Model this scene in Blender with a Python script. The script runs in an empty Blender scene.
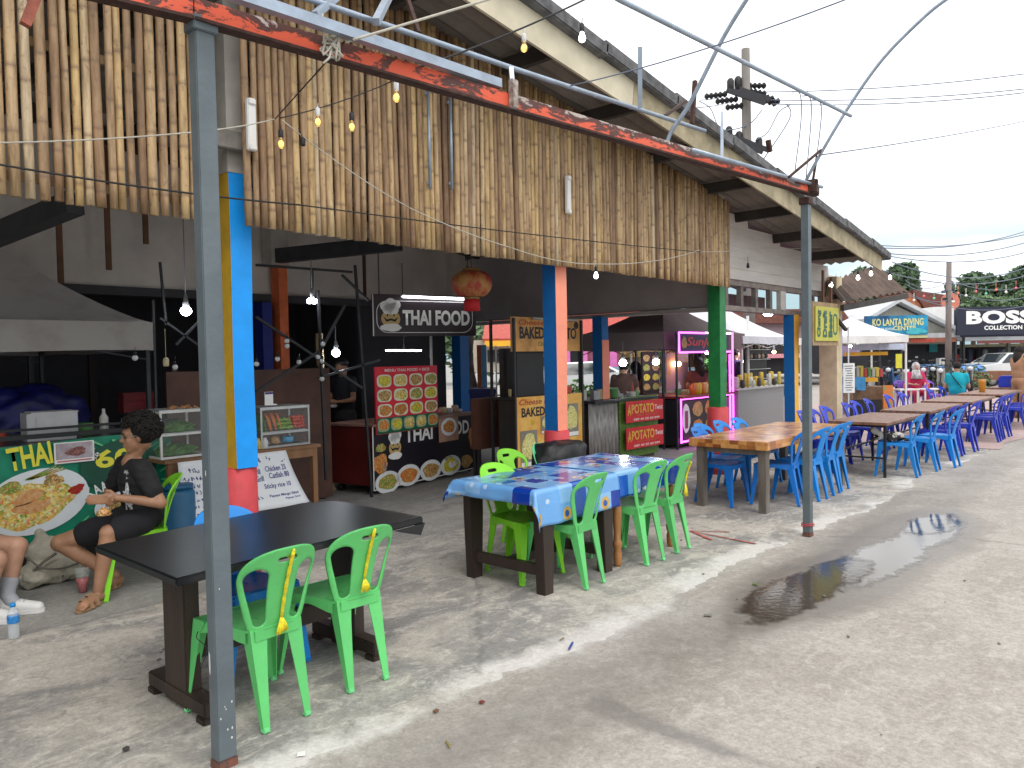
import bpy, bmesh, math, random
import numpy as np
from mathutils import Vector, Matrix, noise
random.seed(7)
S = bpy.context.scene
COL = S.collection
PI = math.pi
rad = math.radians
# ------------------------------------------------------------ survey of the place
# world axes: X runs along the market hall's street front, Y goes into the hall, Z is up; metres
CAM_H = 1.6
FPX = 770.0
HEAD, PITCH, ROLL = rad(42), rad(1.9), .019
R0 = Vector((math.sin(HEAD), -math.cos(HEAD), 0))
FH = Vector((math.cos(HEAD), math.sin(HEAD), 0))
FW = Vector((FH.x*math.cos(PITCH), FH.y*math.cos(PITCH), -math.sin(PITCH)))
U0 = R0.cross(FW)
CR = R0*math.cos(ROLL) - U0*math.sin(ROLL)
CU = U0*math.cos(ROLL) + R0*math.sin(ROLL)
EYE = Vector((0, 0, CAM_H))
def ray(x, y): return FW + (x-512)/FPX*CR - (y-384)/FPX*CU
def at(x, y, X=None, Y=None, Z=None, d=None):
    r = ray(x, y)
    if X is not None: t = X/r.x
    elif Y is not None: t = Y/r.y
    elif Z is not None: t = (Z-CAM_H)/r.z
    else: t = d/r.dot(FH)
    return EYE + r*t
FACE = HEAD - PI/2          # rotz of something that faces straight at the street corner

# ------------------------------------------------------------ materials
MATS = {}
def nodes_of(name):
    m = bpy.data.materials.new(name); m.use_nodes = True
    nt = m.node_tree; b = nt.nodes['Principled BSDF']
    return m, nt, b
def mat(name, col, rough=.6, metal=0., var=.12, scale=6., bump=.0, bscale=60., emit=None, es=0., coat=0., stretch=(1,1,1), col2=None, alpha=None, trans=0., lo=.35, hi=.65):
    if name in MATS: return MATS[name]
    m, nt, b = nodes_of(name)
    N, L = nt.nodes, nt.links
    b.inputs['Roughness'].default_value = rough
    b.inputs['Metallic'].default_value = metal
    b.inputs['Coat Weight'].default_value = coat
    b.inputs['Transmission Weight'].default_value = trans
    tc = N.new('ShaderNodeTexCoord'); mp = N.new('ShaderNodeMapping'); mp.inputs['Scale'].default_value = stretch
    L.new(tc.outputs['Object'], mp.inputs['Vector'])
    if var > 0 or col2:
        nz = N.new('ShaderNodeTexNoise'); nz.inputs['Scale'].default_value = scale; nz.inputs['Detail'].default_value = 6; nz.inputs['Roughness'].default_value = .6
        L.new(mp.outputs[0], nz.inputs['Vector'])
        cr = N.new('ShaderNodeValToRGB'); L.new(nz.outputs['Fac'], cr.inputs[0])
        c2 = col2 or [min(1, c*(1+var)) for c in col]; c1 = col if col2 else [c*(1-var) for c in col]
        cr.color_ramp.elements[0].position = lo; cr.color_ramp.elements[1].position = hi
        cr.color_ramp.elements[0].color = (*c1, 1); cr.color_ramp.elements[1].color = (*c2, 1)
        L.new(cr.outputs[0], b.inputs['Base Color'])
    else: b.inputs['Base Color'].default_value = (*col, 1)
    if bump > 0:
        n2 = N.new('ShaderNodeTexNoise'); n2.inputs['Scale'].default_value = bscale; n2.inputs['Detail'].default_value = 4
        L.new(mp.outputs[0], n2.inputs['Vector'])
        bp = N.new('ShaderNodeBump'); bp.inputs['Strength'].default_value = bump; bp.inputs['Distance'].default_value = .01
        L.new(n2.outputs['Fac'], bp.inputs['Height']); L.new(bp.outputs[0], b.inputs['Normal'])
    if emit: b.inputs['Emission Color'].default_value = (*emit, 1); b.inputs['Emission Strength'].default_value = es
    if alpha is not None: b.inputs['Alpha'].default_value = alpha
    MATS[name] = m; return m
def food(name, cols, scale=40.):
    """a printed dish: patchy mixture of the given colours"""
    if name in MATS: return MATS[name]
    m, nt, b = nodes_of(name); N, L = nt.nodes, nt.links
    b.inputs['Roughness'].default_value = .45
    tc = N.new('ShaderNodeTexCoord')
    nz = N.new('ShaderNodeTexNoise'); nz.inputs['Scale'].default_value = scale*.6; nz.inputs['Detail'].default_value = 5; nz.inputs['Distortion'].default_value = 1.5
    vo = N.new('ShaderNodeTexVoronoi'); vo.inputs['Scale'].default_value = scale*1.5
    L.new(tc.outputs['Object'], nz.inputs['Vector']); L.new(nz.outputs['Color'], vo.inputs['Vector'])
    mx = N.new('ShaderNodeMixRGB'); mx.inputs[0].default_value = .05
    L.new(tc.outputs['Object'], mx.inputs[1]); L.new(nz.outputs['Color'], mx.inputs[2]); L.new(mx.outputs[0], vo.inputs['Vector'])
    cr = N.new('ShaderNodeValToRGB')
    e = cr.color_ramp.elements
    n = len(cols)
    while len(e) < n: e.new(.5)
    for i, c in enumerate(cols): e[i].position = .12+.76*i/(n-1); e[i].color = (*[min(.9, k*1.45) for k in c], 1)
    sp = N.new('ShaderNodeSeparateColor'); L.new(vo.outputs['Color'], sp.inputs[0])
    ad = N.new('ShaderNodeMath'); ad.operation = 'MULTIPLY_ADD'; ad.inputs[1].default_value = .8
    L.new(sp.outputs[0], ad.inputs[0])
    m2 = N.new('ShaderNodeMath'); m2.operation = 'MULTIPLY'; m2.inputs[1].default_value = .25; L.new(nz.outputs['Fac'], m2.inputs[0])
    L.new(m2.outputs[0], ad.inputs[2]); L.new(ad.outputs[0], cr.inputs[0]); L.new(cr.outputs[0], b.inputs['Base Color'])
    MATS[name] = m; return m
def emis(name, col, s):
    return mat(name, col, var=0, emit=col, es=s)

# ------------------------------------------------------------ mesh builder
class MB:
    def __init__(s): s.v = []; s.f = []; s.m = []; s.sm = []; s.a = []; s.cur = 0; s.rnd = .5
    def add(s, vs, fs, mi=0, smooth=False, node=None):
        o = len(s.v); s.v += [tuple(v) for v in vs]
        s.a += [(s.rnd, (node[i] if node else 0.), 0, 1) for i in range(len(vs))]
        for f in fs: s.f.append(tuple(o+i for i in f)); s.m.append(mi); s.sm.append(smooth)
        return s
    def box(s, c, d, rz=0, mi=0, rot=None, taper=1.):
        hx, hy, hz = d[0]/2, d[1]/2, d[2]/2
        vs = [Vector((x*hx*(taper if z > 0 else 1), y*hy*(taper if z > 0 else 1), z*hz)) for z in (-1, 1) for y in (-1, 1) for x in (-1, 1)]
        M = rot if rot else Matrix.Rotation(rz, 3, 'Z')
        vs = [M @ v + Vector(c) for v in vs]
        return s.add(vs, [(0,2,3,1), (4,5,7,6), (0,1,5,4), (2,6,7,3), (1,3,7,5), (0,4,6,2)], mi)
    def beam(s, p, q, w, h, mi=0, up=(0,0,1)):
        p, q = Vector(p), Vector(q); d = (q-p)
        z = d.normalized(); x = z.cross(Vector(up))
        if x.length < 1e-3: x = z.cross(Vector((0,1,0)))
        x.normalize(); y = x.cross(z)
        vs = [c + x*a*w/2 + y*b*h/2 for c in (p, q) for b in (-1, 1) for a in (-1, 1)]
        return s.add(vs, [(0,1,3,2), (4,6,7,5), (0,4,5,1), (2,3,7,6), (1,5,7,3), (0,2,6,4)], mi)
    def tube(s, pts, r, seg=8, mi=0, smooth=True, caps=True, node=None):
        pts = [Vector(p) for p in pts]; n = len(pts)
        rs = r if isinstance(r, (list, tuple)) else [r]*n
        vs = []; nd = []
        t0 = (pts[1]-pts[0]).normalized()
        x = t0.cross(Vector((0,0,1)))
        if x.length < 1e-2: x = t0.cross(Vector((0,1,0)))
        x.normalize()
        for i in range(n):
            t = (pts[min(i+1, n-1)]-pts[max(i-1, 0)]).normalized()
            x = (x - t*x.dot(t)); x.normalize(); y = t.cross(x)
            for k in range(seg):
                a = 2*PI*k/seg; vs.append(pts[i]+x*math.cos(a)*rs[i]+y*math.sin(a)*rs[i]); nd.append(node[i] if node else 0.)
        fs = [(i*seg+k, i*seg+(k+1) % seg, (i+1)*seg+(k+1) % seg, (i+1)*seg+k) for i in range(n-1) for k in range(seg)]
        if caps: fs += [tuple(range(seg))[::-1], tuple((n-1)*seg+k for k in range(seg))]
        return s.add(vs, fs, mi, smooth, nd)
    def lathe(s, c, prof, seg=16, mi=0, smooth=True, M=None):
        vs = []
        for r, z in prof:
            for k in range(seg):
                a = 2*PI*k/seg; v = Vector((r*math.cos(a), r*math.sin(a), z))
                vs.append((M @ v if M else v)+Vector(c))
        n = len(prof)
        fs = [(i*seg+k, i*seg+(k+1) % seg, (i+1)*seg+(k+1) % seg, (i+1)*seg+k) for i in range(n-1) for k in range(seg)]
        fs += [tuple(range(seg))[::-1], tuple((n-1)*seg+k for k in range(seg))]
        return s.add(vs, fs, mi, smooth)
    def ball(s, c, r, seg=12, rings=8, mi=0, M=None):
        r = r if isinstance(r, (list, tuple)) else (r, r, r); vs = []
        for i in range(1, rings):
            p = PI*i/rings
            for k in range(seg):
                a = 2*PI*k/seg; v = Vector((r[0]*math.sin(p)*math.cos(a), r[1]*math.sin(p)*math.sin(a), r[2]*math.cos(p)))
                vs.append((M @ v if M else v)+Vector(c))
        for z in (1, -1):
            v = Vector((0, 0, r[2]*z)); vs.append((M @ v if M else v)+Vector(c))
        T, B = len(vs)-2, len(vs)-1; fs = []
        for i in range(rings-2):
            for k in range(seg): fs.append((i*seg+k, (i+1)*seg+k, (i+1)*seg+(k+1) % seg, i*seg+(k+1) % seg))
        for k in range(seg): fs.append((T, k, (k+1) % seg)); fs.append((B, (rings-2)*seg+(k+1) % seg, (rings-2)*seg+k))
        return s.add(vs, fs, mi, True)
    def prism(s, poly, axis, a, b, mi=0):
        """poly: 2-D outline; axis 0/1/2 is the extrusion axis between a and b"""
        def P(u, v, w):
            return (w, u, v) if axis == 0 else ((u, w, v) if axis == 1 else (u, v, w))
        n = len(poly)
        vs = [P(u, v, a) for u, v in poly]+[P(u, v, b) for u, v in poly]
        fs = [tuple(range(n))[::-1], tuple(range(n, 2*n))]+[(i, (i+1) % n, n+(i+1) % n, n+i) for i in range(n)]
        return s.add(vs, fs, mi)
    def quad(s, p, mi=0): return s.add(p, [(0,1,2,3)], mi)
    def build(s, name, ms, parent=None, loc=None, rotz=0, bevel=0., uv=None):
        me = bpy.data.meshes.new(name); me.from_pydata(s.v, [], s.f)
        ms = ms if isinstance(ms, (list, tuple)) else [ms]
        for m in ms: me.materials.append(m)
        me.polygons.foreach_set('material_index', s.m); me.polygons.foreach_set('use_smooth', s.sm)
        ca = me.color_attributes.new('Col', 'FLOAT_COLOR', 'POINT')
        ca.data.foreach_set('color', np.array(s.a, dtype=np.float32).ravel())
        bm = bmesh.new(); bm.from_mesh(me)
        bmesh.ops.recalc_face_normals(bm, faces=bm.faces)
        if bevel > 0:
            ed = [e for e in bm.edges if len(e.link_faces) == 2 and e.calc_face_angle(0) > .6]
            bmesh.ops.bevel(bm, geom=ed, offset=bevel, segments=2, affect='EDGES', clamp_overlap=True)
        bm.to_mesh(me); bm.free()
        o = bpy.data.objects.new(name, me); COL.objects.link(o)
        if parent: o.parent = parent
        if loc is not None: o.location = loc
        o.rotation_euler.z = rotz
        return o
def tag(o, label, cat, group=None):
    o['label'] = label; o['category'] = cat
    if group: o['group'] = group
    return o
def thing(name, label, cat, loc=(0,0,0), rotz=0, group=None):
    o = bpy.data.objects.new(name, None); COL.objects.link(o)
    o.empty_display_size = .2
    o.location = loc; o.rotation_euler = (0, 0, rotz)
    return tag(o, label, cat, group)
def struct(o): o['kind'] = 'structure'; return o
def stuff(o): o['kind'] = 'stuff'; return o
KIDS = {}
def kids(o):
    if o.name not in KIDS: KIDS[o.name] = [x for x in list(COL.objects) if x.parent == o]
    return KIDS[o.name]
def copy_tree(o, parent=None):
    c = o.copy(); COL.objects.link(c); c.parent = parent
    for ch in kids(o): copy_tree(ch, c)
    return c
def dup(o, loc, rotz, label=None, group=None):
    c = copy_tree(o); c.location = loc; c.rotation_euler = (o.rotation_euler.x, o.rotation_euler.y, rotz)
    if label: c['label'] = label
    if group: c['group'] = group
    return c
def smooth_obj(o, mods):
    """bake a list of modifiers into the mesh"""
    for t, kw in mods:
        m = o.modifiers.new(t, t)
        for k, v in kw.items(): setattr(m, k, v)
    dg = bpy.context.evaluated_depsgraph_get(); dg.update()
    me = bpy.data.meshes.new_from_object(o.evaluated_get(dg))
    o.modifiers.clear(); old = o.data; o.data = me; bpy.data.meshes.remove(old)
    return o
def wall_frame(a, b):
    """for a flat thing whose local x runs a->b in plan: (origin, rotz)"""
    a, b = Vector(a), Vector(b); return a, math.atan2(b.y-a.y, b.x-a.x)
FONTCACHE = {}
def text(s_, w, h, mt, parent, loc, rz=0, name='lettering', ext=.0015, bold=0., flat=False, tilt=0, track=1.0, italic=0.):
    """lettering on a face whose normal is local -y; loc is the centre; w, h its size in metres"""
    cu = bpy.data.curves.new(name, 'FONT'); cu.body = s_; cu.size = 1; cu.extrude = 0; cu.offset = bold; cu.align_x = 'CENTER'; cu.space_character = track
    cu.resolution_u = 3; cu.shear = italic
    t = bpy.data.objects.new(name, cu); COL.objects.link(t)
    dg = bpy.context.evaluated_depsgraph_get(); dg.update()
    me = bpy.data.meshes.new_from_object(t.evaluated_get(dg))
    bpy.data.objects.remove(t)
    n = len(me.vertices)
    if n == 0: return None
    co = np.zeros(n*3, dtype=np.float32); me.vertices.foreach_get('co', co); co = co.reshape(-1, 3)
    mn, mx = co.min(0), co.max(0)
    sx = w/max(1e-4, mx[0]-mn[0]); sy = h/max(1e-4, mx[1]-mn[1]) if h else sx
    u = (co[:, 0]-(mn[0]+mx[0])/2)*sx; v = (co[:, 1]-(mn[1]+mx[1])/2)*sy
    ct, st = math.cos(tilt), math.sin(tilt); u, v = u*ct-v*st, u*st+v*ct
    if flat: out = np.stack([u, v, np.zeros(n)], 1)
    else: out = np.stack([u, np.zeros(n), v], 1)
    me.vertices.foreach_set('co', out.astype(np.float32).ravel())
    me.materials.clear(); me.materials.append(mt)
    for p in me.polygons: p.material_index = 0
    o = bpy.data.objects.new(name, me); COL.objects.link(o); o.parent = parent; o.location = loc; o.rotation_euler.z = rz
    return o
def disc(c, rx, rz, n=24, y=0.):
    return [(c[0]+rx*math.cos(2*PI*i/n), y, c[1]+rz*math.sin(2*PI*i/n)) for i in range(n)]
def plate(mb, c, rx, rz, y, mi, th=.003, n=24):
    """flat oval on a face with normal -y"""
    mb.prism([(c[0]+rx*math.cos(2*PI*i/n), c[1]+rz*math.sin(2*PI*i/n)) for i in range(n)], 1, y-th, y, mi)
def blob(mb, c, rx, rz, y, mi, th=.003, n=22, amp=.2):
    ph = [random.uniform(0, 6.28) for _ in range(4)]
    def rr(a): return 1+amp*.5*(math.sin(3*a+ph[0])+.7*math.sin(5*a+ph[1])+.5*math.sin(7*a+ph[2]))
    mb.prism([(c[0]+rx*rr(2*PI*i/n)*math.cos(2*PI*i/n), c[1]+rz*rr(2*PI*i/n)*math.sin(2*PI*i/n)) for i in range(n)], 1, y-th, y, mi)

# ------------------------------------------------------------ camera, world, sun
cam = bpy.data.objects.new('camera', bpy.data.cameras.new('camera')); COL.objects.link(cam)
cam.matrix_world = Matrix.Translation(EYE) @ Matrix((CR, CU, -FW)).transposed().to_4x4()
cam.data.lens = 36*FPX/1024; cam.data.clip_end = 3000; cam.data.clip_start = .05
S.camera = cam
W = bpy.data.worlds.new('World'); S.world = W; W.use_nodes = True
nt = W.node_tree; N, L = nt.nodes, nt.links; N.clear()
out = N.new('ShaderNodeOutputWorld'); bg = N.new('ShaderNodeBackground'); bg.inputs['Strength'].default_value = .1
sky = N.new('ShaderNodeTexSky'); sky.sky_type = 'NISHITA'; sky.sun_disc = False; sky.sun_elevation = rad(55); sky.sun_rotation = rad(200); sky.dust_density = 2; sky.air_density = 1.2
tc = N.new('ShaderNodeTexCoord'); sx = N.new('ShaderNodeSeparateXYZ'); L.new(tc.outputs['Generated'], sx.inputs[0])
mp = N.new('ShaderNodeMapping'); mp.inputs['Scale'].default_value = (1, 1, 5); L.new(tc.outputs['Generated'], mp.inputs[0])
nz = N.new('ShaderNodeTexNoise'); nz.inputs['Scale'].default_value = 2.2; nz.inputs['Detail'].default_value = 7; L.new(mp.outputs[0], nz.inputs['Vector'])
# cloud cover: thick overhead, thinning to pale blue bands just above the horizon
mr = N.new('ShaderNodeMapRange'); mr.inputs[1].default_value = .09; mr.inputs[2].default_value = .2; mr.inputs[3].default_value = 0; mr.inputs[4].default_value = 1
L.new(sx.outputs['Z'], mr.inputs[0])
ad = N.new('ShaderNodeMath'); ad.operation = 'ADD'; L.new(mr.outputs[0], ad.inputs[0])
mr2 = N.new('ShaderNodeMapRange'); mr2.inputs[1].default_value = .5; mr2.inputs[2].default_value = .78; L.new(nz.outputs['Fac'], mr2.inputs[0]); L.new(mr2.outputs[0], ad.inputs[1])
ad.use_clamp = True
cl = N.new('ShaderNodeValToRGB'); cl.color_ramp.elements[0].color = (11.2, 11.4, 11.6, 1); cl.color_ramp.elements[1].color = (13., 13.1, 13.3, 1)
L.new(nz.outputs['Fac'], cl.inputs[0])
blu = N.new('ShaderNodeMixRGB'); blu.inputs[0].default_value = .75; blu.inputs[2].default_value = (4.3, 6.2, 7.0, 1); L.new(sky.outputs[0], blu.inputs[1])
mix = N.new('ShaderNodeMixRGB'); L.new(ad.outputs[0], mix.inputs[0]); L.new(blu.outputs[0], mix.inputs[1]); L.new(cl.outputs[0], mix.inputs[2])
L.new(mix.outputs[0], bg.inputs[0]); L.new(bg.outputs[0], out.inputs[0])
sl = bpy.data.lights.new('sun', 'SUN'); sl.energy = .9; sl.angle = rad(25); sl.color = (1, .96, .9)
so = bpy.data.objects.new('sun', sl); COL.objects.link(so)
sd = Vector((math.sin(rad(200))*math.cos(rad(55)), math.cos(rad(200))*math.cos(rad(55)), math.sin(rad(55))))
so.rotation_euler = sd.to_track_quat('Z', 'Y').to_euler()
S.view_settings.view_transform = 'Standard'; S.view_settings.look = 'None'; S.view_settings.exposure = .42; S.view_settings.gamma = 1
S.render.resolution_x, S.render.resolution_y = 1024, 768
S.render.engine = 'CYCLES'
S.cycles.max_bounces = 6; S.cycles.diffuse_bounces = 4; S.cycles.glossy_bounces = 3; S.cycles.transmission_bounces = 4; S.cycles.transparent_max_bounces = 6
# ------------------------------------------------------------ ground
def fbm(x, y, sc, seed=0, oc=4):
    return noise.fractal(Vector((x*sc+seed*13.7, y*sc-seed*7.3, seed*3.1)), 1., 2.1, oc)
def seg_d(px, py, a, b):
    ax, ay = a; bx, by = b; dx, dy = bx-ax, by-ay
    t = max(0, min(1, ((px-ax)*dx+(py-ay)*dy)/(dx*dx+dy*dy))); return math.hypot(px-ax-t*dx, py-ay-t*dy), t
def sheet(name, x0, x1, y0f, y1f, nx, ny, z, m, att):
    vs = []; cols = []
    for j in range(ny+1):
        for i in range(nx+1):
            x = x0+(x1-x0)*i/nx; a, b = y0f(x), y1f(x); y = a+(b-a)*j/ny
            vs.append((x, y, z)); cols.append((*att(x, y), 1))
    fs = [(j*(nx+1)+i, j*(nx+1)+i+1, (j+1)*(nx+1)+i+1, (j+1)*(nx+1)+i) for j in range(ny) for i in range(nx)]
    me = bpy.data.meshes.new(name); me.from_pydata(vs, [], fs); me.materials.append(m)
    ca = me.color_attributes.new('Col', 'FLOAT_COLOR', 'POINT'); ca.data.foreach_set('color', np.array(cols, dtype=np.float32).ravel())
    o = bpy.data.objects.new(name, me); COL.objects.link(o); return struct(o)
def ground_mat(name, ca, cb, cc, wetc, grain=.05, bump=.25, stain=(.3,.3,.3), big=1.):
    """concrete: two tones in large patches (cloudy), pale scuffs, fine aggregate; Col.r wet, Col.g dark tone, Col.b pale laitance"""
    m, nt, b = nodes_of(name); N, L = nt.nodes, nt.links
    tc = N.new('ShaderNodeTexCoord'); at_ = N.new('ShaderNodeVertexColor'); at_.layer_name = 'Col'
    sp = N.new('ShaderNodeSeparateColor'); L.new(at_.outputs[0], sp.inputs[0])
    def nz(sc, det, dist=0., ro=.6, st=(1,1,1)):
        mp = N.new('ShaderNodeMapping'); mp.inputs['Scale'].default_value = st; L.new(tc.outputs['Object'], mp.inputs[0])
        n = N.new('ShaderNodeTexNoise'); n.inputs['Scale'].default_value = sc; n.inputs['Detail'].default_value = det; n.inputs['Distortion'].default_value = dist; n.inputs['Roughness'].default_value = ro
        L.new(mp.outputs[0], n.inputs['Vector']); return n
    def ramp(src, p0, p1, c0=(0,0,0), c1=(1,1,1)):
        r = N.new('ShaderNodeValToRGB'); r.color_ramp.elements[0].position = p0; r.color_ramp.elements[1].position = p1
        r.color_ramp.elements[0].color = (*c0, 1); r.color_ramp.elements[1].color = (*c1, 1); L.new(src, r.inputs[0]); return r.outputs[0]
    def mixc(f, a, c, mode='MIX'):
        x = N.new('ShaderNodeMixRGB'); x.blend_type = mode
        for i, s_ in ((0, f), (1, a), (2, c)):
            if isinstance(s_, (int, float)): x.inputs[i].default_value = s_
            elif isinstance(s_, tuple): x.inputs[i].default_value = (*s_, 1)
            else: L.new(s_, x.inputs[i])
        return x.outputs[0]
    base = mixc(ramp(nz(1.1*big, 8, .8, .62, (1, 1.5, 1)).outputs['Fac'], .42, .57), ca, cb)
    base = mixc(ramp(nz(3.7*big, 9, 1.6, .7, (1, 1.7, 1)).outputs['Fac'], .50, .68), base, cc)
    base = mixc(ramp(nz(9, 7, .6, .7).outputs['Fac'], .56, .74), base, stain)
    # trowel streaks and fine grain
    st = nz(14, 6, .4, .7, (1, .35, 1)); base = mixc(.13, base, ramp(st.outputs['Fac'], .3, .7, (.15,.15,.15), (.9,.9,.9)), 'OVERLAY')
    gr = nz(210, 3, 0, .8); base = mixc(.15, base, ramp(gr.outputs['Fac'], .32, .68, (.1,.1,.1), (.95,.95,.95)), 'OVERLAY')
    gr2 = nz(65, 4, 0, .8); base = mixc(.13, base, ramp(gr2.outputs['Fac'], .35, .65, (.15,.15,.15), (.9,.9,.9)), 'OVERLAY')
    vo = N.new('ShaderNodeTexVoronoi'); vo.inputs['Scale'].default_value = 26; L.new(tc.outputs['Object'], vo.inputs['Vector'])
    base = mixc(ramp(vo.outputs['Distance'], .05, .09, (.22,.22,.22), (0,0,0)), base, (.13,.115,.1))
    # painted attributes broken up with noise
    en = nz(7, 6, .5, .65); en2 = nz(40, 4, 0, .7)
    def edge(chan, lo, hi, k=.55):
        ma = N.new('ShaderNodeMath'); ma.operation = 'MULTIPLY_ADD'; ma.inputs[1].default_value = k; L.new(en.outputs['Fac'], ma.inputs[0]); L.new(chan, ma.inputs[2])
        mb = N.new('ShaderNodeMath'); mb.operation = 'MULTIPLY_ADD'; mb.inputs[1].default_value = .22; L.new(en2.outputs['Fac'], mb.inputs[0]); L.new(ma.outputs[0], mb.inputs[2])
        mc = N.new('ShaderNodeMath'); mc.operation = 'SUBTRACT'; mc.inputs[1].default_value = k*.5+.11; L.new(mb.outputs[0], mc.inputs[0])
        return ramp(mc.outputs[0], lo, hi)
    pale = edge(sp.outputs[2], .30, .62); dark = edge(sp.outputs[1], .15, .85); wet = edge(sp.outputs[0], .18, .98, .75)
    base = mixc(pale, base, mixc(.5, (.56,.545,.52), base, 'SCREEN') if False else (.60,.575,.54))
    # keep grain visible on the pale laitance
    base = mixc(.22, base, ramp(nz(34, 6, .8, .75).outputs['Fac'], .36, .66, (.1,.1,.1), (.95,.95,.95)), 'OVERLAY')
    dm = N.new('ShaderNodeMath'); dm.operation = 'MULTIPLY'; dm.inputs[1].default_value = .62; L.new(dark, dm.inputs[0])
    base = mixc(dm.outputs[0], base, (.16,.15,.14))
    wm = N.new('ShaderNodeMath'); wm.operation = 'MULTIPLY'; wm.inputs[1].default_value = .72; L.new(wet, wm.inputs[0])
    base = mixc(wm.outputs[0], base, wetc)
    L.new(base, b.inputs['Base Color'])
    rr = N.new('ShaderNodeMapRange'); rr.inputs[3].default_value = .85; rr.inputs[4].default_value = .33; L.new(wet, rr.inputs[0]); L.new(rr.outputs[0], b.inputs['Roughness'])
    b.inputs['Specular IOR Level'].default_value = .35
    bp = N.new('ShaderNodeBump'); bp.inputs['Strength'].default_value = bump; bp.inputs['Distance'].default_value = .006
    bx = nz(55, 5, .3, .75); L.new(bx.outputs['Fac'], bp.inputs['Height']); L.new(bp.outputs[0], b.inputs['Normal'])
    MATS[name] = m; return m
m_ground = mat('far_ground', (.30,.29,.27), .9, var=.15, scale=.4)
g = MB(); g.quad([(-600, -600, 0), (900, -600, 0), (900, 900, 0), (-600, 900, 0)]); struct(g.build('ground', m_ground))
m_road = ground_mat('road_concrete', (.335,.303,.270), (.39,.357,.322), (.44,.408,.374), (.13,.11,.09), stain=(.37,.335,.30), bump=.25)
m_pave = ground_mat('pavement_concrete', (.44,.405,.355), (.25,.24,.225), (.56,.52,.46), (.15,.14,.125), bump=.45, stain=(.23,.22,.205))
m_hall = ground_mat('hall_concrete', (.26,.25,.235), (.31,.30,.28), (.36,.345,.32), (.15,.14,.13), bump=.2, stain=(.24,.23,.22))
PUD = [(4.15, 1.95), (4.9, 2.1), (5.6, 2.02), (6.4, 1.88), (7.2, 1.86), (8.2, 1.86)]
def pud_half(x):
    xs = [3.9, 4.2, 4.8, 5.5, 6.2, 7.0, 7.8, 8.4, 8.7]; ws = [0, .12, .30, .36, .30, .36, .34, .20, 0]
    return float(np.interp(x, xs, ws, 0, 0))
def pud_mid(x): return float(np.interp(x, [3.9, 4.6, 5.4, 6.2, 7.0, 8.6], [1.98, 2.0, 1.93, 1.88, 1.86, 1.88]))
def edge_y(x): return float(2.62+.05*math.sin(x*1.3)+.10*fbm(x, 0, .8, 3)+.04*fbm(x, 1, 4, 5) - .06*(x > 5)*(x-5)*.15+.05*fbm(x, 2, 9, 8))
def road_att(x, y):
    # r: wet, g: dark worn band, b: pale
    w = 0.; n = fbm(x, y, 1.1, 1); n2 = fbm(x, y, 3.2, 8)
    h = pud_half(x)
    d = abs(y-pud_mid(x)) - h*1.25
    w = max(w, .9-max(0, (d+.06)/.26)) if h > 0 else w
    # damp trail running down the gutter towards the camera and up the street
    d2, t = seg_d(x, y, (2.5, 1.98), (4.7, 1.98)); w = max(w, (.42+.40*t)*max(0, 1-d2/.50))
    d3, t = seg_d(x, y, (8.2, 1.95), (12.5, 2.0)); w = max(w, .62*(1-t*.4)*max(0, 1-d3/.42))
    d3, t = seg_d(x, y, (5.6, 2.25), (9.5, 2.45)); w = max(w, .62*max(0, 1-d3/.32))
    # gutter band is greyer
    dk = max(0, 1-abs(y-2.2)/.60)*.50 + .1*n
    if x < 4: dk += .18*max(0, 1-abs(y-2.3)/.4)
    # expansion joints
    for a, b_, wd in (((2.83, 2.0), (2.80, -1.1), .024), ((2.84, 2.05), (2.81, 1.45), .05), ((6.75, 2.4), (7.38, 1.5), .014), ((7.38, 1.5), (7.36, -4), .016), ((12.2, 2.7), (12.4, -6), .02)):
        d4, t = seg_d(x, y, a, b_)
        if d4 < wd*2.2: dk += 1.1*max(0, 1-d4/(wd*2.2))*(.7+.5*n2)
    p = .18*max(0, 1-abs(y-1.1)/.5)+.05*n; e = edge_y(x); p += .62*max(0, 1-max(0, e-y)/.16)*max(.1, min(1, .7+.9*fbm(x, y, 1.5, 2)-.1*max(0, x-4)))
    return (max(0, min(1, w)), max(0, min(1, dk)), max(0, p))
def pave_att(x, y):
    e = edge_y(x); n = fbm(x, y, .9, 2); n2 = fbm(x, y, 2.4, 9)
    k_ = max(.15, min(1, .75+.9*n-.10*max(0, x-4))); p = .80*k_*max(0, 1-(y-e)/.30) + .40*max(0, 1-(y-e)/.8)*(.6+.7*n) + .18*max(0, n2)
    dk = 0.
    # darker ovals under the tables and to their left
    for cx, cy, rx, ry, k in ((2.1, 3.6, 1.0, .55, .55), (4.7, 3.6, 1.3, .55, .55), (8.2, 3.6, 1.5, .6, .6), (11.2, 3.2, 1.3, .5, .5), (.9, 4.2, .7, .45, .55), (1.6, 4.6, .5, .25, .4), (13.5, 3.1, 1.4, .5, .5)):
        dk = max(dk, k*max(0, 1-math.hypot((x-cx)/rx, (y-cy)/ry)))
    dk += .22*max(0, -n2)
    w = 0
    # old cracks
    for a, b_, wd in (((2.75, 2.72), (4.9, 4.9), .009), ((2.9, 4.15), (2.35, 5.2), .01), ((6.2, 2.6), (6.9, 5.1), .009), ((9.9, 2.5), (10.2, 5.0), .012)):
        d4, t = seg_d(x+.05*fbm(x, y, 5, 4), y+.05*fbm(x, y, 5, 6), a, b_)
        if d4 < wd*2.5: dk += .9*max(0, 1-d4/(wd*2.5))
    return (w, max(0, min(1, dk)), max(0, min(1, p)))
sheet('road', -1, 7.5, lambda x: -1.2, lambda x: 2.9, 280, 150, .004, m_road, road_att)
sheet('road', 7.5, 60, lambda x: -12., lambda x: 2.9, 520, 150, .004, m_road, road_att)
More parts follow.
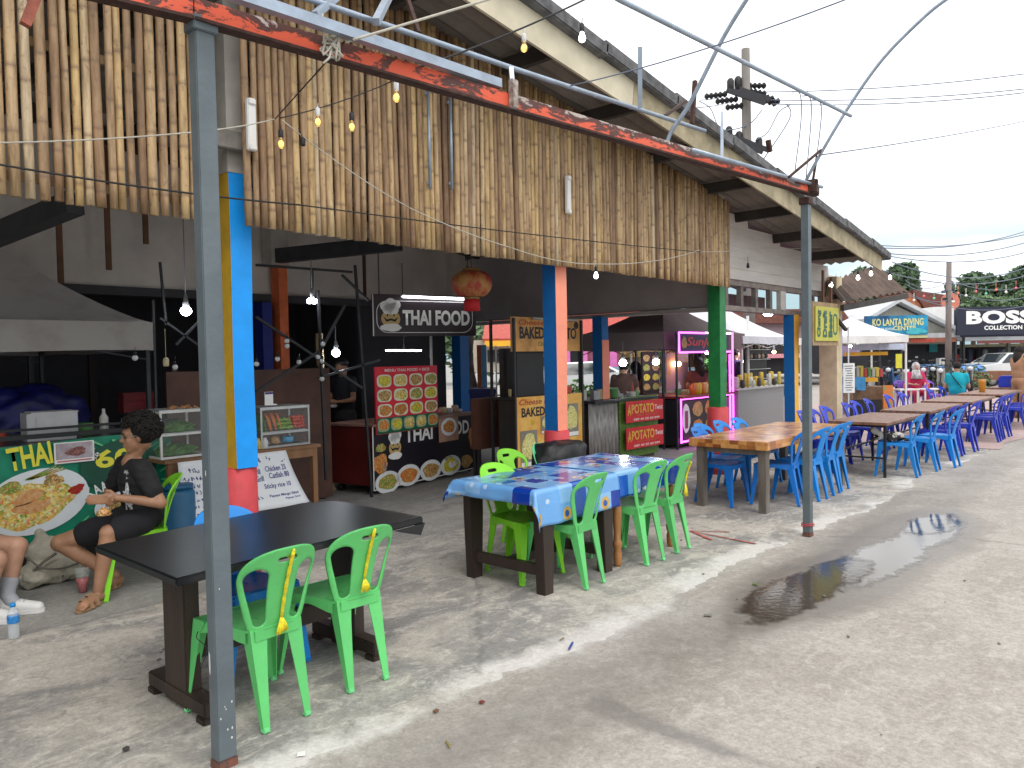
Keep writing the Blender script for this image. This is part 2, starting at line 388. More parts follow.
sheet('road', 14, 60, lambda x: 2.9, lambda x: 30., 40, 24, .004, m_road, lambda x, y: (0, .1, 0))
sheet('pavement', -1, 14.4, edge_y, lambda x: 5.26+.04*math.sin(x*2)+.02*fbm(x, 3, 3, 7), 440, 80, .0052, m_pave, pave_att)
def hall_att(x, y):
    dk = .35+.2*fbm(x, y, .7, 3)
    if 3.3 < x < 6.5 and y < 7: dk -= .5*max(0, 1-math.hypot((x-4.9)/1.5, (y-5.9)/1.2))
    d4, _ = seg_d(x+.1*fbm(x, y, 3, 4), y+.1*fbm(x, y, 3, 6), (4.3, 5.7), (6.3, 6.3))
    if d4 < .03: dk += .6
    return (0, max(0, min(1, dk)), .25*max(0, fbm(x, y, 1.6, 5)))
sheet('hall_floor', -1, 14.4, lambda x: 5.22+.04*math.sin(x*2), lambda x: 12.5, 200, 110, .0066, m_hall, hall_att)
# pink block paving further up the street
m_pink = ground_mat('pink_paving', (.42,.30,.28), (.38,.28,.26), (.47,.36,.34), (.2,.15,.14), big=2, stain=(.34,.25,.24))
sheet('pavement', 14.2, 36, lambda x: 2.45+.05*math.sin(x*3), lambda x: 9., 90, 40, .012, m_pink, lambda x, y: (0, .15*max(0, fbm(x, y, 1, 2)), 0))
# standing water in the gutter
# a thin film of water stands in the hollows; it thins out to nothing at a ragged rim
def water_mat(name, col, rough, bumpy):
    m, nt, b = nodes_of(name); N, L = nt.nodes, nt.links
    b.inputs['Base Color'].default_value = (*col, 1); b.inputs['Roughness'].default_value = rough; b.inputs['Specular IOR Level'].default_value = .55
    v = N.new('ShaderNodeVertexColor'); v.layer_name = 'Col'; s_ = N.new('ShaderNodeSeparateColor'); L.new(v.outputs[0], s_.inputs[0])
    tc = N.new('ShaderNodeTexCoord'); n = N.new('ShaderNodeTexNoise'); n.inputs['Scale'].default_value = 6; n.inputs['Detail'].default_value = 8; n.inputs['Roughness'].default_value = .68; L.new(tc.outputs['Object'], n.inputs[0])
    a = N.new('ShaderNodeMath'); a.operation = 'MULTIPLY_ADD'; a.inputs[1].default_value = .9; L.new(n.outputs['Fac'], a.inputs[0]); L.new(s_.outputs[0], a.inputs[2])
    r = N.new('ShaderNodeMapRange'); r.inputs[1].default_value = .78; r.inputs[2].default_value = 1.0; L.new(a.outputs[0], r.inputs[0]); L.new(r.outputs[0], b.inputs['Alpha'])
    bp = N.new('ShaderNodeBump'); bp.inputs['Strength'].default_value = bumpy; bp.inputs['Distance'].default_value = .01; n2 = N.new('ShaderNodeTexNoise'); n2.inputs['Scale'].default_value = 22; L.new(tc.outputs['Object'], n2.inputs[0]); L.new(n2.outputs['Fac'], bp.inputs['Height']); L.new(bp.outputs[0], b.inputs['Normal']); return m
def pool(spots, m_, z, x0, x1, y0, y1):
    def f(x, y):
        v = 0
        for cx, cy, rx, ry in spots: v = max(v, 1-math.hypot((x-cx)/rx, (y-cy)/ry))
        return (max(0, min(1, v*1.15)), 0, 0)
    sheet('water', x0, x1, lambda x: y0, lambda x: y1, int((x1-x0)/.04), int((y1-y0)/.04), z, m_, f)
pool([(5.0, 2.02, 1.05, .34), (5.7, 1.96, .7, .3)], water_mat('brown_puddle_water', (.06,.045,.032), .09, .08), .0075, 3.6, 6.8, 1.5, 2.5)
pool([(6.3, 1.83, 1.5, .36), (7.4, 1.78, 1.1, .34)], water_mat('pale_wet_film', (.20,.185,.17), .14, .10), .0068, 4.6, 8.7, 1.3, 2.4)
pool([(7.8, 1.84, .85, .30)], water_mat('clear_puddle_water', (.07,.06,.05), .04, .04), .0088, 6.8, 8.8, 1.4, 2.3)
m_red = mat('red_paint_mark', (.42,.09,.07), .8, var=.4, scale=20, lo=.4, hi=.6)
b = MB()
c0 = at(690, 532, Z=.0)
for q, w_ in ((at(756, 545, Z=0), .035), (at(712, 541, Z=0), .045), (at(730, 533, Z=0), .03)):
    d_ = (q-c0).normalized(); s_ = Vector((-d_.y, d_.x, 0))*w_*.5
    b.quad([c0-s_*.4+Vector((0,0,.0125)), c0+s_*.4+Vector((0,0,.0125)), q+s_*.6+Vector((0,0,.0125)), q-s_+Vector((0,0,.0125))])
struct(b.build('pavement_marking', m_red))
# litter on the concrete
for px, py, nm, lab, cat_, m_, dims in ((301, 755, 'paper_scrap', 'small white square paper scrap on the concrete near the front green chairs', 'scrap', mat('paper_white', (.75,.74,.7), .8, var=.05), (.035, .035, .004)),
        (571, 647, 'pen', 'thin blue and orange plastic pen lying on the concrete kerb strip', 'pen', mat('blue_plastic', (.03,.06,.3), .4), (.11, .012, .01)),
        (708, 616, 'flattened_stub', 'small grey flattened stub lying near the wet concrete', 'litter', mat('grey_litter', (.2,.19,.17), .8), (.05, .03, .005)),
        (436, 712, 'dry_leaf', 'small brown curled leaf on the dark gutter concrete', 'leaf', mat('brown_leaf', (.16,.08,.04), .8), (.03, .022, .006)),
        (482, 703, 'crown_seal', 'rusty red bottle cap on the dark gutter concrete', 'bottle cap', mat('cap_red', (.2,.04,.03), .5), (.026, .026, .005)),
        (448, 745, 'leaf_sliver', 'thin yellow leaf sliver on the road concrete', 'leaf', mat('yellow_leaf', (.25,.2,.05), .8), (.06, .01, .004)),
        (126, 751, 'pebble', 'small dark pebble on the concrete left of the near grey post', 'pebble', mat('dark_stone', (.06,.055,.05), .8), (.028, .02, .014)),
        (755, 585, 'green_leaf', 'small green leaf lying on the concrete by the wet patch', 'leaf', mat('fallen_green', (.1,.16,.03), .7), (.04, .025, .004)),
        (562, 640, 'twig', 'short pale twig beside the blue pen on the concrete', 'twig', mat('twig', (.25,.2,.12), .8), (.05, .008, .006))):
    p = at(px, py, Z=.008); b = MB(); b.box((0, 0, dims[2]/2+.004), dims, taper=.85)
    tag(b.build(nm, m_, None, p, random.uniform(0, 3), bevel=min(dims)*.25), lab, cat_)
random.seed(70)
for i in range(22):
    x = random.uniform(1.2, 6); y = random.uniform(.6, 4.6); b = MB(); r_ = random.uniform(.004, .009)
    b.ball((0, 0, .012), (r_*1.4, r_, r_*.7), 6, 4); tag(b.build('stone_chip', mat('stone_chip', (.2,.19,.17), .9, var=.3), None, (x, y, 0), random.uniform(0, 3)), 'tiny loose stone chip on the bare concrete', 'stone', 'stone chips scattered on the concrete')
# ------------------------------------------------------------ market hall shell
m_conc = mat('painted_concrete', (.42,.39,.35), .85, var=.22, scale=2.5, bump=.2, bscale=20)
m_band = mat('inner_wall_plaster', (.58,.53,.48), .9, var=.14, scale=1.4, bump=.1)
m_blue = mat('blue_column_paint', (.0,.30,.85), .55, var=.07, scale=6, bump=.15, bscale=25)
m_blue2 = mat('deep_blue_paint', (.0,.13,.42), .55, var=.08, scale=6, bump=.1)
m_yel = mat('ochre_yellow_paint', (.55,.33,.02), .6, var=.12, scale=7, bump=.15, bscale=25)
m_yel2 = mat('bright_yellow_paint', (.85,.45,.03), .6, var=.1, scale=7)
m_pinkp = mat('salmon_pink_paint', (.90,.30,.19), .55, var=.06, scale=7, bump=.1)
m_green = mat('green_column_paint', (.01,.20,.05), .5, var=.2, scale=9, bump=.2, bscale=15)
m_redb = mat('red_column_paint', (.55,.05,.06), .6, var=.12, scale=8, bump=.2)
m_orange = mat('orange_column_paint', (.60,.13,.04), .6, var=.15, scale=8)
m_darkst = mat('dark_steel', (.035,.035,.04), .5, .3, var=.2)
m_galv = mat('galvanised_pipe', (.33,.39,.47), .42, .55, var=.15, scale=9, bump=.1)
m_post = mat('grey_post_paint', (.115,.142,.158), .5, .1, var=.14, scale=4, bump=.25, bscale=30)
m_rust = mat('rust_brown', (.055,.024,.018), .85, var=.4, scale=20, bump=.5, bscale=40)
m_woodd = mat('dark_brown_wood', (.032,.019,.014), .55, var=.35, scale=5, bump=.2, stretch=(1,1,.15))
m_woodr = mat('reddish_timber', (.16,.07,.035), .7, var=.3, scale=6, stretch=(1,1,.2))
m_fascia = mat('cream_fascia_board', (.62,.56,.42), .8, var=.1, scale=4)
m_fascia2 = mat('weathered_fascia_board', (.34,.29,.19), .85, var=.28, scale=5, bump=.2)
m_sheet = mat('fibre_cement_sheet', (.20,.17,.145), .9, var=.22, scale=2.5, bump=.2, bscale=12)
m_rooftop = mat('roof_edge_tile', (.12,.12,.125), .9, var=.4, scale=9, bump=.3)
m_purlin = mat('roof_purlin_wood', (.04,.034,.03), .8, var=.3, scale=5)
m_siding = mat('white_siding', (.60,.56,.53), .75, var=.10, scale=3, stretch=(.4,1,2.5), bump=.1)
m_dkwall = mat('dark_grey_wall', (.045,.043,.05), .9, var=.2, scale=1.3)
m_black = mat('black_plain', (.012,.012,.014), .5, var=.1)
m_white = mat('white_plain', (.72,.71,.69), .5, var=.06)
def ztop(x): return 4.25-.1347*(x-5.04)        # underside of the roof
# roof
R_X0, R_X1, R_Y0, R_Y1 = -4., 13.62, 4.0, 15.
t = thing('market_roof', 'large low sloping roof of grey corrugated sheets over the market hall', 'roof', (5, 7, 4))
def rel(b, t): # geometry written in world coordinates, parent at t
    L_ = t.location; c_, s_ = math.cos(-t.rotation_euler.z), math.sin(-t.rotation_euler.z)
    b.v = [((v[0]-L_.x)*c_-(v[1]-L_.y)*s_, (v[0]-L_.x)*s_+(v[1]-L_.y)*c_, v[2]-L_.z) for v in b.v]; return b
b = MB()
nx, ny = 60, 150
vs = []
for i in range(nx+1):
    x = R_X0+(R_X1-R_X0)*i/nx
    for j in range(ny+1):
        y = R_Y0+(R_Y1-R_Y0)*j/ny; vs.append((x, y, ztop(x)+.03+.022*math.cos(2*PI*y/.175)+(.02 if int((x+4)/1.45) % 2 else 0)))
b.add(vs, [(i*(ny+1)+j, i*(ny+1)+j+1, (i+1)*(ny+1)+j+1, (i+1)*(ny+1)+j) for i in range(nx) for j in range(ny)])
o = rel(b, t).build('roof_sheeting', m_sheet, t)
smooth_obj(o, [('SOLIDIFY', dict(thickness=.012, offset=1))])
b = MB()
k = 0; x = R_X0+.35
while x < R_X1: b.box((x, 9.47, ztop(x)-.075), (.06, 10.86, .13)); x += 1.25
rel(b, t).build('purlin', m_purlin, t)
b = MB()
for y in (6.4, 9.3): b.beam((R_X0, y, ztop(R_X0)-.24), (R_X1, y, ztop(R_X1)-.24), .10, .18)
rel(b, t).build('rafter', m_purlin, t)
b = MB(); xm = 6.15
b.beam((-4, 3.97, ztop(-4)-.085), (xm, 3.97, ztop(xm)-.085), .025, .26)
rel(b, t).build('fascia_board', m_fascia, t)
b = MB(); b.beam((xm, 3.965, ztop(xm)-.075), (R_X1-.1, 3.965, ztop(R_X1-.1)-.075), .025, .24)
rel(b, t).build('fascia_board', m_fascia2, t)
b = MB()
x = R_X0
while x < R_X1:       # cap tiles, each lapping the one below
    x2 = min(x+1.2, R_X1+.08); b.beam((x, 3.95, ztop(x)+.115), (x2+.04, 3.95, ztop(x2)+.085), .16, .12); x += 1.2
rel(b, t).build('verge_cap', m_rooftop, t, bevel=.012)
# white boarded gable wall beyond the screen
t = thing('gable_wall', 'white horizontal boarded gable wall above the open posts', 'wall', (11.5, 4.9, 2.6))
b = MB(); z = 2.64; k = 0
while z < 3.7:
    zt = z+.148
    xr = min(15.3, 5.04+(4.25+.02-zt)/.1347)
    if xr > 9.6: b.prism([(4.85, z), (4.862, z+.15), (4.88, z+.15), (4.88, z)], 0, 9.58, min(xr, 13.62 if zt > 2.95 else 14.3))
    z += .15; k += 1
rel(b, t).build('siding', m_siding, t)
b = MB(); b.box((11.9, 4.93, 2.60), (4.7, .1, .08)); b.box((11.9, 4.9, 2.235), (4.75, .12, .07)); rel(b, t).build('rail', mat('weathered_rail', (.25,.21,.19), .8, var=.25), t)
for i, x in enumerate((9.85, 10.32, 10.8, 11.3, 11.75, 12.6, 13.0, 13.4)):
    b = MB(); b.box((x, 4.91, 2.415), (.08 if i != 4 else .2, .07, .29)); rel(b, t).build('post', [mat('post_grey', (.2,.18,.165), .8, var=.3), m_siding][i in (4, 5)], t)
b = MB(); b.box((11.2, 5.6, 2.415), (3.0, .02, .28)); rel(b, t).build('shutter', mat('mauve_board', (.20,.13,.14), .8), t)
# inner walls of the hall
t = thing('back_wall', 'grey plastered wall band high across the back of the hall', 'wall', (3, 9.5, 2.53))
b = MB(); b.box((3.1, 9.5, 3.9), (11.6, .15, 2.75)); rel(b, t).build('plaster', m_band, t)
b = MB(); b.box((3.1, 9.44, 2.47), (11.6, .2, .10)); rel(b, t).build('lintel', mat('dark_lintel', (.05,.05,.055), .8), t)
b = MB(); b.box((8.9, 9.55, 2.9), (1.0, .1, 1.3)); rel(b, t).build('end_panel', m_band, t)
t = thing('side_wall', 'dark grey wall band running back from the green column', 'wall', (9.5, 7, 2.24))
b = MB(); b.box((9.58, 7.2, 3.0), (.14, 4.55, 1.5)); rel(b, t).build('plaster', mat('side_band', (.36,.32,.32), .9, var=.12, scale=1.5), t)
b = MB(); b.box((9.56, 7.2, 2.21), (.2, 4.6, .05)); rel(b, t).build('trim', mat('band_trim', (.33,.30,.28), .8), t)
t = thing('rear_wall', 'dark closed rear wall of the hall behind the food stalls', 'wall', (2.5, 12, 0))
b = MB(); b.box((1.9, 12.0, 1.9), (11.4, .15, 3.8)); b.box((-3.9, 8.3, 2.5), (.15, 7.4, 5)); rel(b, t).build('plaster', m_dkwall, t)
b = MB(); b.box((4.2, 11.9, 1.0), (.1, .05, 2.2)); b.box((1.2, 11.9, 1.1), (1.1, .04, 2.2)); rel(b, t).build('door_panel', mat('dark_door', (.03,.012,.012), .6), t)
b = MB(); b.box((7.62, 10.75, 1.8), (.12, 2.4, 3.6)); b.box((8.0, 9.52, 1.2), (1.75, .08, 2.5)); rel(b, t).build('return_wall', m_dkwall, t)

def column(x, y, mx, my, label, top, redz=.9, wid=.17, basew=.215, grp=None, base=True, capm=None, widy=None):
    t = thing('column', label, 'column', (x, y, 0), 0, grp)
    z0 = redz if base else 0
    b = MB(); w = wid/2; ph = random.uniform(0, 9)
    n = 14; vs = []; wy = (widy or wid)/2
    for i in range(n+1):
        z = z0+(top-z0)*i/n
        for sx_, sy_ in ((-1,-1), (1,-1), (1,1), (-1,1)):
            vs.append((sx_*w+.006*math.sin(z*3+ph), sy_*wy+.005*math.cos(z*2.6+ph+sx_), z))
    fs = []; mi = []
    for i in range(n):
        for k_ in range(4): fs.append((i*4+k_, i*4+(k_+1) % 4, (i+1)*4+(k_+1) % 4, (i+1)*4+k_))
    o_ = len(b.v); b.add(vs, fs+[(3,2,1,0), (n*4, n*4+1, n*4+2, n*4+3)])
    for q in range(n*4): b.m[q] = 1 if q % 4 in (3,) else 0     # -x face is the second colour
    b.build('shaft', [my, mx], t)
    if capm:
        b = MB(); b.box((0, 0, (top+3.98)/2), (wid+.004, wy*2+.004, 3.98-top)); b.build('bare_top', capm, t)
    if base:
        b = MB(); b.lathe((0, 0, 0), [(basew*.62, 0), (basew*.6, redz*.5), (basew*.585, redz-.01), (basew*.5, redz)], 20); b.build('base', m_redb, t)
    return t
GC = 'painted columns along the hall front'
column(2.63, 4.90, m_yel, m_blue, 'nearest column with bright blue front, ochre side and red base', 2.86, grp=GC, capm=m_conc, wid=.15, widy=.26)
column(5.985, 4.80, m_blue2, m_pinkp, 'column with salmon pink front and deep blue side above the black bag', 3.2, redz=.88, grp=GC, wid=.165)
column(9.5, 4.85, m_green, m_green, 'green column with red base at the end of the bamboo screen', 3.0, grp=GC, wid=.17, basew=.24, capm=m_conc)
column(11.98, 4.85, m_blue2, m_yel2, 'column with deep blue side and yellow front behind the butcher block table', 2.2, grp=GC, base=False)
t = thing('column', 'cream painted column with a blue edge beyond the yellow beer sign', 'column', (13.7, 4.85, 0), 0, GC)
b = MB(); b.box((0, 0, 1.45), (.26, .3, 2.9)); b.build('shaft', mat('cream_column_paint', (.62,.50,.33), .8, var=.15, scale=5), t)
b = MB(); b.box((.17, 0, 1.1), (.07, .26, 2.2)); b.build('edge_strip', mat('sky_blue_paint', (.02,.25,.65), .6), t)
# bracket of bare timber on the near column
t = thing('timber_bracket', 'weathered grey timber cross piece nailed near the top of the nearest column', 'bracket', (2.6, 4.72, 3.05))
b = MB(); b.box((0, 0, 0), (.5, .06, .12)); b.box((.17, -.05, -.13), (.09, .07, .3)); b.build('crosspiece', mat('grey_timber', (.2,.185,.165), .9, var=.25, scale=8), t, bevel=.006)
t = thing('column', 'inner column painted orange and dark blue behind the string lights', 'column', (5.52, 9.25, 0), 0, GC)
b = MB(); b.box((.12, 0, 1.45), (.13, .2, 2.9)); b.build('shaft', m_orange, t); b = MB(); b.box((.08, 0, 3.4), (.26, .22, 1.0)); b.build('bare_top', m_conc, t)
b = MB(); b.box((-.1, .05, 1.2), (.14, .2, 2.4)); b.build('blue_face', mat('navy_paint', (.01,.02,.2), .6), t)
t = thing('column', 'deep blue and pink inner column behind the dark canopy', 'column', (9.5, 6.75, 0), 0, GC)
b = MB(); b.box((0, 0, 1.1), (.17, .17, 2.2)); b.build('shaft', m_blue2, t)
b = MB(); b.box((.0, -.089, 1.1), (.17, .012, 1.5)); b.build('pink_face', m_pinkp, t)
t = thing('column', 'dark blue inner column beside the hanging black jacket', 'column', (8.95, 9.2, 0), 0, GC)
b = MB(); b.box((0, 0, 1.3), (.2, .2, 2.6)); b.build('shaft', m_blue2, t)
# hanging timber laths under the screen
for i, (px, y0_, y1_) in enumerate(((61, 212, 283), (109, 213, 270), (146, 216, 244), (365, 245, 298))):
    p1 = at(px, y1_, Y=8.9); 
    b = MB(); b.box((0, 0, (4.0-p1.z)/2), (.055 if i != 3 else .04, .03, 4.0-p1.z)); tag(b.build('hanging_lath', mat('lath_wood', (.13,.06,.03), .8, var=.3) if i < 3 else m_rust, None, p1),
        ['longest brown lath hanging in front of the grey wall, far left', 'middle brown lath hanging in front of the grey wall', 'shortest lath hanging in front of the grey wall', 'thin rusty lath hanging left of the chef sign'][i], 'lath', 'laths hanging under the hall roof')
t = thing('roof_tie_beam', 'dark steel beam under the bamboo screen at far left', 'beam', (1, 5.2, 2.8))
b = MB(); b.beam((at(-30, 246, Y=7)), at(75, 203, Y=5.6), .12, .14); rel(b, t).build('beam', m_darkst, t)
t = thing('roof_tie_beam', 'dark steel beam under the bamboo screen beside the orange inner column', 'beam', (4.6, 8, 2.8))
b = MB(); b.beam(at(278, 256, Y=8.9), at(400, 243, Y=7.2), .12, .18); rel(b, t).build('beam', m_darkst, t)

# ------------------------------------------------------------ bamboo screen
m, nt, bs = nodes_of('split_bamboo'); N, L = nt.nodes, nt.links
vc = N.new('ShaderNodeVertexColor'); vc.layer_name = 'Col'; sp = N.new('ShaderNodeSeparateColor'); L.new(vc.outputs[0], sp.inputs[0])
cr = N.new('ShaderNodeValToRGB'); L.new(sp.outputs[0], cr.inputs[0]); e = cr.color_ramp.elements
for c_ in sorted(((.0, (.20,.11,.055)), (.3, (.34,.21,.11)), (.62, (.52,.36,.20)), (.85, (.60,.41,.18)), (1., (.58,.45,.29))), key=lambda q: q[0] not in (0., 1.)):
    x_ = e[0] if c_[0] == 0 else (e[1] if c_[0] == 1. else e.new(c_[0])); x_.color = (*c_[1], 1)
tc = N.new('ShaderNodeTexCoord'); mp = N.new('ShaderNodeMapping'); mp.inputs['Scale'].default_value = (14, 14, 2.0); L.new(tc.outputs['Object'], mp.inputs[0])
nz = N.new('ShaderNodeTexNoise'); nz.inputs['Scale'].default_value = 1.6; nz.inputs['Detail'].default_value = 8; nz.inputs['Roughness'].default_value = .68; L.new(mp.outputs[0], nz.inputs[0])
r1 = N.new('ShaderNodeValToRGB'); r1.color_ramp.elements[0].position = .36; r1.color_ramp.elements[1].position = .60; r1.color_ramp.elements[0].color = (.42,.36,.30,1); r1.color_ramp.elements[1].color = (1.08,1.08,1.08,1); L.new(nz.outputs['Fac'], r1.inputs[0])
m1 = N.new('ShaderNodeMixRGB'); m1.blend_type = 'MULTIPLY'; m1.inputs[0].default_value = .85; L.new(cr.outputs[0], m1.inputs[1]); L.new(r1.outputs[0], m1.inputs[2])
n3 = N.new('ShaderNodeTexNoise'); n3.inputs['Scale'].default_value = 30; n3.inputs['Detail'].default_value = 5; L.new(tc.outputs['Object'], n3.inputs[0])
r3 = N.new('ShaderNodeValToRGB'); r3.color_ramp.elements[0].position = .60; r3.color_ramp.elements[1].position = .72; r3.color_ramp.elements[0].color = (0,0,0,1); r3.color_ramp.elements[1].color = (.55,.55,.55,1); L.new(n3.outputs['Fac'], r3.inputs[0])
m3 = N.new('ShaderNodeMixRGB'); m3.inputs[2].default_value = (.13,.075,.045,1); L.new(r3.outputs[0], m3.inputs[0]); L.new(m1.outputs[0], m3.inputs[1])
m2 = N.new('ShaderNodeMixRGB'); m2.inputs[2].default_value = (.17,.10,.06,1); mm = N.new('ShaderNodeMath'); mm.operation = 'MULTIPLY'; mm.inputs[1].default_value = .75; L.new(sp.outputs[1], mm.inputs[0]); L.new(mm.outputs[0], m2.inputs[0]); L.new(m3.outputs[0], m2.inputs[1])
L.new(m2.outputs[0], bs.inputs['Base Color']); bs.inputs['Roughness'].default_value = .5
m_bam = m
random.seed(11)
t = thing('bamboo_screen', 'long screen of upright split bamboo poles hanging above the hall entrance', 'screen', (5, 4.63, 2.5))
b = MB(); x = -.6
while x < 9.47:
    r = random.uniform(.020, .029) if x < 5 else random.uniform(.021, .030)
    if 2.31 < x < 2.60:
        x += .03; continue
    b.rnd = min(1, max(0, random.gauss(.55, .24)))
    zb = 2.5+random.uniform(-.006, .006)-.003*x; zt = ztop(x)-.08
    lean = random.gauss(0, .004); yy = 4.63+random.uniform(-.012, .012)
    pts = [(0, zb)]; z = zb+random.uniform(.08, .35); P_ = []; rr = []; nd = []
    def put(z, r_, n_):
        k_ = (z-2.5); P_.append((x+lean*k_+.0025*math.sin(z*2.1+x*9), yy+.006*math.sin(z*1.7+x*5), z)); rr.append(r_); nd.append(n_)
    put(zb, r, .0)
    while z < zt-.03:
        for dz, k_, n_ in ((-.02, 1., 0), (-.006, 1.02, .5), (0, 1.05, 1), (.007, 1.0, .7), (.025, .99, .1)): put(z+dz, r*k_, n_)
        z += random.uniform(.24, .42)
    put(zt, r*.97, 0)
    b.tube(P_, rr, 8, node=nd)
    x += r*2+random.choice((.0, .001, .002, .004, .007, .012)) + (.007 if x < 2.4 else 0)
rel(b, t).build('bamboo_poles', m_bam, t)
b = MB(); b.rnd = .3
for z in (2.62, 3.35):
    for xa, xb in ((-.6, 2.3), (2.62, 9.45)): b.beam((xa, 4.685, z), (xb, 4.685, z-.01), .02, .05)
rel(b, t).build('batten', mat('batten_wood', (.3,.2,.11), .8, var=.3), t)
b = MB(); b.box((4.4, 4.76, 3.8), (10, .01, 2.0)); 
# loose tube holders on the screen
for px, py, l_, lab in ((429, 135, .85, 'thin grey upright conduit left of centre on the bamboo screen'), (451, 140, .8, 'thin grey upright conduit right beside its twin on the bamboo screen'), (568, 195, .36, 'short white tube lamp holder fixed upright on the bamboo screen'), (251, 125, .33, 'white tube lamp holder beside the top of the nearest column')):
    p = at(px, py, Y=4.57); b = MB()
    if 'white' in lab: b.box((0, 0, 0), (.06, .035, l_)); b.box((0, -.02, l_/2-.02), (.05, .02, .04)); b.box((0, -.02, -l_/2+.02), (.05, .02, .04)); tag(b.build('lamp_holder', m_white, None, p, bevel=.006), lab, 'lamp holder')
    else: b.tube([(0, 0, -l_/2), (0, 0, l_/2)], .013, 8); b.box((0, .01, -l_/2+.05), (.045, .012, .02)); b.box((0, .01, l_/2-.1), (.045, .012, .02)); tag(b.build('conduit', m_galv, None, p), lab, 'conduit')

# ------------------------------------------------------------ street frame: posts, red beam, pipes
m_beamred, ntb, bb = nodes_of('flaking_red_beam'); N, L = ntb.nodes, ntb.links
tc = N.new('ShaderNodeTexCoord'); n1 = N.new('ShaderNodeTexNoise'); n1.inputs['Scale'].default_value = 5; n1.inputs['Detail'].default_value = 9; n1.inputs['Roughness'].default_value = .72; n1.inputs['Distortion'].default_value = .6
mp = N.new('ShaderNodeMapping'); mp.inputs['Scale'].default_value = (1, 1, 3); L.new(tc.outputs['Object'], mp.inputs[0]); L.new(mp.outputs[0], n1.inputs[0])
c1 = N.new('ShaderNodeValToRGB'); e = c1.color_ramp.elements; e[0].position = .57; e[0].color = (.72,.105,.045,1); e[1].position = .61; e[1].color = (.10,.03,.022,1)
x_ = e.new(.72); x_.color = (.09,.03,.025,1); x_ = e.new(.76); x_.color = (.5,.42,.38,1)
vc = N.new('ShaderNodeVertexColor'); vc.layer_name = 'Col'; sp = N.new('ShaderNodeSeparateColor'); L.new(vc.outputs[0], sp.inputs[0])
ma = N.new('ShaderNodeMath'); ma.operation = 'MULTIPLY_ADD'; ma.inputs[1].default_value = .16; L.new(sp.outputs[1], ma.inputs[0]); L.new(n1.outputs['Fac'], ma.inputs[2])
L.new(ma.outputs[0], c1.inputs[0]); L.new(c1.outputs[0], bb.inputs['Base Color']); bb.inputs['Roughness'].default_value = .6
bp = N.new('ShaderNodeBump'); bp.inputs['Strength'].default_value = .5; bp.inputs['Distance'].default_value = .004; L.new(n1.outputs['Fac'], bp.inputs['Height']); L.new(bp.outputs[0], bb.inputs['Normal'])
BP = [Vector((-1.5, 3.02, 3.10)), Vector((1.46, 2.87, 2.985)), Vector((3.031, 2.72, 2.925)), Vector((6.83, 2.565, 2.99))]
BP[1] = at(192, 9, Y=2.87); BP[2] = at(508, 102, Y=2.72); BP[3] = at(815, 191, Y=2.56); BP[0] = BP[1]+(at(130, -6, Y=2.93)-BP[1])*4
t = thing('red_beam', 'long flaking red painted steel beam spanning the two grey posts', 'beam', BP[1])
b = MB()
for i in range(3):
    p, q = BP[i], BP[i+1]; n = 24
    for j in range(n):
        a, c = p.lerp(q, j/n), p.lerp(q, (j+1)/n); o0 = len(b.v); b.beam(a, c, .05, .075)
        for k_ in range(o0, len(b.v)):
            hh = 1. if b.v[k_][2] > (a.z+c.z)/2 else 0.; b.a[k_] = (.5, hh*(.8 if i != 2 else 1.45), 0, 1)
rel(b, t).build('channel', m_beamred, t)
b = MB()
for i in range(3): b.beam(BP[i]+Vector((0,-.005,-.043)), BP[i+1]+Vector((0,-.005,-.043)), .062, .012)
rel(b, t).build('lower_flange', m_rust, t)
b = MB(); b.box(BP[2]+Vector((.0, -.04, .03)), (.05, .03, .15)); rel(b, t).build('splice_plate', mat('flaked_white', (.5,.46,.42), .7, col2=(.12,.05,.03), scale=22), t, bevel=.004)
def post(x, y, h, label, dark=False):
    t = thing('steel_post', label, 'post', (x, y, 0), 0, 'grey posts carrying the red beam')
    b = MB(); b.box((0, 0, h/2), (.078, .062, h-.08)); b.build('shaft', m_post, t, bevel=.004)
    b = MB(); b.box((0, 0, .02), (.086, .070, .045)); b.build('rusty_foot', mat('rust_foot', (.05,.05,.05), .8, col2=(.22,.07,.04), scale=35), t, bevel=.006)
    b = MB(); b.box((0, 0, h-.03), (.10, .085, .06)); b.build('cap_plate', m_rust if dark else m_post, t, bevel=.004)
    return t
post(1.453, 2.885, 2.93, 'nearest grey square steel post with white paint drips and rust at foot')
PT = post(6.66, 2.56, 2.93, 'far grey square steel post with red string tied round its foot', True)
b = MB()
for z in (.1, .115): b.tube([(math.cos(a)*.06, math.sin(a)*.052, z+.008*math.sin(2*a)) for a in [k_*PI/8 for k_ in range(17)]], .004, 5)
b.build('red_string', m_redb, PT)
m_drip = mat('paint_drip', (.6,.6,.58), .6, var=.05); random.seed(5)
b = MB()
for i in range(9):
    z = random.choice((random.uniform(.12, .35), random.uniform(.1, 1.0))); xx = random.uniform(-.034, .034); r_ = random.uniform(.0015, .0045)
    b.ball((xx, -.0312, z), (r_, .001, r_*random.uniform(1, 2.6)), 6, 4)
for i in range(3): b.ball((-.0395, random.uniform(-.02, .02), random.uniform(.4, 1.5)), (.001, .003, random.uniform(.01, .06)), 6, 4)
near = [o for o in COL.objects if o.name == 'steel_post'][0]; b.build('paint_drips', m_drip, near)

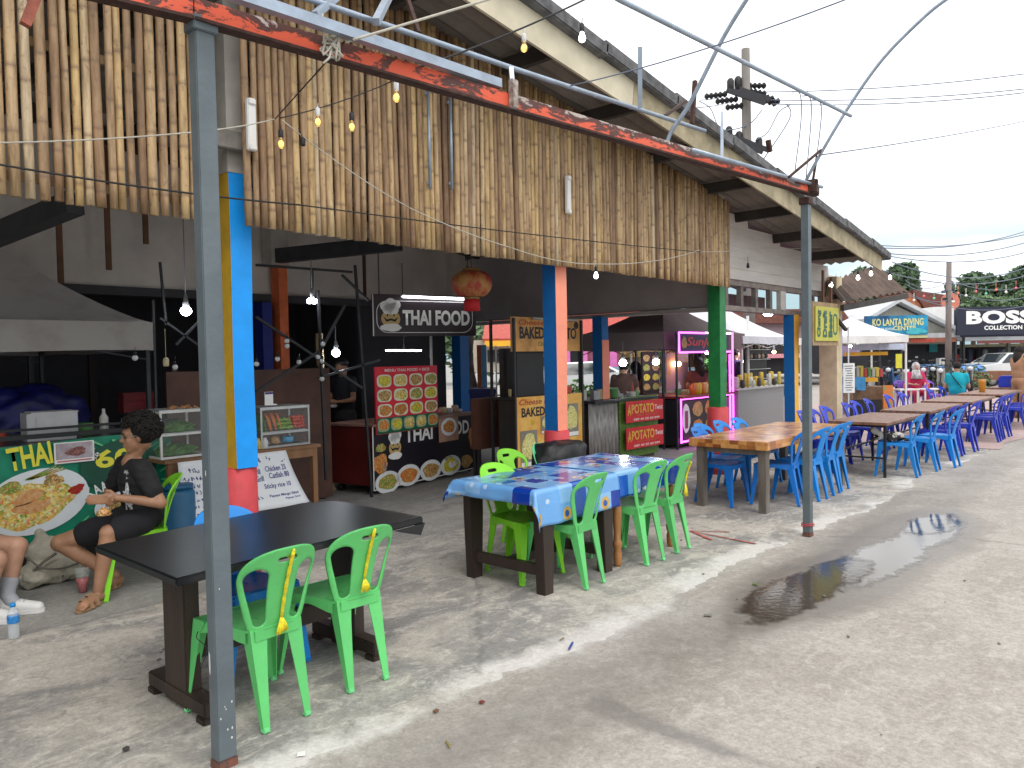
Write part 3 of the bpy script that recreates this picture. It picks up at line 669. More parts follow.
def pipe(name, pts, r, label, m=m_galv, seg=8, cat_='pipe', group='galvanised pipes of the awning frame', square=False):
    pts = [Vector(p) for p in pts]; c = pts[0].copy(); b = MB()
    if square:
        for p, q in zip(pts, pts[1:]): b.beam(p, q, r*2, r*2)
    else: b.tube(pts, r, seg)
    b.v = [tuple(Vector(v)-c) for v in b.v]
    return tag(b.build(name, m, None, c), label, cat_, group)
def lerp_pts(pts, n):
    """smooth curve through the points (Catmull-Rom)"""
    P = [Vector(p) for p in pts]; P = [P[0]*2-P[1]]+P+[P[-1]*2-P[-2]]; r = []
    for i in range(1, len(P)-2):
        for k_ in range(n):
            u = k_/n; a, b_, c, d = P[i-1], P[i], P[i+1], P[i+2]
            r.append(.5*((2*b_)+(c-a)*u+(2*a-5*b_+4*c-d)*u*u+(3*b_-a-3*c+d)*u**3))
    r.append(P[-2]); return r
pipe('frame_pipe', [at(180, -24, Y=2.72), at(499, 84, Y=2.72)], .022, 'pale square pipe just above the red beam, ending at the white splice plate', square=True)
pipe('frame_pipe', [at(215, -40, Y=2.95), at(300, -4, Y=2.92), at(512, 68, Y=2.9), at(705, 131, Y=2.88)], .015, 'long round pipe behind the red beam below the cream fascia')
pipe('frame_pipe', [at(692, 150, Y=2.55), at(822, 187, Y=2.53)], .016, 'short round pipe lying along the far end of the red beam')
pipe('frame_pipe', [at(575, -26, Y=2.05), at(620, 0, Y=2.05), at(851, 116, Y=2.05)], .013, 'straight pipe crossing the sky above the near hoop pipe')
HX = 6.72
pipe('hoop_pipe', lerp_pts([at(803, 186, X=HX), at(820, 155, X=HX), at(848, 108, X=HX), at(882, 60, X=HX), at(920, 21, X=HX), at(947, -1, X=HX), at(985, -24, X=HX)], 6), .0145, 'far curved hoop pipe rising from the far grey post into the sky')
pipe('hoop_pipe', lerp_pts([at(665, 150, X=4.85), at(671, 132, X=4.87), at(690, 103, X=4.9), at(722, 40, X=4.9), at(745, 2, X=4.9), at(766, -28, X=4.9)], 5), .015, 'near curved hoop pipe crossing the straight pipe against the sky')
def strut(a, b_, r, label, m=m_rust): return pipe('strut', [a, b_], r, label, m, 6, 'strut', 'short struts of the awning frame', True)
strut(at(812, 186, Y=2.53), at(817, 156, Y=2.5), .008, 'upper dark strut beside the hoop at the far grey post')
strut(at(789, 177, Y=2.5), at(821, 150, Y=2.45), .009, 'slanting dark strut left of the hoop at the far grey post')
strut(at(640, 47, Y=2.75), at(640, 108, Y=2.8), .014, 'pale upright stub on the long pipe near the fascia', m_galv)
strut(at(722, 113, Y=2.85), at(722, 160, Y=2.72), .011, 'pale upright stub left of the power pole', m_galv)
strut(at(695, 81, Y=3.2), at(692, 124, Y=3.2), .016, 'rusty upright stub beside the near hoop')
strut(at(665, 116, Y=2.9), at(686, 101, Y=3.1), .010, 'rusty slanting stub at the near hoop')
strut(at(25, 25, Y=2.8), at(38, -8, Y=2.8), .014, 'rusty strut end hanging in the top left corner', mat('rust_red', (.28,.08,.05), .8, var=.3, scale=20))
strut(at(315, 15, Y=2.85), at(340, -6, Y=3.0), .014, 'pale short pipe crossing above the red beam at left', m_galv)
strut(at(376, 22, Y=2.82), at(390, -6, Y=3.1), .016, 'pale short upright pipe above the rope knot', m_galv)
strut(at(419, 33, Y=3.1), at(406, -6, Y=3.3), .010, 'thin rusty rod behind the pipes above the rope knot')
strut(at(511, 68, Y=2.8), at(514, 104, Y=2.73), .012, 'pale upright at the white splice plate', m_galv)
strut(at(770, 152, Y=2.5), at(768, 140, Y=2.5), .016, 'rusty lump on the far end pipe')
b = MB(); p0 = at(812, 190, Y=2.54)
b.box((0, 0, 0), (.16, .10, .07)); b.box((.03, -.02, .05), (.05, .05, .09)); b.box((-.05, 0, .05), (.03, .06, .06)); tag(b.build('pipe_clamp', m_rust, None, p0, .2, bevel=.006), 'rusty clamp and plates bolted on top of the far grey post', 'clamp')
# wires and ropes
m_wire = mat('black_wire', (.015,.015,.017), .6, var=0); m_rope = mat('pale_rope', (.5,.47,.4), .8, var=.1, scale=40); m_gw = mat('grey_wire', (.16,.19,.26), .6, var=0)
def wire(a, b_, label, sag=.05, r=.004, m=None, n=14, name='wire', group='wires and ropes strung over the market'):
    a, b_ = Vector(a), Vector(b_); pts = []
    for i in range(n+1):
        u = i/n; p = a.lerp(b_, u); p.z -= sag*4*u*(1-u); pts.append(p)
    return pipe(name, pts, r, label, m or m_wire, 5, name, group)
wire(at(-20, 143, Y=4.3), at(186, 133, Y=3.6), 'pale wire running level across the bamboo at far left', .01, .004, m_rope)
wire(at(186, 133, Y=3.6), at(275, 119, Y=4.45), 'pale wire from the near grey post to the first bulbs', .01, .004, m_rope)
wire(at(275, 119, Y=4.4), at(345, 41, Y=2.75), 'dark cable from the first bulbs up to the rope knot', -.0, .004)
wire(at(-10, 163, Y=4.5), at(300, 205, Y=4.52), 'black cable sagging over the bamboo at left', .02, .006)
wire(at(300, 205, Y=4.52), at(700, 252, Y=4.52), 'black cable sagging over the middle of the bamboo', .02, .005)
wire(at(700, 252, Y=4.52), at(862, 244, Y=4.5), 'pale cable running on past the green column', .02, .004, m_rope)
for i, (a, b_, s_) in enumerate((((282, 120), (410, 208), .03), ((410, 208), (512, 248), .02), ((512, 248), (600, 264), .04), ((600, 264), (700, 250), .05))):
    wire(at(*a, Y=4.45), at(*b_, Y=4.5), ['pale rope falling from the first bulbs across the bamboo', 'pale rope in the middle of the bamboo', 'pale rope left of the bulb at the screen foot', 'pale rope rising to the green column'][i], s_, .0042, m_rope)
wire(at(345, 42, Y=2.75), at(375, 36, Y=2.7), 'pale rope end at the knot', 0, .006, m_rope)
wire(at(353, 40, Y=2.7), at(500, -4, Y=2.3), 'pale rope leading up from the knot to the top edge', .0, .006, m_rope)
wire(at(411, 70, Y=2.8), at(600, -8, Y=2.3), 'dark rope leading up past the hanging bulbs', .02, .005)
wire(at(570, 86, Y=2.8), at(860, -6, Y=1.2), 'blue grey rope tied to the long pipe', .03, .004, m_gw)
wire(at(820, 155, Y=2.45), at(1080, 108, d=14), 'thin wire leaving the far hoop towards the right', .05, .006, m_gw)
wire(at(411, 70, Y=2.8), at(388, 83, Y=4.3), 'dark rope end behind the red beam', .0, .005)
wire(at(388, 83, Y=4.3), at(280, 118, Y=4.4), 'black string light cable left of the red beam', .02, .004)
b = MB(); random.seed(3); k0 = BP[1].lerp(BP[2], .44)+Vector((0, -.03, .02))
for i in range(7):
    pts = [Vector((random.uniform(-.05, .05), random.uniform(-.03, .02), random.uniform(-.05, .05))) for _ in range(4)]; b.tube(lerp_pts(pts+[pts[0]], 4), .005, 5)
b.tube([(0, 0, 0), (-.03, -.02, -.06), (-.06, -.02, -.09)], .005, 5); b.tube([(-.04, 0, .0), (-.05, -.01, .12)], .004, 5)
tag(b.build('rope_knot', m_rope, None, at(332, 47, Y=2.76)), 'tangled pale rope knot tied round the red beam', 'rope')
# bulbs
m_warm = emis('warm_filament', (1, .72, .25), 2.2); m_lit = emis('lit_bulb', (1, .95, .85), 5.); m_led = emis("white_led_lamp", (.86, .93, 1), 45.)
m_glassb = mat('clear_bulb_glass', (.75,.55,.25), .05, var=0, trans=.85); m_sock_w = mat('white_socket', (.65,.65,.64), .5, var=.05)
def bulb(p, label, s=1., sock='w', lit=False, cord=.03, group='bulbs of the string lights'):
    t = thing('light_bulb', label, 'light bulb', p, 0, group)
    b = MB(); b.lathe((0, 0, .0), [(.013*s, 0), (.015*s, .005*s), (.015*s, .045*s), (.006*s, .055*s)], 10); b.tube([(0, 0, .05*s), (.004, 0, .05*s+cord)], .0025, 5); b.build('socket', m_sock_w if sock == 'w' else m_wire, t)
    b = MB(); b.lathe((0, 0, 0), [(.011*s, 0), (.013*s, -.01*s), (.021*s, -.03*s), (.023*s, -.042*s), (.017*s, -.057*s), (.004*s, -.064*s)], 12); b.build('glass', m_lit if lit else m_glassb, t)
    if not lit: b = MB(); b.ball((0, 0, -.035*s), (.011*s, .011*s, .018*s), 8, 6); b.build('filament', m_warm, t)
    return t
for px, py, sk, lt, lab, yy in ((100/4+256, 138, 'b', 0, 'black socket bulb lowest at left on the bamboo', 4.4), (247/4+256, 116, 'w', 0, 'white socket bulb hanging left of the red beam', 4.3), (385/4+256-.5, 121, 'b', 0, 'black socket bulb in front of the bamboo below the rope', 4.2), (561/4+256, 91, 'w', 0, 'white socket bulb directly under the red beam', 3.6),
        (524, 42, 'w', 0, 'bulb in front of the cream fascia end', 2.55), (582, 32, 'b', 1, 'glowing bulb hanging against the roof edge at top', 2.3), (596, 272, 'b', 1, 'glowing bulb at the foot of the bamboo screen', 4.5)):
    bulb(at(px, py, Y=yy), lab, 1.05 if yy > 3.4 else .8, sk, lt)
b = MB(); b.lathe((0, 0, 0), [(.013, 0), (.016, .01), (.016, .05), (.006, .06)], 10); b.tube([(0, 0, .055), (-.03, 0, .11)], .003, 5); tag(b.build('empty_socket', m_wire, None, at(303, 146, Y=4.42)), 'black lamp socket without a bulb on the bamboo', 'lamp socket')
b = MB(); b.lathe((0, 0, 0), [(.02, 0), (.022, .02), (.012, .07)], 10); b.tube([(0, 0, .06), (0, 0, .16)], .003, 5); tag(b.build('empty_socket', m_wire, None, at(748, 268, Y=4.75)), 'black lamp socket dangling before the white boarded wall', 'lamp socket')
# ------------------------------------------------------------ plastic chairs
def sdf_sheet(f, u0, u1, v0, v1, du, fmap, th):
    """sheet cut out by a signed outline f(u,v)<0, bent in space by fmap, with thickness"""
    nu, nv = int((u1-u0)/du)+1, int((v1-v0)/du)+1
    def snap(u, v):
        e = 1e-4
        for _ in range(3):
            d = f(u, v); gx = (f(u+e, v)-f(u-e, v))/(2*e); gy = (f(u, v+e)-f(u, v-e))/(2*e); g2 = gx*gx+gy*gy
            if g2 < 1e-6: break
            st = max(-du*1.1, min(du*1.1, d/g2)); u -= st*gx; v -= st*gy
        return u, v
    keep = {}; fs = []
    for j in range(nv):
        for i in range(nu):
            if f(u0+(i+.5)*du, v0+(j+.5)*du) < 0: fs.append(((i, j), (i+1, j), (i+1, j+1), (i, j+1)))
    cnt = {}
    for q in fs:
        for k in q: cnt[k] = cnt.get(k, 0)+1
    idx = {}; vs = []
    for k, c in cnt.items():
        u, v = u0+k[0]*du, v0+k[1]*du
        if c < 4: u, v = snap(u, v)
        idx[k] = len(vs); vs.append((u, v))
    top = [Vector(fmap(u, v, 0)) for u, v in vs]; bot = [Vector(fmap(u, v, th)) for u, v in vs]
    n = len(vs); F = []
    ed = {}
    for q in fs:
        a = [idx[k] for k in q]; F.append(tuple(a)); F.append(tuple(n+i for i in a[::-1]))
        for s_ in range(4):
            e_ = (a[s_], a[(s_+1) % 4]); ed[e_] = 1
    for (a, c) in ed:
        if (c, a) not in ed: F.append((c, a, n+a, n+c))
    return top+bot, F
def capd(u, v, a, c, ra, rb):
    ax, ay = a; dx, dy = c[0]-ax, c[1]-ay; t = max(0, min(1, ((u-ax)*dx+(v-ay)*dy)/(dx*dx+dy*dy)))
    return math.hypot(u-ax-t*dx, v-ay-t*dy)-(ra+(rb-ra)*t)
def rbox(u, v, cx, cy, hx, hy, r):
    qx, qy = abs(u-cx)-hx+r, abs(v-cy)-hy+r
    return math.hypot(max(qx, 0), max(qy, 0))+min(max(qx, qy), 0)-r
BH = .415
def back_f(u, v):
    w = .128+.062*min(1, max(0, v/.26))**.8
    hv = BH
    # outline: widening body closed by a broad arch
    if v < .27: d = max(abs(u)-w, -v)
    else:
        d = ((abs(u)/.19)**2.5+((v-.27)/(hv-.27))**2.3)**(1/2.4)-1; d *= .13
        d = max(d, -v)
    win = capd(abs(u), v, (.088, .048), (.121, .268), .029, .051)
    han = rbox(u, v, 0, .352, .048, .0135, .013)
    return max(d, -win, -han)
def back_map(u, v, t):
    lean = .10*v/BH+.055*(v/BH)**2
    curl = .34*(u*u)/.19*(.5+.5*min(1, v/.2))
    return (u, -.185-lean*.85+curl-t*.9, .425+v*.90)
def seat_f(u, v):
    w = .205-.075*((.2-v)/.4)**1.15 if v < .2 else .205
    d = max(abs(u)-w, abs(v)-.2)
    # rounded corners
    qx, qy = abs(u)-w+.05, abs(v)-.2+.05
    d = math.hypot(max(qx, 0), max(qy, 0))+min(max(qx, qy), 0)-.05
    for k in (-1, 0, 1): d = max(d, -capd(u, v, (.045*k, -.045+.012*abs(k)), (.06*k, .005), .004, .004))
    d = max(d, -capd(u, v, (-.035, -.11), (.035, -.11), .004, .004))
    return d
def seat_map(u, v, t):
    dish = -.014*max(0, 1-(u/.2)**2)*max(0, 1-(v/.2)**2)
    lip = -.02*max(0, (v-.15)/.05)**2
    return (u, v, .435+dish+lip-t)
def chair_leg(front, sx_):
    """open angle-section leg that flares out of the seat and tapers to the foot"""
    b = MB(); n = 9; vs = []
    if front: top = Vector((.196*sx_, .185, .425)); bot = Vector((.232*sx_, .225, 0)); oy = 1
    else: top = Vector((.128*sx_, -.187, .425)); bot = Vector((.118*sx_, -.262, 0)); oy = -1
    for i in range(n+1):
        t = i/n; c = top.lerp(bot, t); wid = .030+.050*(1-t)**1.1+.035*max(0, 1-t*7)**2; th = .006
        if i == 0: c.z = .432
        # corner outside, arms running inwards along x and y
        prof = [(0, 0), (-wid*1.0, 0), (-wid*1.0, -th), (-th-.004, -th-.004), (-th, -wid*.9), (0, -wid*.9)]
        rb = .004
        for (a, c_) in prof: vs.append((c.x+a*sx_, c.y+c_*oy, c.z))
    m_ = 6
    fs = [(i*m_+k, i*m_+(k+1) % m_, (i+1)*m_+(k+1) % m_, (i+1)*m_+k) for i in range(n) for k in range(m_)]+[tuple(range(m_)), tuple(n*m_+k for k in range(m_))]
    b.add(vs, fs); return b, bot
CH_CACHE = {}
def make_chair(m_, mfoot, key):
    t = bpy.data.objects.new('plastic_chair', None); COL.objects.link(t)
    b = MB(); vs, fs = sdf_sheet(back_f, -.2, .2, -.01, .42, .0098, back_map, .011); b.add(vs, fs, smooth=True)
    o = b.build('backrest', m_, t)
    b = MB(); vs, fs = sdf_sheet(seat_f, -.22, .22, -.21, .21, .0125, seat_map, .012); b.add(vs, fs, smooth=False)
    # skirt round the seat
    def edge(v_): return (.205-.075*((.2-v_)/.4)**1.15)
    for sgn in (-1, 1):
        pts = [(-.165+.33*k/8) for k in range(9)]
        vv = []
        for v_ in pts:
            x_ = edge(v_)*sgn; hz = .048+.012*math.cos((v_)/.165*PI)*-1
            vv += [(x_, v_, .432), (x_, v_, .432-hz), (x_-.005*sgn, v_, .432-hz), (x_-.005*sgn, v_, .432)]
        b.add(vv, [(i*4+k, i*4+(k+1) % 4, (i+1)*4+(k+1) % 4, (i+1)*4+k) for i in range(8) for k in range(4)])
    b.box((0, .197, .405), (.34, .006, .045)); b.box((0, -.196, .405), (.22, .008, .045))
    b.build('seat', m_, t)
    for fr in (True, False):
        for s_ in (-1, 1):
            lb, bot = chair_leg(fr, s_); lg = lb.build('leg', m_, t, bevel=0)
            b = MB(); oy = 1 if fr else -1
            b.box((bot.x-.014*s_, bot.y-.013*oy, .011), (.034, .032, .022), taper=.9); b.build('foot_pad', mfoot, lg, bevel=.005)
    return t
def plast(name, c, foot=None, r=.38):
    m_ = mat(name, c, r, var=.07, scale=3, bump=.05, bscale=90)
    nt = m_.node_tree; N, L = nt.nodes, nt.links; b_ = N['Principled BSDF']; lk = b_.inputs['Base Color'].links[0]; src = lk.from_socket
    oi = N.new('ShaderNodeObjectInfo'); mr_ = N.new('ShaderNodeMapRange'); mr_.inputs[3].default_value = .86; mr_.inputs[4].default_value = 1.10; L.new(oi.outputs['Random'], mr_.inputs[0])
    hs = N.new('ShaderNodeHueSaturation'); L.new(mr_.outputs[0], hs.inputs['Value']); L.new(src, hs.inputs['Color'])
    tc = N.new('ShaderNodeTexCoord'); n1 = N.new('ShaderNodeTexNoise'); n1.inputs['Scale'].default_value = 26; n1.inputs['Detail'].default_value = 8; n1.inputs['Roughness'].default_value = .75; L.new(tc.outputs['Object'], n1.inputs[0])
    r1 = N.new('ShaderNodeValToRGB'); r1.color_ramp.elements[0].position = .56; r1.color_ramp.elements[1].position = .76; r1.color_ramp.elements[1].color = (.6, .6, .6, 1); L.new(n1.outputs['Fac'], r1.inputs[0])
    mx = N.new('ShaderNodeMixRGB'); mx.inputs[2].default_value = (.22, .20, .16, 1); L.new(r1.outputs[0], mx.inputs[0]); L.new(hs.outputs[0], mx.inputs[1]); L.new(mx.outputs[0], b_.inputs['Base Color'])
    r2 = N.new('ShaderNodeMapRange'); r2.inputs[3].default_value = r-.08; r2.inputs[4].default_value = r+.22; L.new(n1.outputs['Fac'], r2.inputs[0]); L.new(r2.outputs[0], b_.inputs['Roughness'])
    return m_
mg = plast('green_plastic', (.12,.56,.16)); mgf = plast('pale_green_foot', (.20,.68,.30))
ml = plast('lime_plastic', (.22,.66,.02)); mmt = plast('mint_plastic', (.16,.72,.36))
mbl = plast('azure_plastic', (.0,.225,.68)); mcob = plast('cobalt_plastic', (.012,.035,.46)); mpur = plast('violet_plastic', (.17,.07,.48))
mbd = plast('strong_blue_plastic', (.0,.17,.62))
PROTO = {}
def chair(kind, x, y, rz, label, group, s=1.0):
    M_ = dict(green=(mg, mgf), lime=(ml, ml), mint=(mmt, mmt), azure=(mbl, mbl), cobalt=(mcob, mcob), violet=(mpur, mpur), blue=(mbd, mbd))[kind]
    if kind not in PROTO:
        PROTO[kind] = make_chair(*M_, kind); c = PROTO[kind]; kids(c); [kids(k) for k in kids(c)]
    else: c = copy_tree(PROTO[kind])
    c.location = (x, y, .009); c.rotation_euler = (0, 0, rz); c.scale = (s, s, s*1.0)
    tag(c, label, 'chair', group); c.name = 'plastic_chair'
    return c
G1, G2, G3, G4 = 'green chairs at the black table', 'green chairs at the blue cloth table', 'blue chairs at the butcher block table', 'blue chairs along the row of thin brown tables'
def ribbon(ch, u, v0, v1, tassel, label, m_):
    """knotted plastic ribbon hung over the top of a backrest"""
    b = MB(); R_ = Matrix.Rotation(ch.rotation_euler.z, 3, 'Z'); pts = []
    for k in range(13):
        v = v0+(v1-v0)*k/12; p = Vector(back_map(u, v, .016)); p.y -= .006; pts.append(p)
    rr = [.006+.004*abs(math.sin(k*1.2)) for k in range(13)]; rr[-1] = .007
    b.tube(pts, rr, 6)
    for k in range(9):
        a = -1+2*k/8; e_ = pts[-1]+Vector((a*.026+random.uniform(-.004, .004), -.006, -tassel*random.uniform(.8, 1))); b.tube([pts[-1]+Vector((0, 0, .004)), pts[-1].lerp(e_, .5)+Vector((a*.004, -.004, 0)), e_], [.005, .005, .006], 5)
    b.tube([Vector(back_map(u, v0, .0))+Vector((0, .004, 0)), Vector(back_map(u, v0+.0, -.01))+Vector((0, .006, 0)), Vector(back_map(u, v0-.05, -.006))], .006, 5)
    b.v = [tuple(R_ @ Vector(v)) for v in b.v]
    return tag(b.build('ribbon', m_, None, ch.location), label, 'ribbon')
m_rib = mat('yellow_ribbon', (.75,.62,.02), .6, var=.25, scale=60)
random.seed(21)
c1 = chair('green', 1.80, 3.25, rad(1), 'bright green plastic chair nearest the front grey post, yellow tassel hanging down its back', G1)
c2 = chair('green', 2.29, 3.29, rad(-2), 'bright green plastic chair at the right end of the black table with knotted yellow ribbon', G1)
ribbon(c1, .01, .40, .045, .075, 'yellow plastic ribbon with tassel on the nearest green chair', m_rib)
ribbon(c2, .005, .40, .11, .065, 'knotted yellow plastic ribbon on the green chair at the right end of the black table', m_rib)
chair('azure', 2.06, 3.77, rad(178), 'azure plastic chair behind the black table, in front of the nearest column', 'blue chairs at the black table')
chair('green', 4.30, 3.39, rad(2), 'green plastic chair nearest the dark wooden table legs, left of three along the cloth', G2)
chair('green', 5.10, 3.38, rad(-4), 'green plastic chair in the middle of three on the near side of the cloth', G2)
c5 = chair('green', 5.53, 3.40, rad(3), 'green plastic chair at the right corner of the cloth with a yellow tassel', G2)
b = ribbon(c5, .15, .32, .12, .12, 'frayed yellow ribbon on the chair at the right corner of the cloth', m_rib)
chair('lime', 4.22, 3.74, rad(178), 'lime plastic chair tucked into the left end of the cloth table facing the street', G2)
chair('lime', 4.98, 4.27, rad(183), 'lime plastic chair behind the cloth in front of the black bag', G2)
chair('mint', 5.48, 4.30, rad(180), 'mint plastic chair on the far side of the cloth', G2)
for i, (x, y, rz) in enumerate(((7.62, 3.86, 183), (8.05, 4.07, 178), (8.55, 4.08, 181), (9.05, 4.1, 180))):
    chair('blue' if i == 0 else 'azure', x, y, rad(rz), ['blue chair under the left end of the butcher block table by the red column base', 'second blue chair from the left on the far side of the butcher block table', 'third blue chair from the left on the far side of the butcher block table', 'rightmost blue chair on the far side of the butcher block table'][i], G3)
for i, (x, y, rz) in enumerate(((7.95, 3.38, 8), (8.38, 3.30, -3), (8.80, 3.31, 2), (9.15, 3.33, -2))):
    chair(['blue', 'azure', 'azure', 'azure'][i], x, y, rad(rz), ['blue chair under the butcher block table left of the far grey post', 'blue chair with yellow string directly behind the far grey post', 'second blue chair right of the far grey post at the butcher block table', 'outermost blue chair right of the far grey post, near the table corner leg'][i], G3)
cc = chair('azure', 10.62, 2.93, rad(4), 'azure plastic chair with the cat lying on its seat', G4)
for i, (k, x, y, rz, lab) in enumerate((('azure', 11.30, 2.86, 2, 'azure chair between the cat chair and the last azure chair'), ('azure', 11.82, 2.74, -3, 'last azure chair of the near row, turned slightly to the street'),
        ('cobalt', 10.55, 3.86, 180, 'cobalt chair at the left behind the first thin brown table'), ('cobalt', 11.05, 3.9, 184, 'cobalt chair in the middle behind the first thin brown table'), ('cobalt', 11.6, 3.95, 176, 'cobalt chair at the right behind the first thin brown table'),
        ('cobalt', 12.55, 3.95, 180, 'cobalt chair left behind the second thin brown table'), ('cobalt', 13.1, 4.0, 180, 'cobalt chair middle behind the second thin brown table'), ('cobalt', 13.75, 4.0, 183, 'cobalt chair right behind the second thin brown table'),
        ('cobalt', 12.5, 2.95, 0, 'cobalt chair directly right of the last azure chair'), ('cobalt', 13.15, 2.95, 3, 'cobalt chair on the street side of the second thin brown table, middle'), ('cobalt', 13.8, 2.9, -2, 'cobalt chair on the street side of the second thin brown table, right'),
        ('cobalt', 15.35, 2.85, 0, 'first of three cobalt chairs on the street side of the third thin brown table'), ('cobalt', 15.85, 2.87, 2, 'middle of three cobalt chairs on the street side of the third thin brown table'), ('cobalt', 16.4, 2.86, -2, 'last of three cobalt chairs on the street side of the third thin brown table'),
        ('cobalt', 15.2, 4.1, 180, 'cobalt chair left behind the third thin brown table'), ('cobalt', 16.1, 4.1, 180, 'cobalt chair right behind the third thin brown table'),
        ('cobalt', 18.0, 2.85, 0, 'first cobalt chair at the fourth thin brown table by the picture edge'), ('cobalt', 18.5, 2.87, 2, 'second cobalt chair at the fourth thin brown table by the picture edge'), ('cobalt', 19.0, 2.86, -2, 'third cobalt chair at the fourth thin brown table by the picture edge'), ('cobalt', 19.5, 2.9, 0, 'fourth cobalt chair at the fourth thin brown table by the picture edge'),
        ('cobalt', 17.9, 4.05, 180, 'cobalt chair behind the fourth thin brown table, left'), ('cobalt', 19.1, 4.1, 180, 'cobalt chair behind the fourth thin brown table, right'),
        ('cobalt', 21.0, 4.1, 180, 'cobalt chair behind the fifth thin brown table next to the picture edge'))):
    chair(k, x, y, rad(rz), lab, G4)

# ------------------------------------------------------------ tables
m_btop = mat('black_vinyl_top', (.010,.011,.013), .33, var=.4, scale=3, bump=.06, bscale=14)
t = thing('dining_table', 'long low table with black vinyl top and dark trestle legs beside the nearest post', 'table', (2.03, 3.53, 0), 0)
b = MB(); b.prism([(-.68, -.50), (.73, -.38), (.72, .40), (.55, .52), (-.67, .38)], 2, .715, .752); b.build('tabletop', m_btop, t, bevel=.008)
b = MB()
pts = [(.60, -.437, .735), (.735, -.42, .735), (.74, -.3, .735)]
b.add([(.50, -.405, .716), (.735, -.385, .716), (.735, -.25, .716), (.75, -.33, .66), (.70, -.39, .655), (.58, -.408, .69)], [(0, 5, 4, 1), (1, 4, 3, 2)]); b.build('loose_vinyl_corner', m_btop, t)
for x in (-.43, .50):
    b = MB(); b.box((x, 0.02, .37), (.075, .22, .70)); lg = b.build('leg', m_woodd, t, bevel=.006)
    b = MB(); b.box((x, 0.02, .07), (.085, .58, .07)); b.box((x, -.23, .017), (.095, .08, .034)); b.box((x, .27, .017), (.095, .08, .034)); b.build('foot_beam', m_woodd, lg, bevel=.006)
b = MB(); b.box((.035, .02, .26), (.93, .05, .10)); b.build('stretcher', m_woodd, t, bevel=.004)
# wire dangling from the leg
pipe('wire', lerp_pts([Vector((1.56, 3.3, .42)), Vector((1.53, 3.25, .41)), Vector((1.56, 3.22, .36)), Vector((1.53, 3.22, .28)), Vector((1.53, 3.2, .18)), Vector((1.57, 3.22, .12))], 4), .002, 'thin dark wire dangling from the left leg of the black table', m_wire, 5, 'wire', 'wires and ropes strung over the market')
# T2: two tables under one pair of cloths
t = thing('dining_table', 'dark brown wooden table under the left blue cloth', 'table', (4.33, 3.62, 0), 0)
b = MB(); b.box((0, .06, .70), (.92, .74, .04)); b.build('tabletop', m_woodd, t)
for x, y in ((-.36, -.31), (-.36, .36), (.34, -.31), (.34, .36)):
    b = MB(); b.prism([(-.045, 0), (.045, 0), (.065, .5), (.065, .68), (-.065, .68), (-.065, .5)], 1, -.04, .04); b.build('leg', m_woodd, t, (x, y, 0), bevel=.004)
b = MB(); b.box((-.36, .02, .16), (.05, .62, .07)); b.box((.34, .02, .16), (.05, .62, .07)); b.box((0, .02, .17), (.7, .05, .06)); b.build('stretcher', m_woodd, t)
t = thing('dining_table', 'wooden table with turned legs under the right blue cloth', 'table', (5.22, 3.62, 0), 0)
m_turn = mat('turned_orange_wood', (.34,.15,.05), .45, var=.25, scale=5, stretch=(1,1,.2))
b = MB(); b.box((0, .06, .70), (.86, .74, .035)); b.build('tabletop', m_turn, t)
prof = [(.024, 0), (.03, .03), (.034, .10), (.026, .13), (.036, .16), (.036, .19), (.024, .21), (.030, .30), (.036, .42), (.03, .50), (.024, .53), (.036, .55), (.036, .58), (.026, .60), (.034, .62), (.036, .69)]
for x, y in ((-.38, -.31), (-.38, .36), (.40, -.31), (.40, .36)):
    b = MB(); b.lathe((0, 0, 0), prof, 14); b.build('leg', m_turn, t, (x, y, 0))
# cloths
mc, ntc, bc = nodes_of('patchwork_table_cloth'); N, L = ntc.nodes, ntc.links
uvn = N.new('ShaderNodeUVMap'); uvn.uv_map = 'UVMap'
def vo(sc, ch=True, off=(0,0,0), rn=0.):
    mp = N.new('ShaderNodeMapping'); mp.inputs['Scale'].default_value = (sc, sc, 1); mp.inputs['Location'].default_value = off; L.new(uvn.outputs[0], mp.inputs[0])
    v_ = N.new('ShaderNodeTexVoronoi'); v_.inputs['Scale'].default_value = 1; v_.inputs['Randomness'].default_value = rn; v_.distance = 'EUCLIDEAN' if not ch else 'CHEBYCHEV'; L.new(mp.outputs[0], v_.inputs['Vector']); return v_
sq = vo(6.5); spx = N.new('ShaderNodeSeparateColor'); L.new(sq.outputs['Color'], spx.inputs[0])
cr = N.new('ShaderNodeValToRGB'); cr.color_ramp.interpolation = 'CONSTANT'; L.new(spx.outputs[0], cr.inputs[0]); e = cr.color_ramp.elements
e[0].color = (.004,.04,.33,1); e[0].position = 0; e[1].position = .27; e[1].color = (.15,.38,.74,1)
for p_, c_ in ((.60, (.01,.10,.50,1)), (.74, (.24,.47,.78,1))): x_ = e.new(p_); x_.color = c_
cur = cr.outputs[0]
def overlay(mask, col, cur):
    mx = N.new('ShaderNodeMixRGB'); L.new(mask, mx.inputs[0]); L.new(cur, mx.inputs[1])
    if isinstance(col, tuple): mx.inputs[2].default_value = (*col, 1)
    else: L.new(col, mx.inputs[2])
    return mx.outputs[0]
def step(src, lo, hi, inv=False):
    r_ = N.new('ShaderNodeValToRGB'); r_.color_ramp.elements[0].position = lo; r_.color_ramp.elements[1].position = hi
    if inv: r_.color_ramp.elements[0].color = (1,1,1,1); r_.color_ramp.elements[1].color = (0,0,0,1)
    L.new(src, r_.inputs[0]); return r_.outputs[0]
def mul(a, c):
    m_ = N.new('ShaderNodeMath'); m_.operation = 'MULTIPLY'; L.new(a, m_.inputs[0]); L.new(c, m_.inputs[1]); return m_.outputs[0]
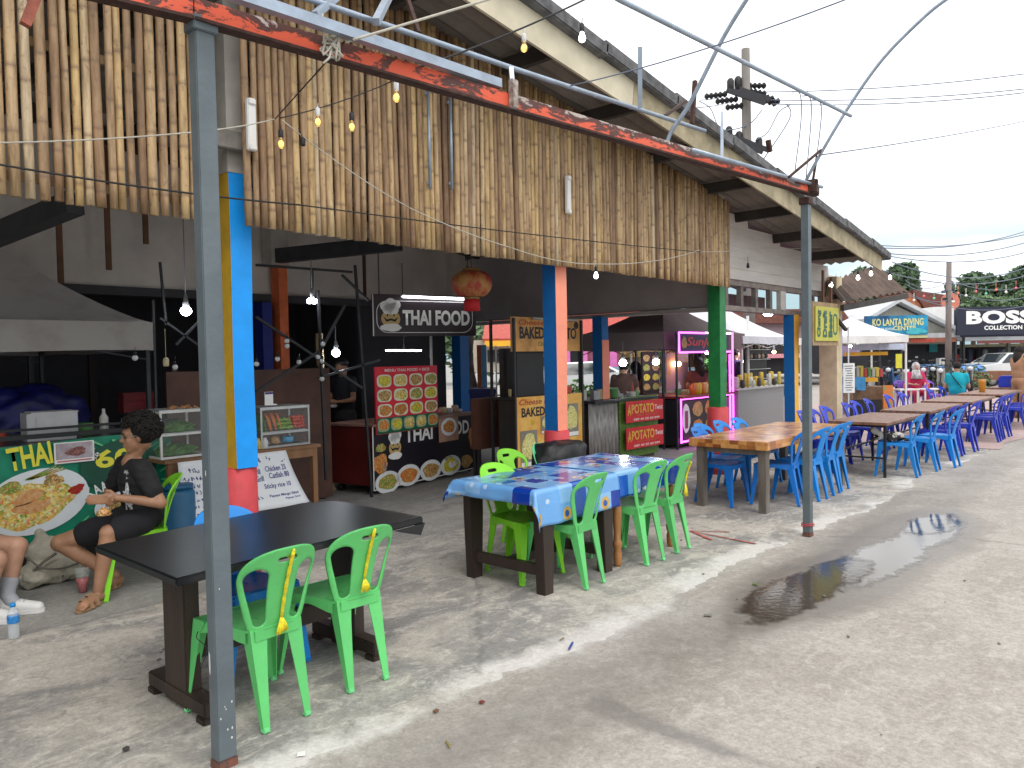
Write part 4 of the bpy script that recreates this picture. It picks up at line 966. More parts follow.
for sc, off, colr, rad_, thr in ((6.5, (0,0,0), (.60,.36,.06), .30, .80), (6.5, (0,0,0), (.03,.09,.35), .15, .80), (6.5, (.5,.5,0), (.42,.05,.06), .14, .86), (7.5, (.3,.1,0), (.50,.63,.80), .12, .7), (9, (.3,.1,0), (.75,.45,.06), .10, .88)):
    v_ = vo(sc, False, off); s_ = N.new('ShaderNodeSeparateColor'); L.new(v_.outputs['Color'], s_.inputs[0])
    cur = overlay(mul(step(v_.outputs['Distance'], rad_, rad_+.03, True), step(s_.outputs[1], thr, thr+.01)), colr, cur)
L.new(cur, bc.inputs['Base Color']); bc.inputs['Roughness'].default_value = .22; bc.inputs['Coat Weight'].default_value = .3
nzc = N.new('ShaderNodeTexNoise'); nzc.inputs['Scale'].default_value = 9; bpc = N.new('ShaderNodeBump'); bpc.inputs['Strength'].default_value = .25; bpc.inputs['Distance'].default_value = .01; L.new(nzc.outputs['Fac'], bpc.inputs['Height']); L.new(bpc.outputs[0], bc.inputs['Normal'])
m_cloth = mc
def cloth(name, x0, x1, y0, y1, z, hangs, label, uo=(0,0), seed=1):
    """hangs = left, right, front(-y), back drops"""
    hl, hr, hf, hb = hangs; d = .022
    xs = np.arange(x0-hl, x1+hr+1e-6, d); ys = np.arange(y0-hf, y1+hb+1e-6, d); vs = []; uv = []
    for y in ys:
        for x in xs:
            ex = max(0, x0-x, x-x1); ey = max(0, y0-y, y-y1)
            sx_ = -1 if x < x0 else 1; sy_ = -1 if y < y0 else 1
            px, py = min(max(x, x0), x1), min(max(y, y0), y1)
            dd = math.hypot(ex, ey)
            if dd > 0:
                corner = ex > 0 and ey > 0
                drop = dd*(1.0 if not corner else 1.0)
                out = .006+.020*(1-math.exp(-drop*6))
                s_ = (px if ey >= ex else py)
                w_ = math.sin(s_*17+seed)*.6+math.sin(s_*31+seed*2)*.4
                out += .014*w_*min(1, drop/.12)
                nx_, ny_ = ex/dd*sx_, ey/dd*sy_
                if corner: out += .05*min(1, drop/.15)*abs(math.sin(2*math.atan2(ey, ex)))
                X, Y, Z = px+nx_*out, py+ny_*out, z-drop*.985+.002
            else:
                X, Y, Z = px, py, z+.0035+.0025*noise.noise(Vector((px*4, py*4, seed)))
            vs.append((X, Y, Z)); uv.append((x+uo[0], y+uo[1]))
    nx, ny = len(xs), len(ys)
    fs = [(j*nx+i, j*nx+i+1, (j+1)*nx+i+1, (j+1)*nx+i) for j in range(ny-1) for i in range(nx-1)]
    cx, cy = (x0+x1)/2, (y0+y1)/2
    me = bpy.data.meshes.new(name); me.from_pydata([(v[0]-cx, v[1]-cy, v[2]-z) for v in vs], [], fs); me.materials.append(m_cloth)
    ul = me.uv_layers.new(name='UVMap'); li = np.zeros(len(me.loops), dtype=np.int32); me.loops.foreach_get('vertex_index', li)
    ul.data.foreach_set('uv', np.array(uv, dtype=np.float32)[li].ravel())
    me.polygons.foreach_set('use_smooth', [True]*len(fs))
    o = bpy.data.objects.new(name, me); COL.objects.link(o); o.location = (cx, cy, z)
    smooth_obj(o, [('SOLIDIFY', dict(thickness=.002, offset=1))])
    return tag(o, label, 'tablecloth', 'blue patchwork tablecloths')
cloth('tablecloth', 3.84, 4.80, 3.275, 4.06, .722, (.10, .0, .25, .15), 'left glossy blue patchwork tablecloth with a long hanging corner', (0, 0), 1)
cloth('tablecloth', 4.775, 5.68, 3.285, 4.06, .728, (.0, .12, .20, .15), 'right glossy blue patchwork tablecloth overlapping its neighbour', (.37, .21), 4)
# T3 butcher block
mblk, ntk, bk = nodes_of('butcher_block'); N, L = ntk.nodes, ntk.links
tc = N.new('ShaderNodeTexCoord'); br = N.new('ShaderNodeTexBrick'); mp = N.new('ShaderNodeMapping'); mp.inputs['Scale'].default_value = (1, 1, 1); L.new(tc.outputs['Object'], mp.inputs[0])
vo_ = N.new('ShaderNodeTexVoronoi'); vo_.distance = 'CHEBYCHEV'; vo_.inputs['Randomness'].default_value = .25; mpv = N.new('ShaderNodeMapping'); mpv.inputs['Scale'].default_value = (7, 11, 14); L.new(tc.outputs['Object'], mpv.inputs[0]); L.new(mpv.outputs[0], vo_.inputs['Vector']); vo_.inputs['Scale'].default_value = 1
spk = N.new('ShaderNodeSeparateColor'); L.new(vo_.outputs['Color'], spk.inputs[0])
crk = N.new('ShaderNodeValToRGB'); e = crk.color_ramp.elements; e[0].color = (.24,.07,.02,1); e[1].color = (.68,.36,.12,1); x_ = e.new(.5); x_.color = (.48,.19,.055,1); L.new(spk.outputs[0], crk.inputs[0])
nk = N.new('ShaderNodeTexNoise'); nk.inputs['Scale'].default_value = 22; mpn = N.new('ShaderNodeMapping'); mpn.inputs['Scale'].default_value = (.3, 1.5, 1); L.new(tc.outputs['Object'], mpn.inputs[0]); L.new(mpn.outputs[0], nk.inputs[0])
mk = N.new('ShaderNodeMixRGB'); mk.blend_type = 'OVERLAY'; mk.inputs[0].default_value = .45; L.new(crk.outputs[0], mk.inputs[1]); L.new(nk.outputs['Fac'], mk.inputs[2]); L.new(mk.outputs[0], bk.inputs['Base Color']); bk.inputs['Roughness'].default_value = .3; bk.inputs['Coat Weight'].default_value = .15
m_gleg = mat('weathered_grey_wood', (.15,.13,.11), .85, var=.35, scale=8, stretch=(1,1,.2), bump=.3)
t = thing('dining_table', 'heavy glossy butcher block table on weathered grey legs', 'table', (8.37, 3.61, 0), 0)
b = MB(); b.box((.05, 0, .687), (2.34, .86, .085)); b.build('tabletop', mblk, t, bevel=.006)
for x, y in ((-1.0, -.34), (-1.0, .34), (1.12, -.36), (1.12, .34)):
    b = MB(); b.box((0, 0, .32), (.095, .08, .64)); s_ = 1 if x < 0 else -1; b.prism([(0, .64), (.13*s_, .64), (.0, .50)], 1, -.03, .03); b.build('leg', m_gleg, t, (x, y, 0), bevel=.004)
b = MB(); b.box((.06, .36, .61), (2.0, .03, .05)); b.box((-1.0, 0, .61), (.04, .65, .05)); b.box((1.12, 0, .61), (.04, .65, .05)); b.build('apron', m_gleg, t)
# thin brown tables
m_thin = mat('worn_brown_tabletop', (.15,.065,.04), .5, var=.4, scale=4, stretch=(1,6,1), col2=(.28,.15,.10))
def thin_table(x0, x1, y0, y1, label):
    cx, cy = (x0+x1)/2, (y0+y1)/2; hx, hy = (x1-x0)/2, (y1-y0)/2
    t = thing('dining_table', label, 'table', (cx, cy, 0), 0, 'thin brown tables in a row up the street')
    b = MB(); b.box((0, 0, .69), (2*hx, 2*hy, .035)); b.build('tabletop', m_thin, t, bevel=.004)
    for sx_ in (-1, 1):
        for sy_ in (-1, 1): b = MB(); b.box((0, 0, .335), (.03, .03, .67)); b.build('leg', m_black, t, (sx_*(hx-.1), sy_*(hy-.06), 0))
    b = MB(); b.box((0, hy-.06, .3), (2*hx-.2, .022, .022)); b.box((0, -hy+.06, .655), (2*hx-.2, .02, .03)); b.box((0, hy-.06, .655), (2*hx-.2, .02, .03))
    for sx_ in (-1, 1): b.box((sx_*(hx-.1), 0, .25), (.022, 2*hy-.12, .022)); b.box((sx_*(hx-.1), 0, .655), (.02, 2*hy-.12, .03))
    b.build('frame', m_black, t)
thin_table(10.22, 11.95, 2.93, 3.66, 'thin brown table with black metal legs behind the cat chair')
thin_table(12.45, 14.5, 2.98, 3.68, 'second thin brown table of the row, right of the cat chair')
thin_table(15.0, 17.0, 2.95, 3.75, 'third thin brown table of the row in front of the man in teal')
thin_table(17.7, 19.9, 2.95, 3.75, 'fourth thin brown table of the row carrying an amber cup')
thin_table(20.8, 23.2, 3.1, 3.8, 'fifth and farthest thin brown table at the right picture edge')
p = Vector((18.75, 3.5, .708)); b = MB(); b.lathe((0, 0, 0), [(.05, 0), (.06, .02), (.07, .2), (.075, .26)], 12); tag(b.build('cup', mat('amber_glass', (.5,.2,.02), .3), None, p), 'tall amber cup standing on the fourth thin brown table', 'cup')
p = Vector((21.2, 3.45, .708)); b = MB(); b.box((0, 0, .12), (.34, .3, .24)); b.box((0, 0, .25), (.3, .26, .03)); tag(b.build('storage_box', mcob, None, p, bevel=.02), 'small blue plastic box standing on the farthest thin brown table', 'box')
# ------------------------------------------------------------ stalls under the hall roof
random.seed(33)
F_pad = food('printed_noodles', [(.10,.22,.02), (.62,.36,.06), (.75,.55,.16), (.55,.14,.03), (.80,.66,.35), (.30,.28,.04)], 38)
F_red = food('printed_curry', [(.25,.03,.01), (.60,.12,.02), (.70,.35,.10), (.12,.20,.02), (.45,.05,.02)], 60)
F_grn = food('printed_greens', [(.03,.14,.01), (.12,.30,.03), (.55,.40,.15), (.35,.08,.02), (.06,.2,.02)], 60)
F_brn = food('printed_fried', [(.16,.06,.02), (.42,.20,.06), (.65,.42,.18), (.10,.16,.03), (.28,.06,.02)], 60)
F_yel = food('printed_yellow_curry', [(.60,.40,.02), (.75,.60,.05), (.20,.30,.03), (.50,.16,.02)], 60)
FOODS = [F_red, F_grn, F_brn, F_yel, F_pad]
m_plate = mat('printed_plate', (.82,.86,.9), .4, var=.05)
m_plateb = mat('printed_plate_dark', (.16,.2,.18), .4, var=.1)
m_bgreen = mat('banner_green', (.0,.23,.13), .45, var=.25, scale=3)
m_bdark = mat('banner_dark_green', (.005,.085,.05), .45, var=.2)
m_yl = mat('lettering_yellow', (.85,.78,.06), .5, var=.03); m_wl = mat('lettering_white', (.86,.86,.84), .5, var=.03); m_kl = mat('lettering_black', (.012,.012,.015), .5, var=0)
m_ray = mat('banner_light_ray', (.16,.60,.26), .5, var=.1)
m_alu = mat('aluminium', (.5,.5,.5), .35, .8, var=.1)
m_glass = mat('case_glass', (.5,.55,.55), .05, var=0, alpha=.07)
m_board = mat('old_plywood', (.085,.035,.022), .6, var=.3, scale=3, bump=.1)
# ---- grey pop-up tent, far left
def popup(name, label, c, rz, hx, hy, zv0, zv1, zp, m_, mleg, legs=((-1,-1), (1,-1), (-1,1), (1,1)), sag=.06, grp=None, flat=False, frame=True):
    t = thing(name, label, 'canopy tent', (c[0], c[1], 0), rz, grp)
    b = MB(); n = 14; per = 10; vs = [(0, 0, zp)]
    for j in range(1, n+1):
        k_ = j/n
        for i in range(4*per):
            sd, f_ = divmod(i, per); f_ = -1+2*f_/per; u, v = [(f_, -1), (1, f_), (-f_, 1), (-1, -f_)][sd]; e_ = 1-abs(f_)
            z = zv1+(zp-zv1)*((1-k_)**1.22)-sag*math.sin(PI*k_)*(.3+.5*e_)
            vs.append((u*k_*hx, v*k_*hy, z))
    P4 = 4*per
    b.add(vs, [(0, 1+i, 1+(i+1) % P4) for i in range(P4)]+[(1+(j-1)*P4+i, 1+j*P4+i, 1+j*P4+(i+1) % P4, 1+(j-1)*P4+(i+1) % P4) for j in range(1, n) for i in range(P4)], smooth=False)
    smooth_obj(b.build('canopy', m_, t), [('SOLIDIFY', dict(thickness=.006))])
    b = MB(); e_ = .004
    for (p, q) in (((-hx, -hy), (hx, -hy)), ((hx, -hy), (hx, hy)), ((hx, hy), (-hx, hy)), ((-hx, hy), (-hx, -hy))):
        mm_ = 12; vs = []
        dx, dy = q[0]-p[0], q[1]-p[1]; L_ = math.hypot(dx, dy); nx_, ny_ = dy/L_, -dx/L_
        for i in range(mm_+1):
            u = i/mm_; w_ = .010*math.sin(u*14+p[0]*3)
            vs += [(p[0]+dx*u+nx_*e_, p[1]+dy*u+ny_*e_, zv1+.004), (p[0]+dx*u+nx_*(e_+w_), p[1]+dy*u+ny_*(e_+w_), zv0+.008*math.sin(u*9))]
        b.add(vs, [(2*i, 2*i+1, 2*i+3, 2*i+2) for i in range(mm_)])
    smooth_obj(b.build('valance', m_, t), [('SOLIDIFY', dict(thickness=.004))])
    for a_, c_ in legs:
        b = MB(); b.box((0, 0, zv1/2-.01), (.035, .035, zv1-.02)); b.build('leg', mleg, t, (a_*(hx-.04), c_*(hy-.04), 0))
    if frame:
        for sg in (-1, 1):
            b = MB()
            for k_ in (-1, 0):
                x0_, x1_ = hx*.97*k_, hx*.97*(k_+1)
                b.beam((x0_, sg*(hy-.04), zv1-.06), (x1_, sg*(hy-.04), zv0-.08), .02, .012); b.beam((x0_, sg*(hy-.04), zv0-.08), (x1_, sg*(hy-.04), zv1-.06), .02, .012)
            b.build('truss', mleg, t)
    return t
m_tgrey = mat('grey_tent_cloth', (.40,.37,.355), .85, var=.10, scale=3, bump=.1, col2=(.30,.27,.26), lo=.5, hi=.72)
popup('canopy_tent', 'dirty light grey pop-up canopy over the green noodle banner stall', (1.55, 8.70), 0, 1.52, 1.5, 1.735, 1.99, 3.25, m_tgrey, m_darkst)
# ---- green banner counter
BW = 2.6
t = thing('food_counter', 'stall counter with a green pad thai banner across its front', 'stall counter', (.55, 6.7, 0))
b = MB(); b.box((1.15, .32, .99), (2.75, .66, .04)); b.build('counter_top', mat('counter_steel', (.10,.10,.11), .4, .5), t)
b = MB(); b.box((1.15, -.03, 1.07), (2.75, .03, .035)); b.box((1.15, .06, 1.12), (2.75, .02, .02))
for x in (-.1, .8, 1.7, 2.45): b.box((x, 0, 1.04), (.03, .03, .08))
b.build('rail', m_black, t)
for x in (-.1, 2.4):
    for y in (.05, .6): b = MB(); b.box((x, y, .485), (.04, .04, .97)); b.build('leg', m_darkst, t)
ba = MB(); n = 40; vs = []
for i in range(n+1):
    x = -.2+2.62*i/n; y = .012*math.sin(x*5)+.006*math.sin(x*13); vs += [(x, -.055+y*.3, .245+.01*math.sin(x*3)), (x, -.04, 1.02+.012*math.sin(x*4))]
ba.add(vs, [(2*i, 2*i+2, 2*i+3, 2*i+1) for i in range(n)])
bn = smooth_obj(ba.build('banner', m_bgreen, t), [('SOLIDIFY', dict(thickness=.003, offset=0))])
YB = -.062
b = MB()
for cx, cz, a0, a1, r0, r1, w_ in ((1.98, .62, 10, 350, .33, 1.2, 4),):
    for k_ in range(34):
        a = rad(k_*360/34+random.uniform(-3, 3)); l0, l1 = r0, r0+random.uniform(.15, .5)
        p = [(cx+math.cos(a+s_)*l_, cz+math.sin(a+s_)*l_) for l_, s_ in ((l0, -.012), (l1, -.03), (l1, .03), (l0, .012))]
        p = [(max(-.18, min(2.4, x)), max(.26, min(1.0, z))) for x, z in p]
        if (max(q[0] for q in p)-min(q[0] for q in p)) > .03 and (max(q[1] for q in p)-min(q[1] for q in p)) > .03 and min(q[0] for q in p) > 1.55: b.prism(p, 1, YB, YB+.002)
for (x0_, x1_) in ((.02, .1), (.33, .4), (.62, .67), (1.0, 1.06), (-.1, -.03)): b.prism([(x0_, 1.005), (x0_+.05, .90), (x0_+.08, .92), (x0_+.05, 1.005)], 1, YB, YB+.002)
b.build('light_rays', m_ray, bn)
b = MB(); blob(b, (1.98, .77), .30, .22, YB-.0002, 0, .0012, 28, .05); b.build('price_patch', m_bdark, bn)
pw, ph_ = at(60, 470, Y=6.64), None
def bx(px, py): q = at(px, py, Y=6.64); return (q.x-.55, q.z)
cxp, czp = bx(40, 501); 
b = MB(); rot_ = rad(10)
def oval(mb, cx, cz, rx, rz_, y, mi, th=.002, rot=0., n=36, amp=0.):
    ph = [random.uniform(0, 6.28) for _ in range(3)]
    P_ = []
    for i in range(n):
        a = 2*PI*i/n; k_ = 1+amp*(math.sin(3*a+ph[0])+.6*math.sin(7*a+ph[1])+.4*math.sin(11*a+ph[2])); x, z = rx*k_*math.cos(a), rz_*k_*math.sin(a)
        P_.append((cx+x*math.cos(rot)-z*math.sin(rot), cz+x*math.sin(rot)+z*math.cos(rot)))
    mb.prism(P_, 1, y-th, y, mi)
oval(b, cxp-.02, czp, .37, .245, YB-.002, 0, .002, rot_); b.build('printed_plate', m_plate, bn)
b = MB(); oval(b, cxp-.06, czp-.02, .29, .165, YB-.005, 0, .002, rot_, 44, .06); b.build('printed_noodles', F_pad, bn)
b = MB(); q = bx(76, 489); oval(b, q[0], q[1], .06, .035, YB-.006, 0, .002, rad(20), 24, .12); b.build('printed_chilli', mat('chilli_red', (.4,.02,.01), .4, var=.4, scale=60), bn)
b = MB(); q = bx(40, 479)
for k_ in range(4): b.prism([(q[0]-.10+k_*.012, q[1]+.0), (q[0]+.12+k_*.02, q[1]+.09-k_*.012), (q[0]+.125+k_*.02, q[1]+.10-k_*.012), (q[0]-.10+k_*.012, q[1]+.012)], 1, YB-.008, YB-.006)
q = bx(10, 488); oval(b, q[0], q[1], .075, .045, YB-.006, 0, .002, .2, 24, .06); b.build('printed_greens', F_grn, bn)
b = MB(); q = bx(28, 497); oval(b, q[0], q[1], .11, .05, YB-.0075, 0, .002, .35, 24, .08); q = bx(32, 507); oval(b, q[0], q[1], .13, .045, YB-.0075, 0, .002, .1, 24, .1); b.build('printed_prawn', mat('prawn_orange', (.68,.26,.07), .4, var=.3, scale=30, col2=(.78,.5,.25)), bn)
b = MB(); q = bx(53, 480); oval(b, q[0], q[1], .07, .045, YB-.006, 0, .002, .1, 24, .14); b.build('printed_peanuts', F_brn, bn)
q0, q1 = bx(14, 458), bx(50, 458); text('THAI', .30, .175, m_yl, bn, ((q0[0]+q1[0])/2-.02, YB-.016, q0[1]+.005), 0, bold=.03, tilt=rad(7))
q = bx(0, 468); text('D', .09, .16, m_yl, bn, (q[0]-.05, YB-.004, q[1]), 0, bold=.03, tilt=rad(10))
q = bx(112, 459); text('60', .30, .15, m_yl, bn, (q[0]+.02, YB-.006, q[1]+.01), 0, bold=.03)
q = bx(97, 456); text("$", .035, .06, m_wl, bn, (q[0], YB-.006, q[1]), 0, bold=.02)
q = bx(119, 474); text('BAHT', .14, .038, m_wl, bn, (q[0]+.03, YB-.006, q[1]), 0, bold=.02, italic=.2)
q = bx(107, 487)
for i, ch in enumerate('KAAPROW'):
    a = -.42+i*.135; text(ch, .054, .080, m_wl, bn, (q[0]-.135+i*.055, YB-.006, q[1]-.045+.10*math.sin(PI*.5*(i+1)/8)), 0, bold=.035, tilt=rad(28-i*4))
b = MB(); q = bx(112, 505); oval(b, q[0]+.05, q[1], .19, .13, YB-.003, 0, .002, rad(15)); b.build('printed_plate', m_plate, bn)
b = MB(); oval(b, q[0]+.09, q[1]-.01, .12, .08, YB-.006, 0, .002, rad(15), 30, .1); b.build('printed_rice', F_brn, bn)
t = thing('photo_sheet', 'white laminated sheet with a meat dish photo taped on the green banner', 'sheet', (*at(74.5, 452, Y=6.62),))
b = MB(); b.box((0, 0, 0), (.29, .003, .165)); b.build('paper', m_wl, t)
b = MB(); b.box((0, -.003, .012), (.265, .002, .125)); b.build('photo', mat('photo_mauve', (.36,.27,.30), .4, var=.2, scale=12, col2=(.55,.50,.55)), t)
b = MB(); oval(b, .01, .005, .075, .035, -.005, 0, .001, .1, 22, .1); b.build('dish', mat('photo_meat', (.12,.03,.03), .4, col2=(.4,.18,.16), scale=50), t)
b = MB(); b.box((0, -.003, -.066), (.25, .002, .010)); b.build('caption', mat('caption_red', (.55,.12,.14), .5), t)
# things on and behind the counter
p = Vector((1.95, 7.02, 1.012)); b = MB(); b.box((.18, 0, .11), (.36, .26, .22)); b.box((.18, -.132, .11), (.24, .006, .17)); b.box((.2, 0, .225), (.34, .25, .01)); tag(b.build('foam_box', mat('grey_white_box', (.50,.50,.51), .6, var=.08), None, p, -.1, bevel=.012), 'pale grey white box standing on the counter behind the green banner', 'box')
m_tarp = mat('dark_blue_tarp', (.003,.006,.10), .5, var=.4, scale=8, bump=.4, bscale=12)
def lump(name, label, cat_, p, r, m_, seed=0, amp=.25, sub=4, freq=2.5):
    bm = bmesh.new(); bmesh.ops.create_icosphere(bm, subdivisions=sub, radius=1)
    for v in bm.verts:
        k_ = 1+amp*noise.fractal(v.co*freq+Vector((seed, seed*2, 0)), 1, 2, 4)
        v.co = Vector((v.co.x*r[0]*k_, v.co.y*r[1]*k_, max(-.15*r[2], v.co.z*r[2]*k_)))
    zmin = min(v.co.z for v in bm.verts)
    for v in bm.verts: v.co.z -= zmin
    me = bpy.data.meshes.new(name); bm.to_mesh(me); bm.free(); me.materials.append(m_)
    me.polygons.foreach_set('use_smooth', [True]*len(me.polygons))
    o = bpy.data.objects.new(name, me); COL.objects.link(o); o.location = p; return tag(o, label, cat_)
t = thing('work_table', 'dark steel prep table behind the green banner counter', 'table', (1.6, 8.4, 0)); b = MB(); b.box((0, 0, .98), (2.9, .6, .04)); b.build('tabletop', m_darkst, t)
for x in (-1.35, 1.35):
    for y in (-.25, .25): b = MB(); b.box((x, y, .48), (.05, .05, .96)); b.build('leg', m_darkst, t)
lump('tarp_bundle', 'heap of dark blue tarpaulin behind the grey white box', 'tarpaulin', (2.35, 8.35, 1.0), (.55, .25, .36), m_tarp, 1)
lump('tarp_bundle', 'dark blue tarpaulin heap at the left edge under the grey canopy', 'tarpaulin', (1.35, 8.3, 1.0), (.45, .25, .24), m_tarp, 5)
p = at(137, 402, Y=8.2); b = MB(); b.box((0, 0, 0), (.32, .14, .2)); b.box((0, -.075, .05), (.3, .004, .07)); tag(b.build('carton', mat('dark_red_carton', (.16,.012,.015), .6, var=.2), None, p, 0, bevel=.008), 'dark red carton on the shelf right of the blue tarpaulin', 'carton')
t = thing('shelf_rack', 'tall dark steel rack in the shade behind the tarpaulin', 'rack', (1.5, 10.8, 0))
for x in (-.9, -.3, 1.0, 1.6): b = MB(); b.box((x, 0, 1.15), (.05, .05, 2.3)); b.build('upright', m_darkst, t)
b = MB()
for z in (1.2, 2.2): b.box((.35, 0, z), (2.6, .35, .03))
b.build('shelf', m_darkst, t)
for px, yb in ((71, 8.9), (92, 7.6), (210, 9.0)):
    pass
# ---- wooden table with glass cases and handwritten sheets
m_deal = mat('deal_wood', (.22,.11,.05), .7, var=.3, scale=4, stretch=(1,1,.2))
t = thing('stall_table', 'rough wooden stall table carrying two glass food cases', 'table', (3.5, 6.62, 0))
b = MB(); b.box((0, 0, .80), (1.50, .62, .03)); b.build('tabletop', m_deal, t, bevel=.003)
b = MB(); b.box((0, -.28, .745), (1.42, .03, .08)); b.box((0, .28, .745), (1.42, .03, .08)); b.box((.70, 0, .745), (.03, .5, .08)); b.build('apron', m_deal, t)
for x in (-.69, .69):
    for y in (-.27, .27): b = MB(); b.box((x, y, .39), (.05, .045, .78)); b.build('leg', m_deal, t)
def glass_case(p, w, d, h, label, veg=True, tag_=''):
    t = thing('display_case', label, 'display case', p, 0, 'glass food cases on the rough wooden table')
    b = MB(); e_ = .018
    for x in (-w/2, w/2):
        for y in (-d/2, d/2): b.box((x, y, h/2), (e_, e_, h))
    for z in (e_/2, h*.5 if not veg else h*.36, h-e_/2):
        for y in (-d/2, d/2): b.box((0, y, z), (w-e_, e_, e_))
        for x in (-w/2, w/2): b.box((x, 0, z), (e_, d-e_, e_))
    b.build('frame', m_alu if veg else mat('white_frame', (.62,.61,.58), .5), t)
    b = MB(); b.box((0, -d/2-.001, h/2), (w-e_, .003, h-2*e_)); b.box((w/2+.001, 0, h/2), (.003, d-e_, h-2*e_)); b.box((-w/2-.001, 0, h/2), (.003, d-e_, h-2*e_)); b.build('glass', m_glass, t)
    b = MB(); b.box((0, 0, h+.004), (w+.02, d+.02, .008)); b.box((0, 0, (h*.5 if not veg else h*.36)+.012), (w-.03, d-.03, .006)); b.build('shelf', m_alu, t)
    return t
cs = glass_case((3.93, 6.58, .816), .50, .34, .37, 'aluminium glass case filled with carrots, limes and tomatoes')
random.seed(9)
m_car = mat('carrot', (.75,.20,.03), .5, var=.1); m_lime = mat('lime_fruit', (.20,.36,.03), .4, var=.2); m_tom = mat('tomato', (.62,.06,.02), .35, var=.15); m_leaf = mat('leaf_veg', (.06,.16,.02), .7, var=.4, scale=30)
for i in range(7):
    x = 3.79+i*.019; b = MB(); b.tube([(0, 0, .16), (.008, -.03, .1), (.02, -.06, .0)], [.016, .013, .004], 8); tag(b.build('carrot', m_car, None, (x, 6.53+.02*(i % 3), .97)), 'orange carrot leaning in the glass vegetable case', 'carrot', 'carrots in the glass case')
for i in range(34):
    z = i//12; b = MB(); b.ball((0, 0, 0), (.021, .021, .019), 8, 6); tag(b.build('lime', m_lime, None, (3.915+(i % 12 % 6)*.024+random.uniform(-.006, .006), 6.47+(i % 12//6)*.05+z*.03, .99+z*.034+random.uniform(-.004, .004))), 'green lime piled in the glass vegetable case', 'lime', 'limes in the glass case')
for i in range(42):
    z = i//12; b = MB(); b.ball((0, 0, 0), (.018, .018, .017), 8, 6); tag(b.build('tomato', m_tom, None, (4.065+(i % 12 % 4)*.031+random.uniform(-.005, .005), 6.46+(i % 12//4)*.04+z*.012, .99+z*.030+random.uniform(-.004, .004))), 'small red tomato piled in the glass vegetable case', 'tomato', 'tomatoes in the glass case')
lump('leaf_bunch', 'bunch of green leaves at the left end of the vegetable case', 'vegetables', (3.735, 6.54, .97), (.04, .1, .13), m_leaf, 3, .5)
p = (4.0, 6.5, .84); b = MB(); b.lathe((0, 0, 0), [(.035, 0), (.055, .01), (.062, .06), (.055, .06), (.05, .02)], 14); tag(b.build('bowl', mat('sky_blue_bowl', (.08,.35,.6), .4), None, p), 'sky blue plastic bowl on the floor of the vegetable case', 'bowl')
b = MB(); b.lathe((0, 0, 0), [(.03, 0), (.045, .01), (.045, .055), (.04, .06)], 12); b.ball((0, 0, .06), (.036, .036, .02), 10, 6); tag(b.build('basket', mat('basket_tan', (.5,.28,.12), .7, var=.3, scale=40), None, (3.86, 6.49, .84)), 'tan basket of garlic on the floor of the vegetable case', 'basket')
c2_ = glass_case((2.96, 6.58, .816), .38, .34, .40, 'white framed glass case with fried snacks on its top', False)
lump('leafy_tray', 'green leafy food on the upper shelf of the white framed case', 'food', (2.96, 6.56, 1.035), (.15, .12, .07), m_leaf, 8, .4)
lump('leafy_tray', 'green leafy food on the lower shelf of the white framed case', 'food', (2.96, 6.56, .84), (.15, .12, .07), m_leaf, 12, .4)
for i in range(7): lump('fried_snack', 'golden brown fried snack lying on top of the white framed case', 'snack', (2.90+.035*i, 6.5+.03*(i % 3), 1.226), (.024, .02, .018+.007*(i % 2)), mat('fried_gold', (.40,.17,.05), .5, var=.3, scale=60), i, .3, 2)['group'] = 'fried snacks on the white framed case'
for i, (px, py, c_) in enumerate(((258, 449, (.55,.4,.1)), (265, 448, (.6,.6,.6)))):
    p = at(px, py, Y=6.42); p.z = .816; b = MB(); b.lathe((0, 0, 0), [(.025, 0), (.03, .01), (.03, .07), (.018, .085), (.018, .1)], 10); tag(b.build('condiment_jar', mat('jar%d' % i, c_, .3), None, p), ['yellow sauce jar left of the vegetable case', 'clear jar right beside the yellow sauce jar'][i], 'jar')
p = at(269, 404, Y=6.46); t = thing('card_stand', 'small upright white card on the corner of the vegetable case', 'card', (p.x, p.y, 1.206)); b = MB(); b.box((0, 0, .065), (.085, .006, .125)); b.build('card', m_wl, t)
b = MB(); b.box((0, -.005, .115), (.08, .002, .02)); b.build('purple_header', mat('purple_ink', (.06,.03,.2), .5), t)
b = MB(); b.box((.05, .02, .006), (.06, .05, .01)); b.build('foot', m_wl, t)
# handwritten sheets
m_paper = mat('paper_sheet', (.72,.74,.77), .7, var=.03); m_ink = mat('blue_marker_ink', (.03,.035,.22), .6, var=0); m_inkb = mat('red_marker_ink', (.5,.05,.06), .6, var=0)
t = thing('handwritten_sheet', 'large white sheet with handwritten menu hanging from the wooden stall table', 'sheet', (2.83, 6.27, .8))
b = MB(); nx, nz_ = 24, 12; vs = []
def shp(u, v):
    x = .0+1.0*u+ v*(.02+.12*u); z = -.50*v+.02*u*v; y = -.02-.14*v*v-.02*math.sin(u*9)*v; return x, y, z
for j in range(nz_+1):
    for i in range(nx+1): vs.append(shp(i/nx, j/nz_))
b.add(vs, [(j*(nx+1)+i, j*(nx+1)+i+1, (j+1)*(nx+1)+i+1, (j+1)*(nx+1)+i) for j in range(nz_) for i in range(nx)], smooth=True)
pa = smooth_obj(b.build('paper', m_paper, t), [('SOLIDIFY', dict(thickness=.001))])
def onsheet(s_, u, v, w, h, m_=None, it=.2):
    o = text(s_, w, h, m_ or m_ink, pa, (0, 0, 0), 0, 'handwriting', bold=.01, italic=it)
    if not o: return
    x0_, y0_, z0_ = shp(u, v)
    for vtx in o.data.vertices:
        vv = v-vtx.co.z/.5; uu = u+vtx.co.x/1.0; q = shp(uu, max(0, min(1, vv))); vtx.co = Vector((q[0], q[1]-.004, q[2]))
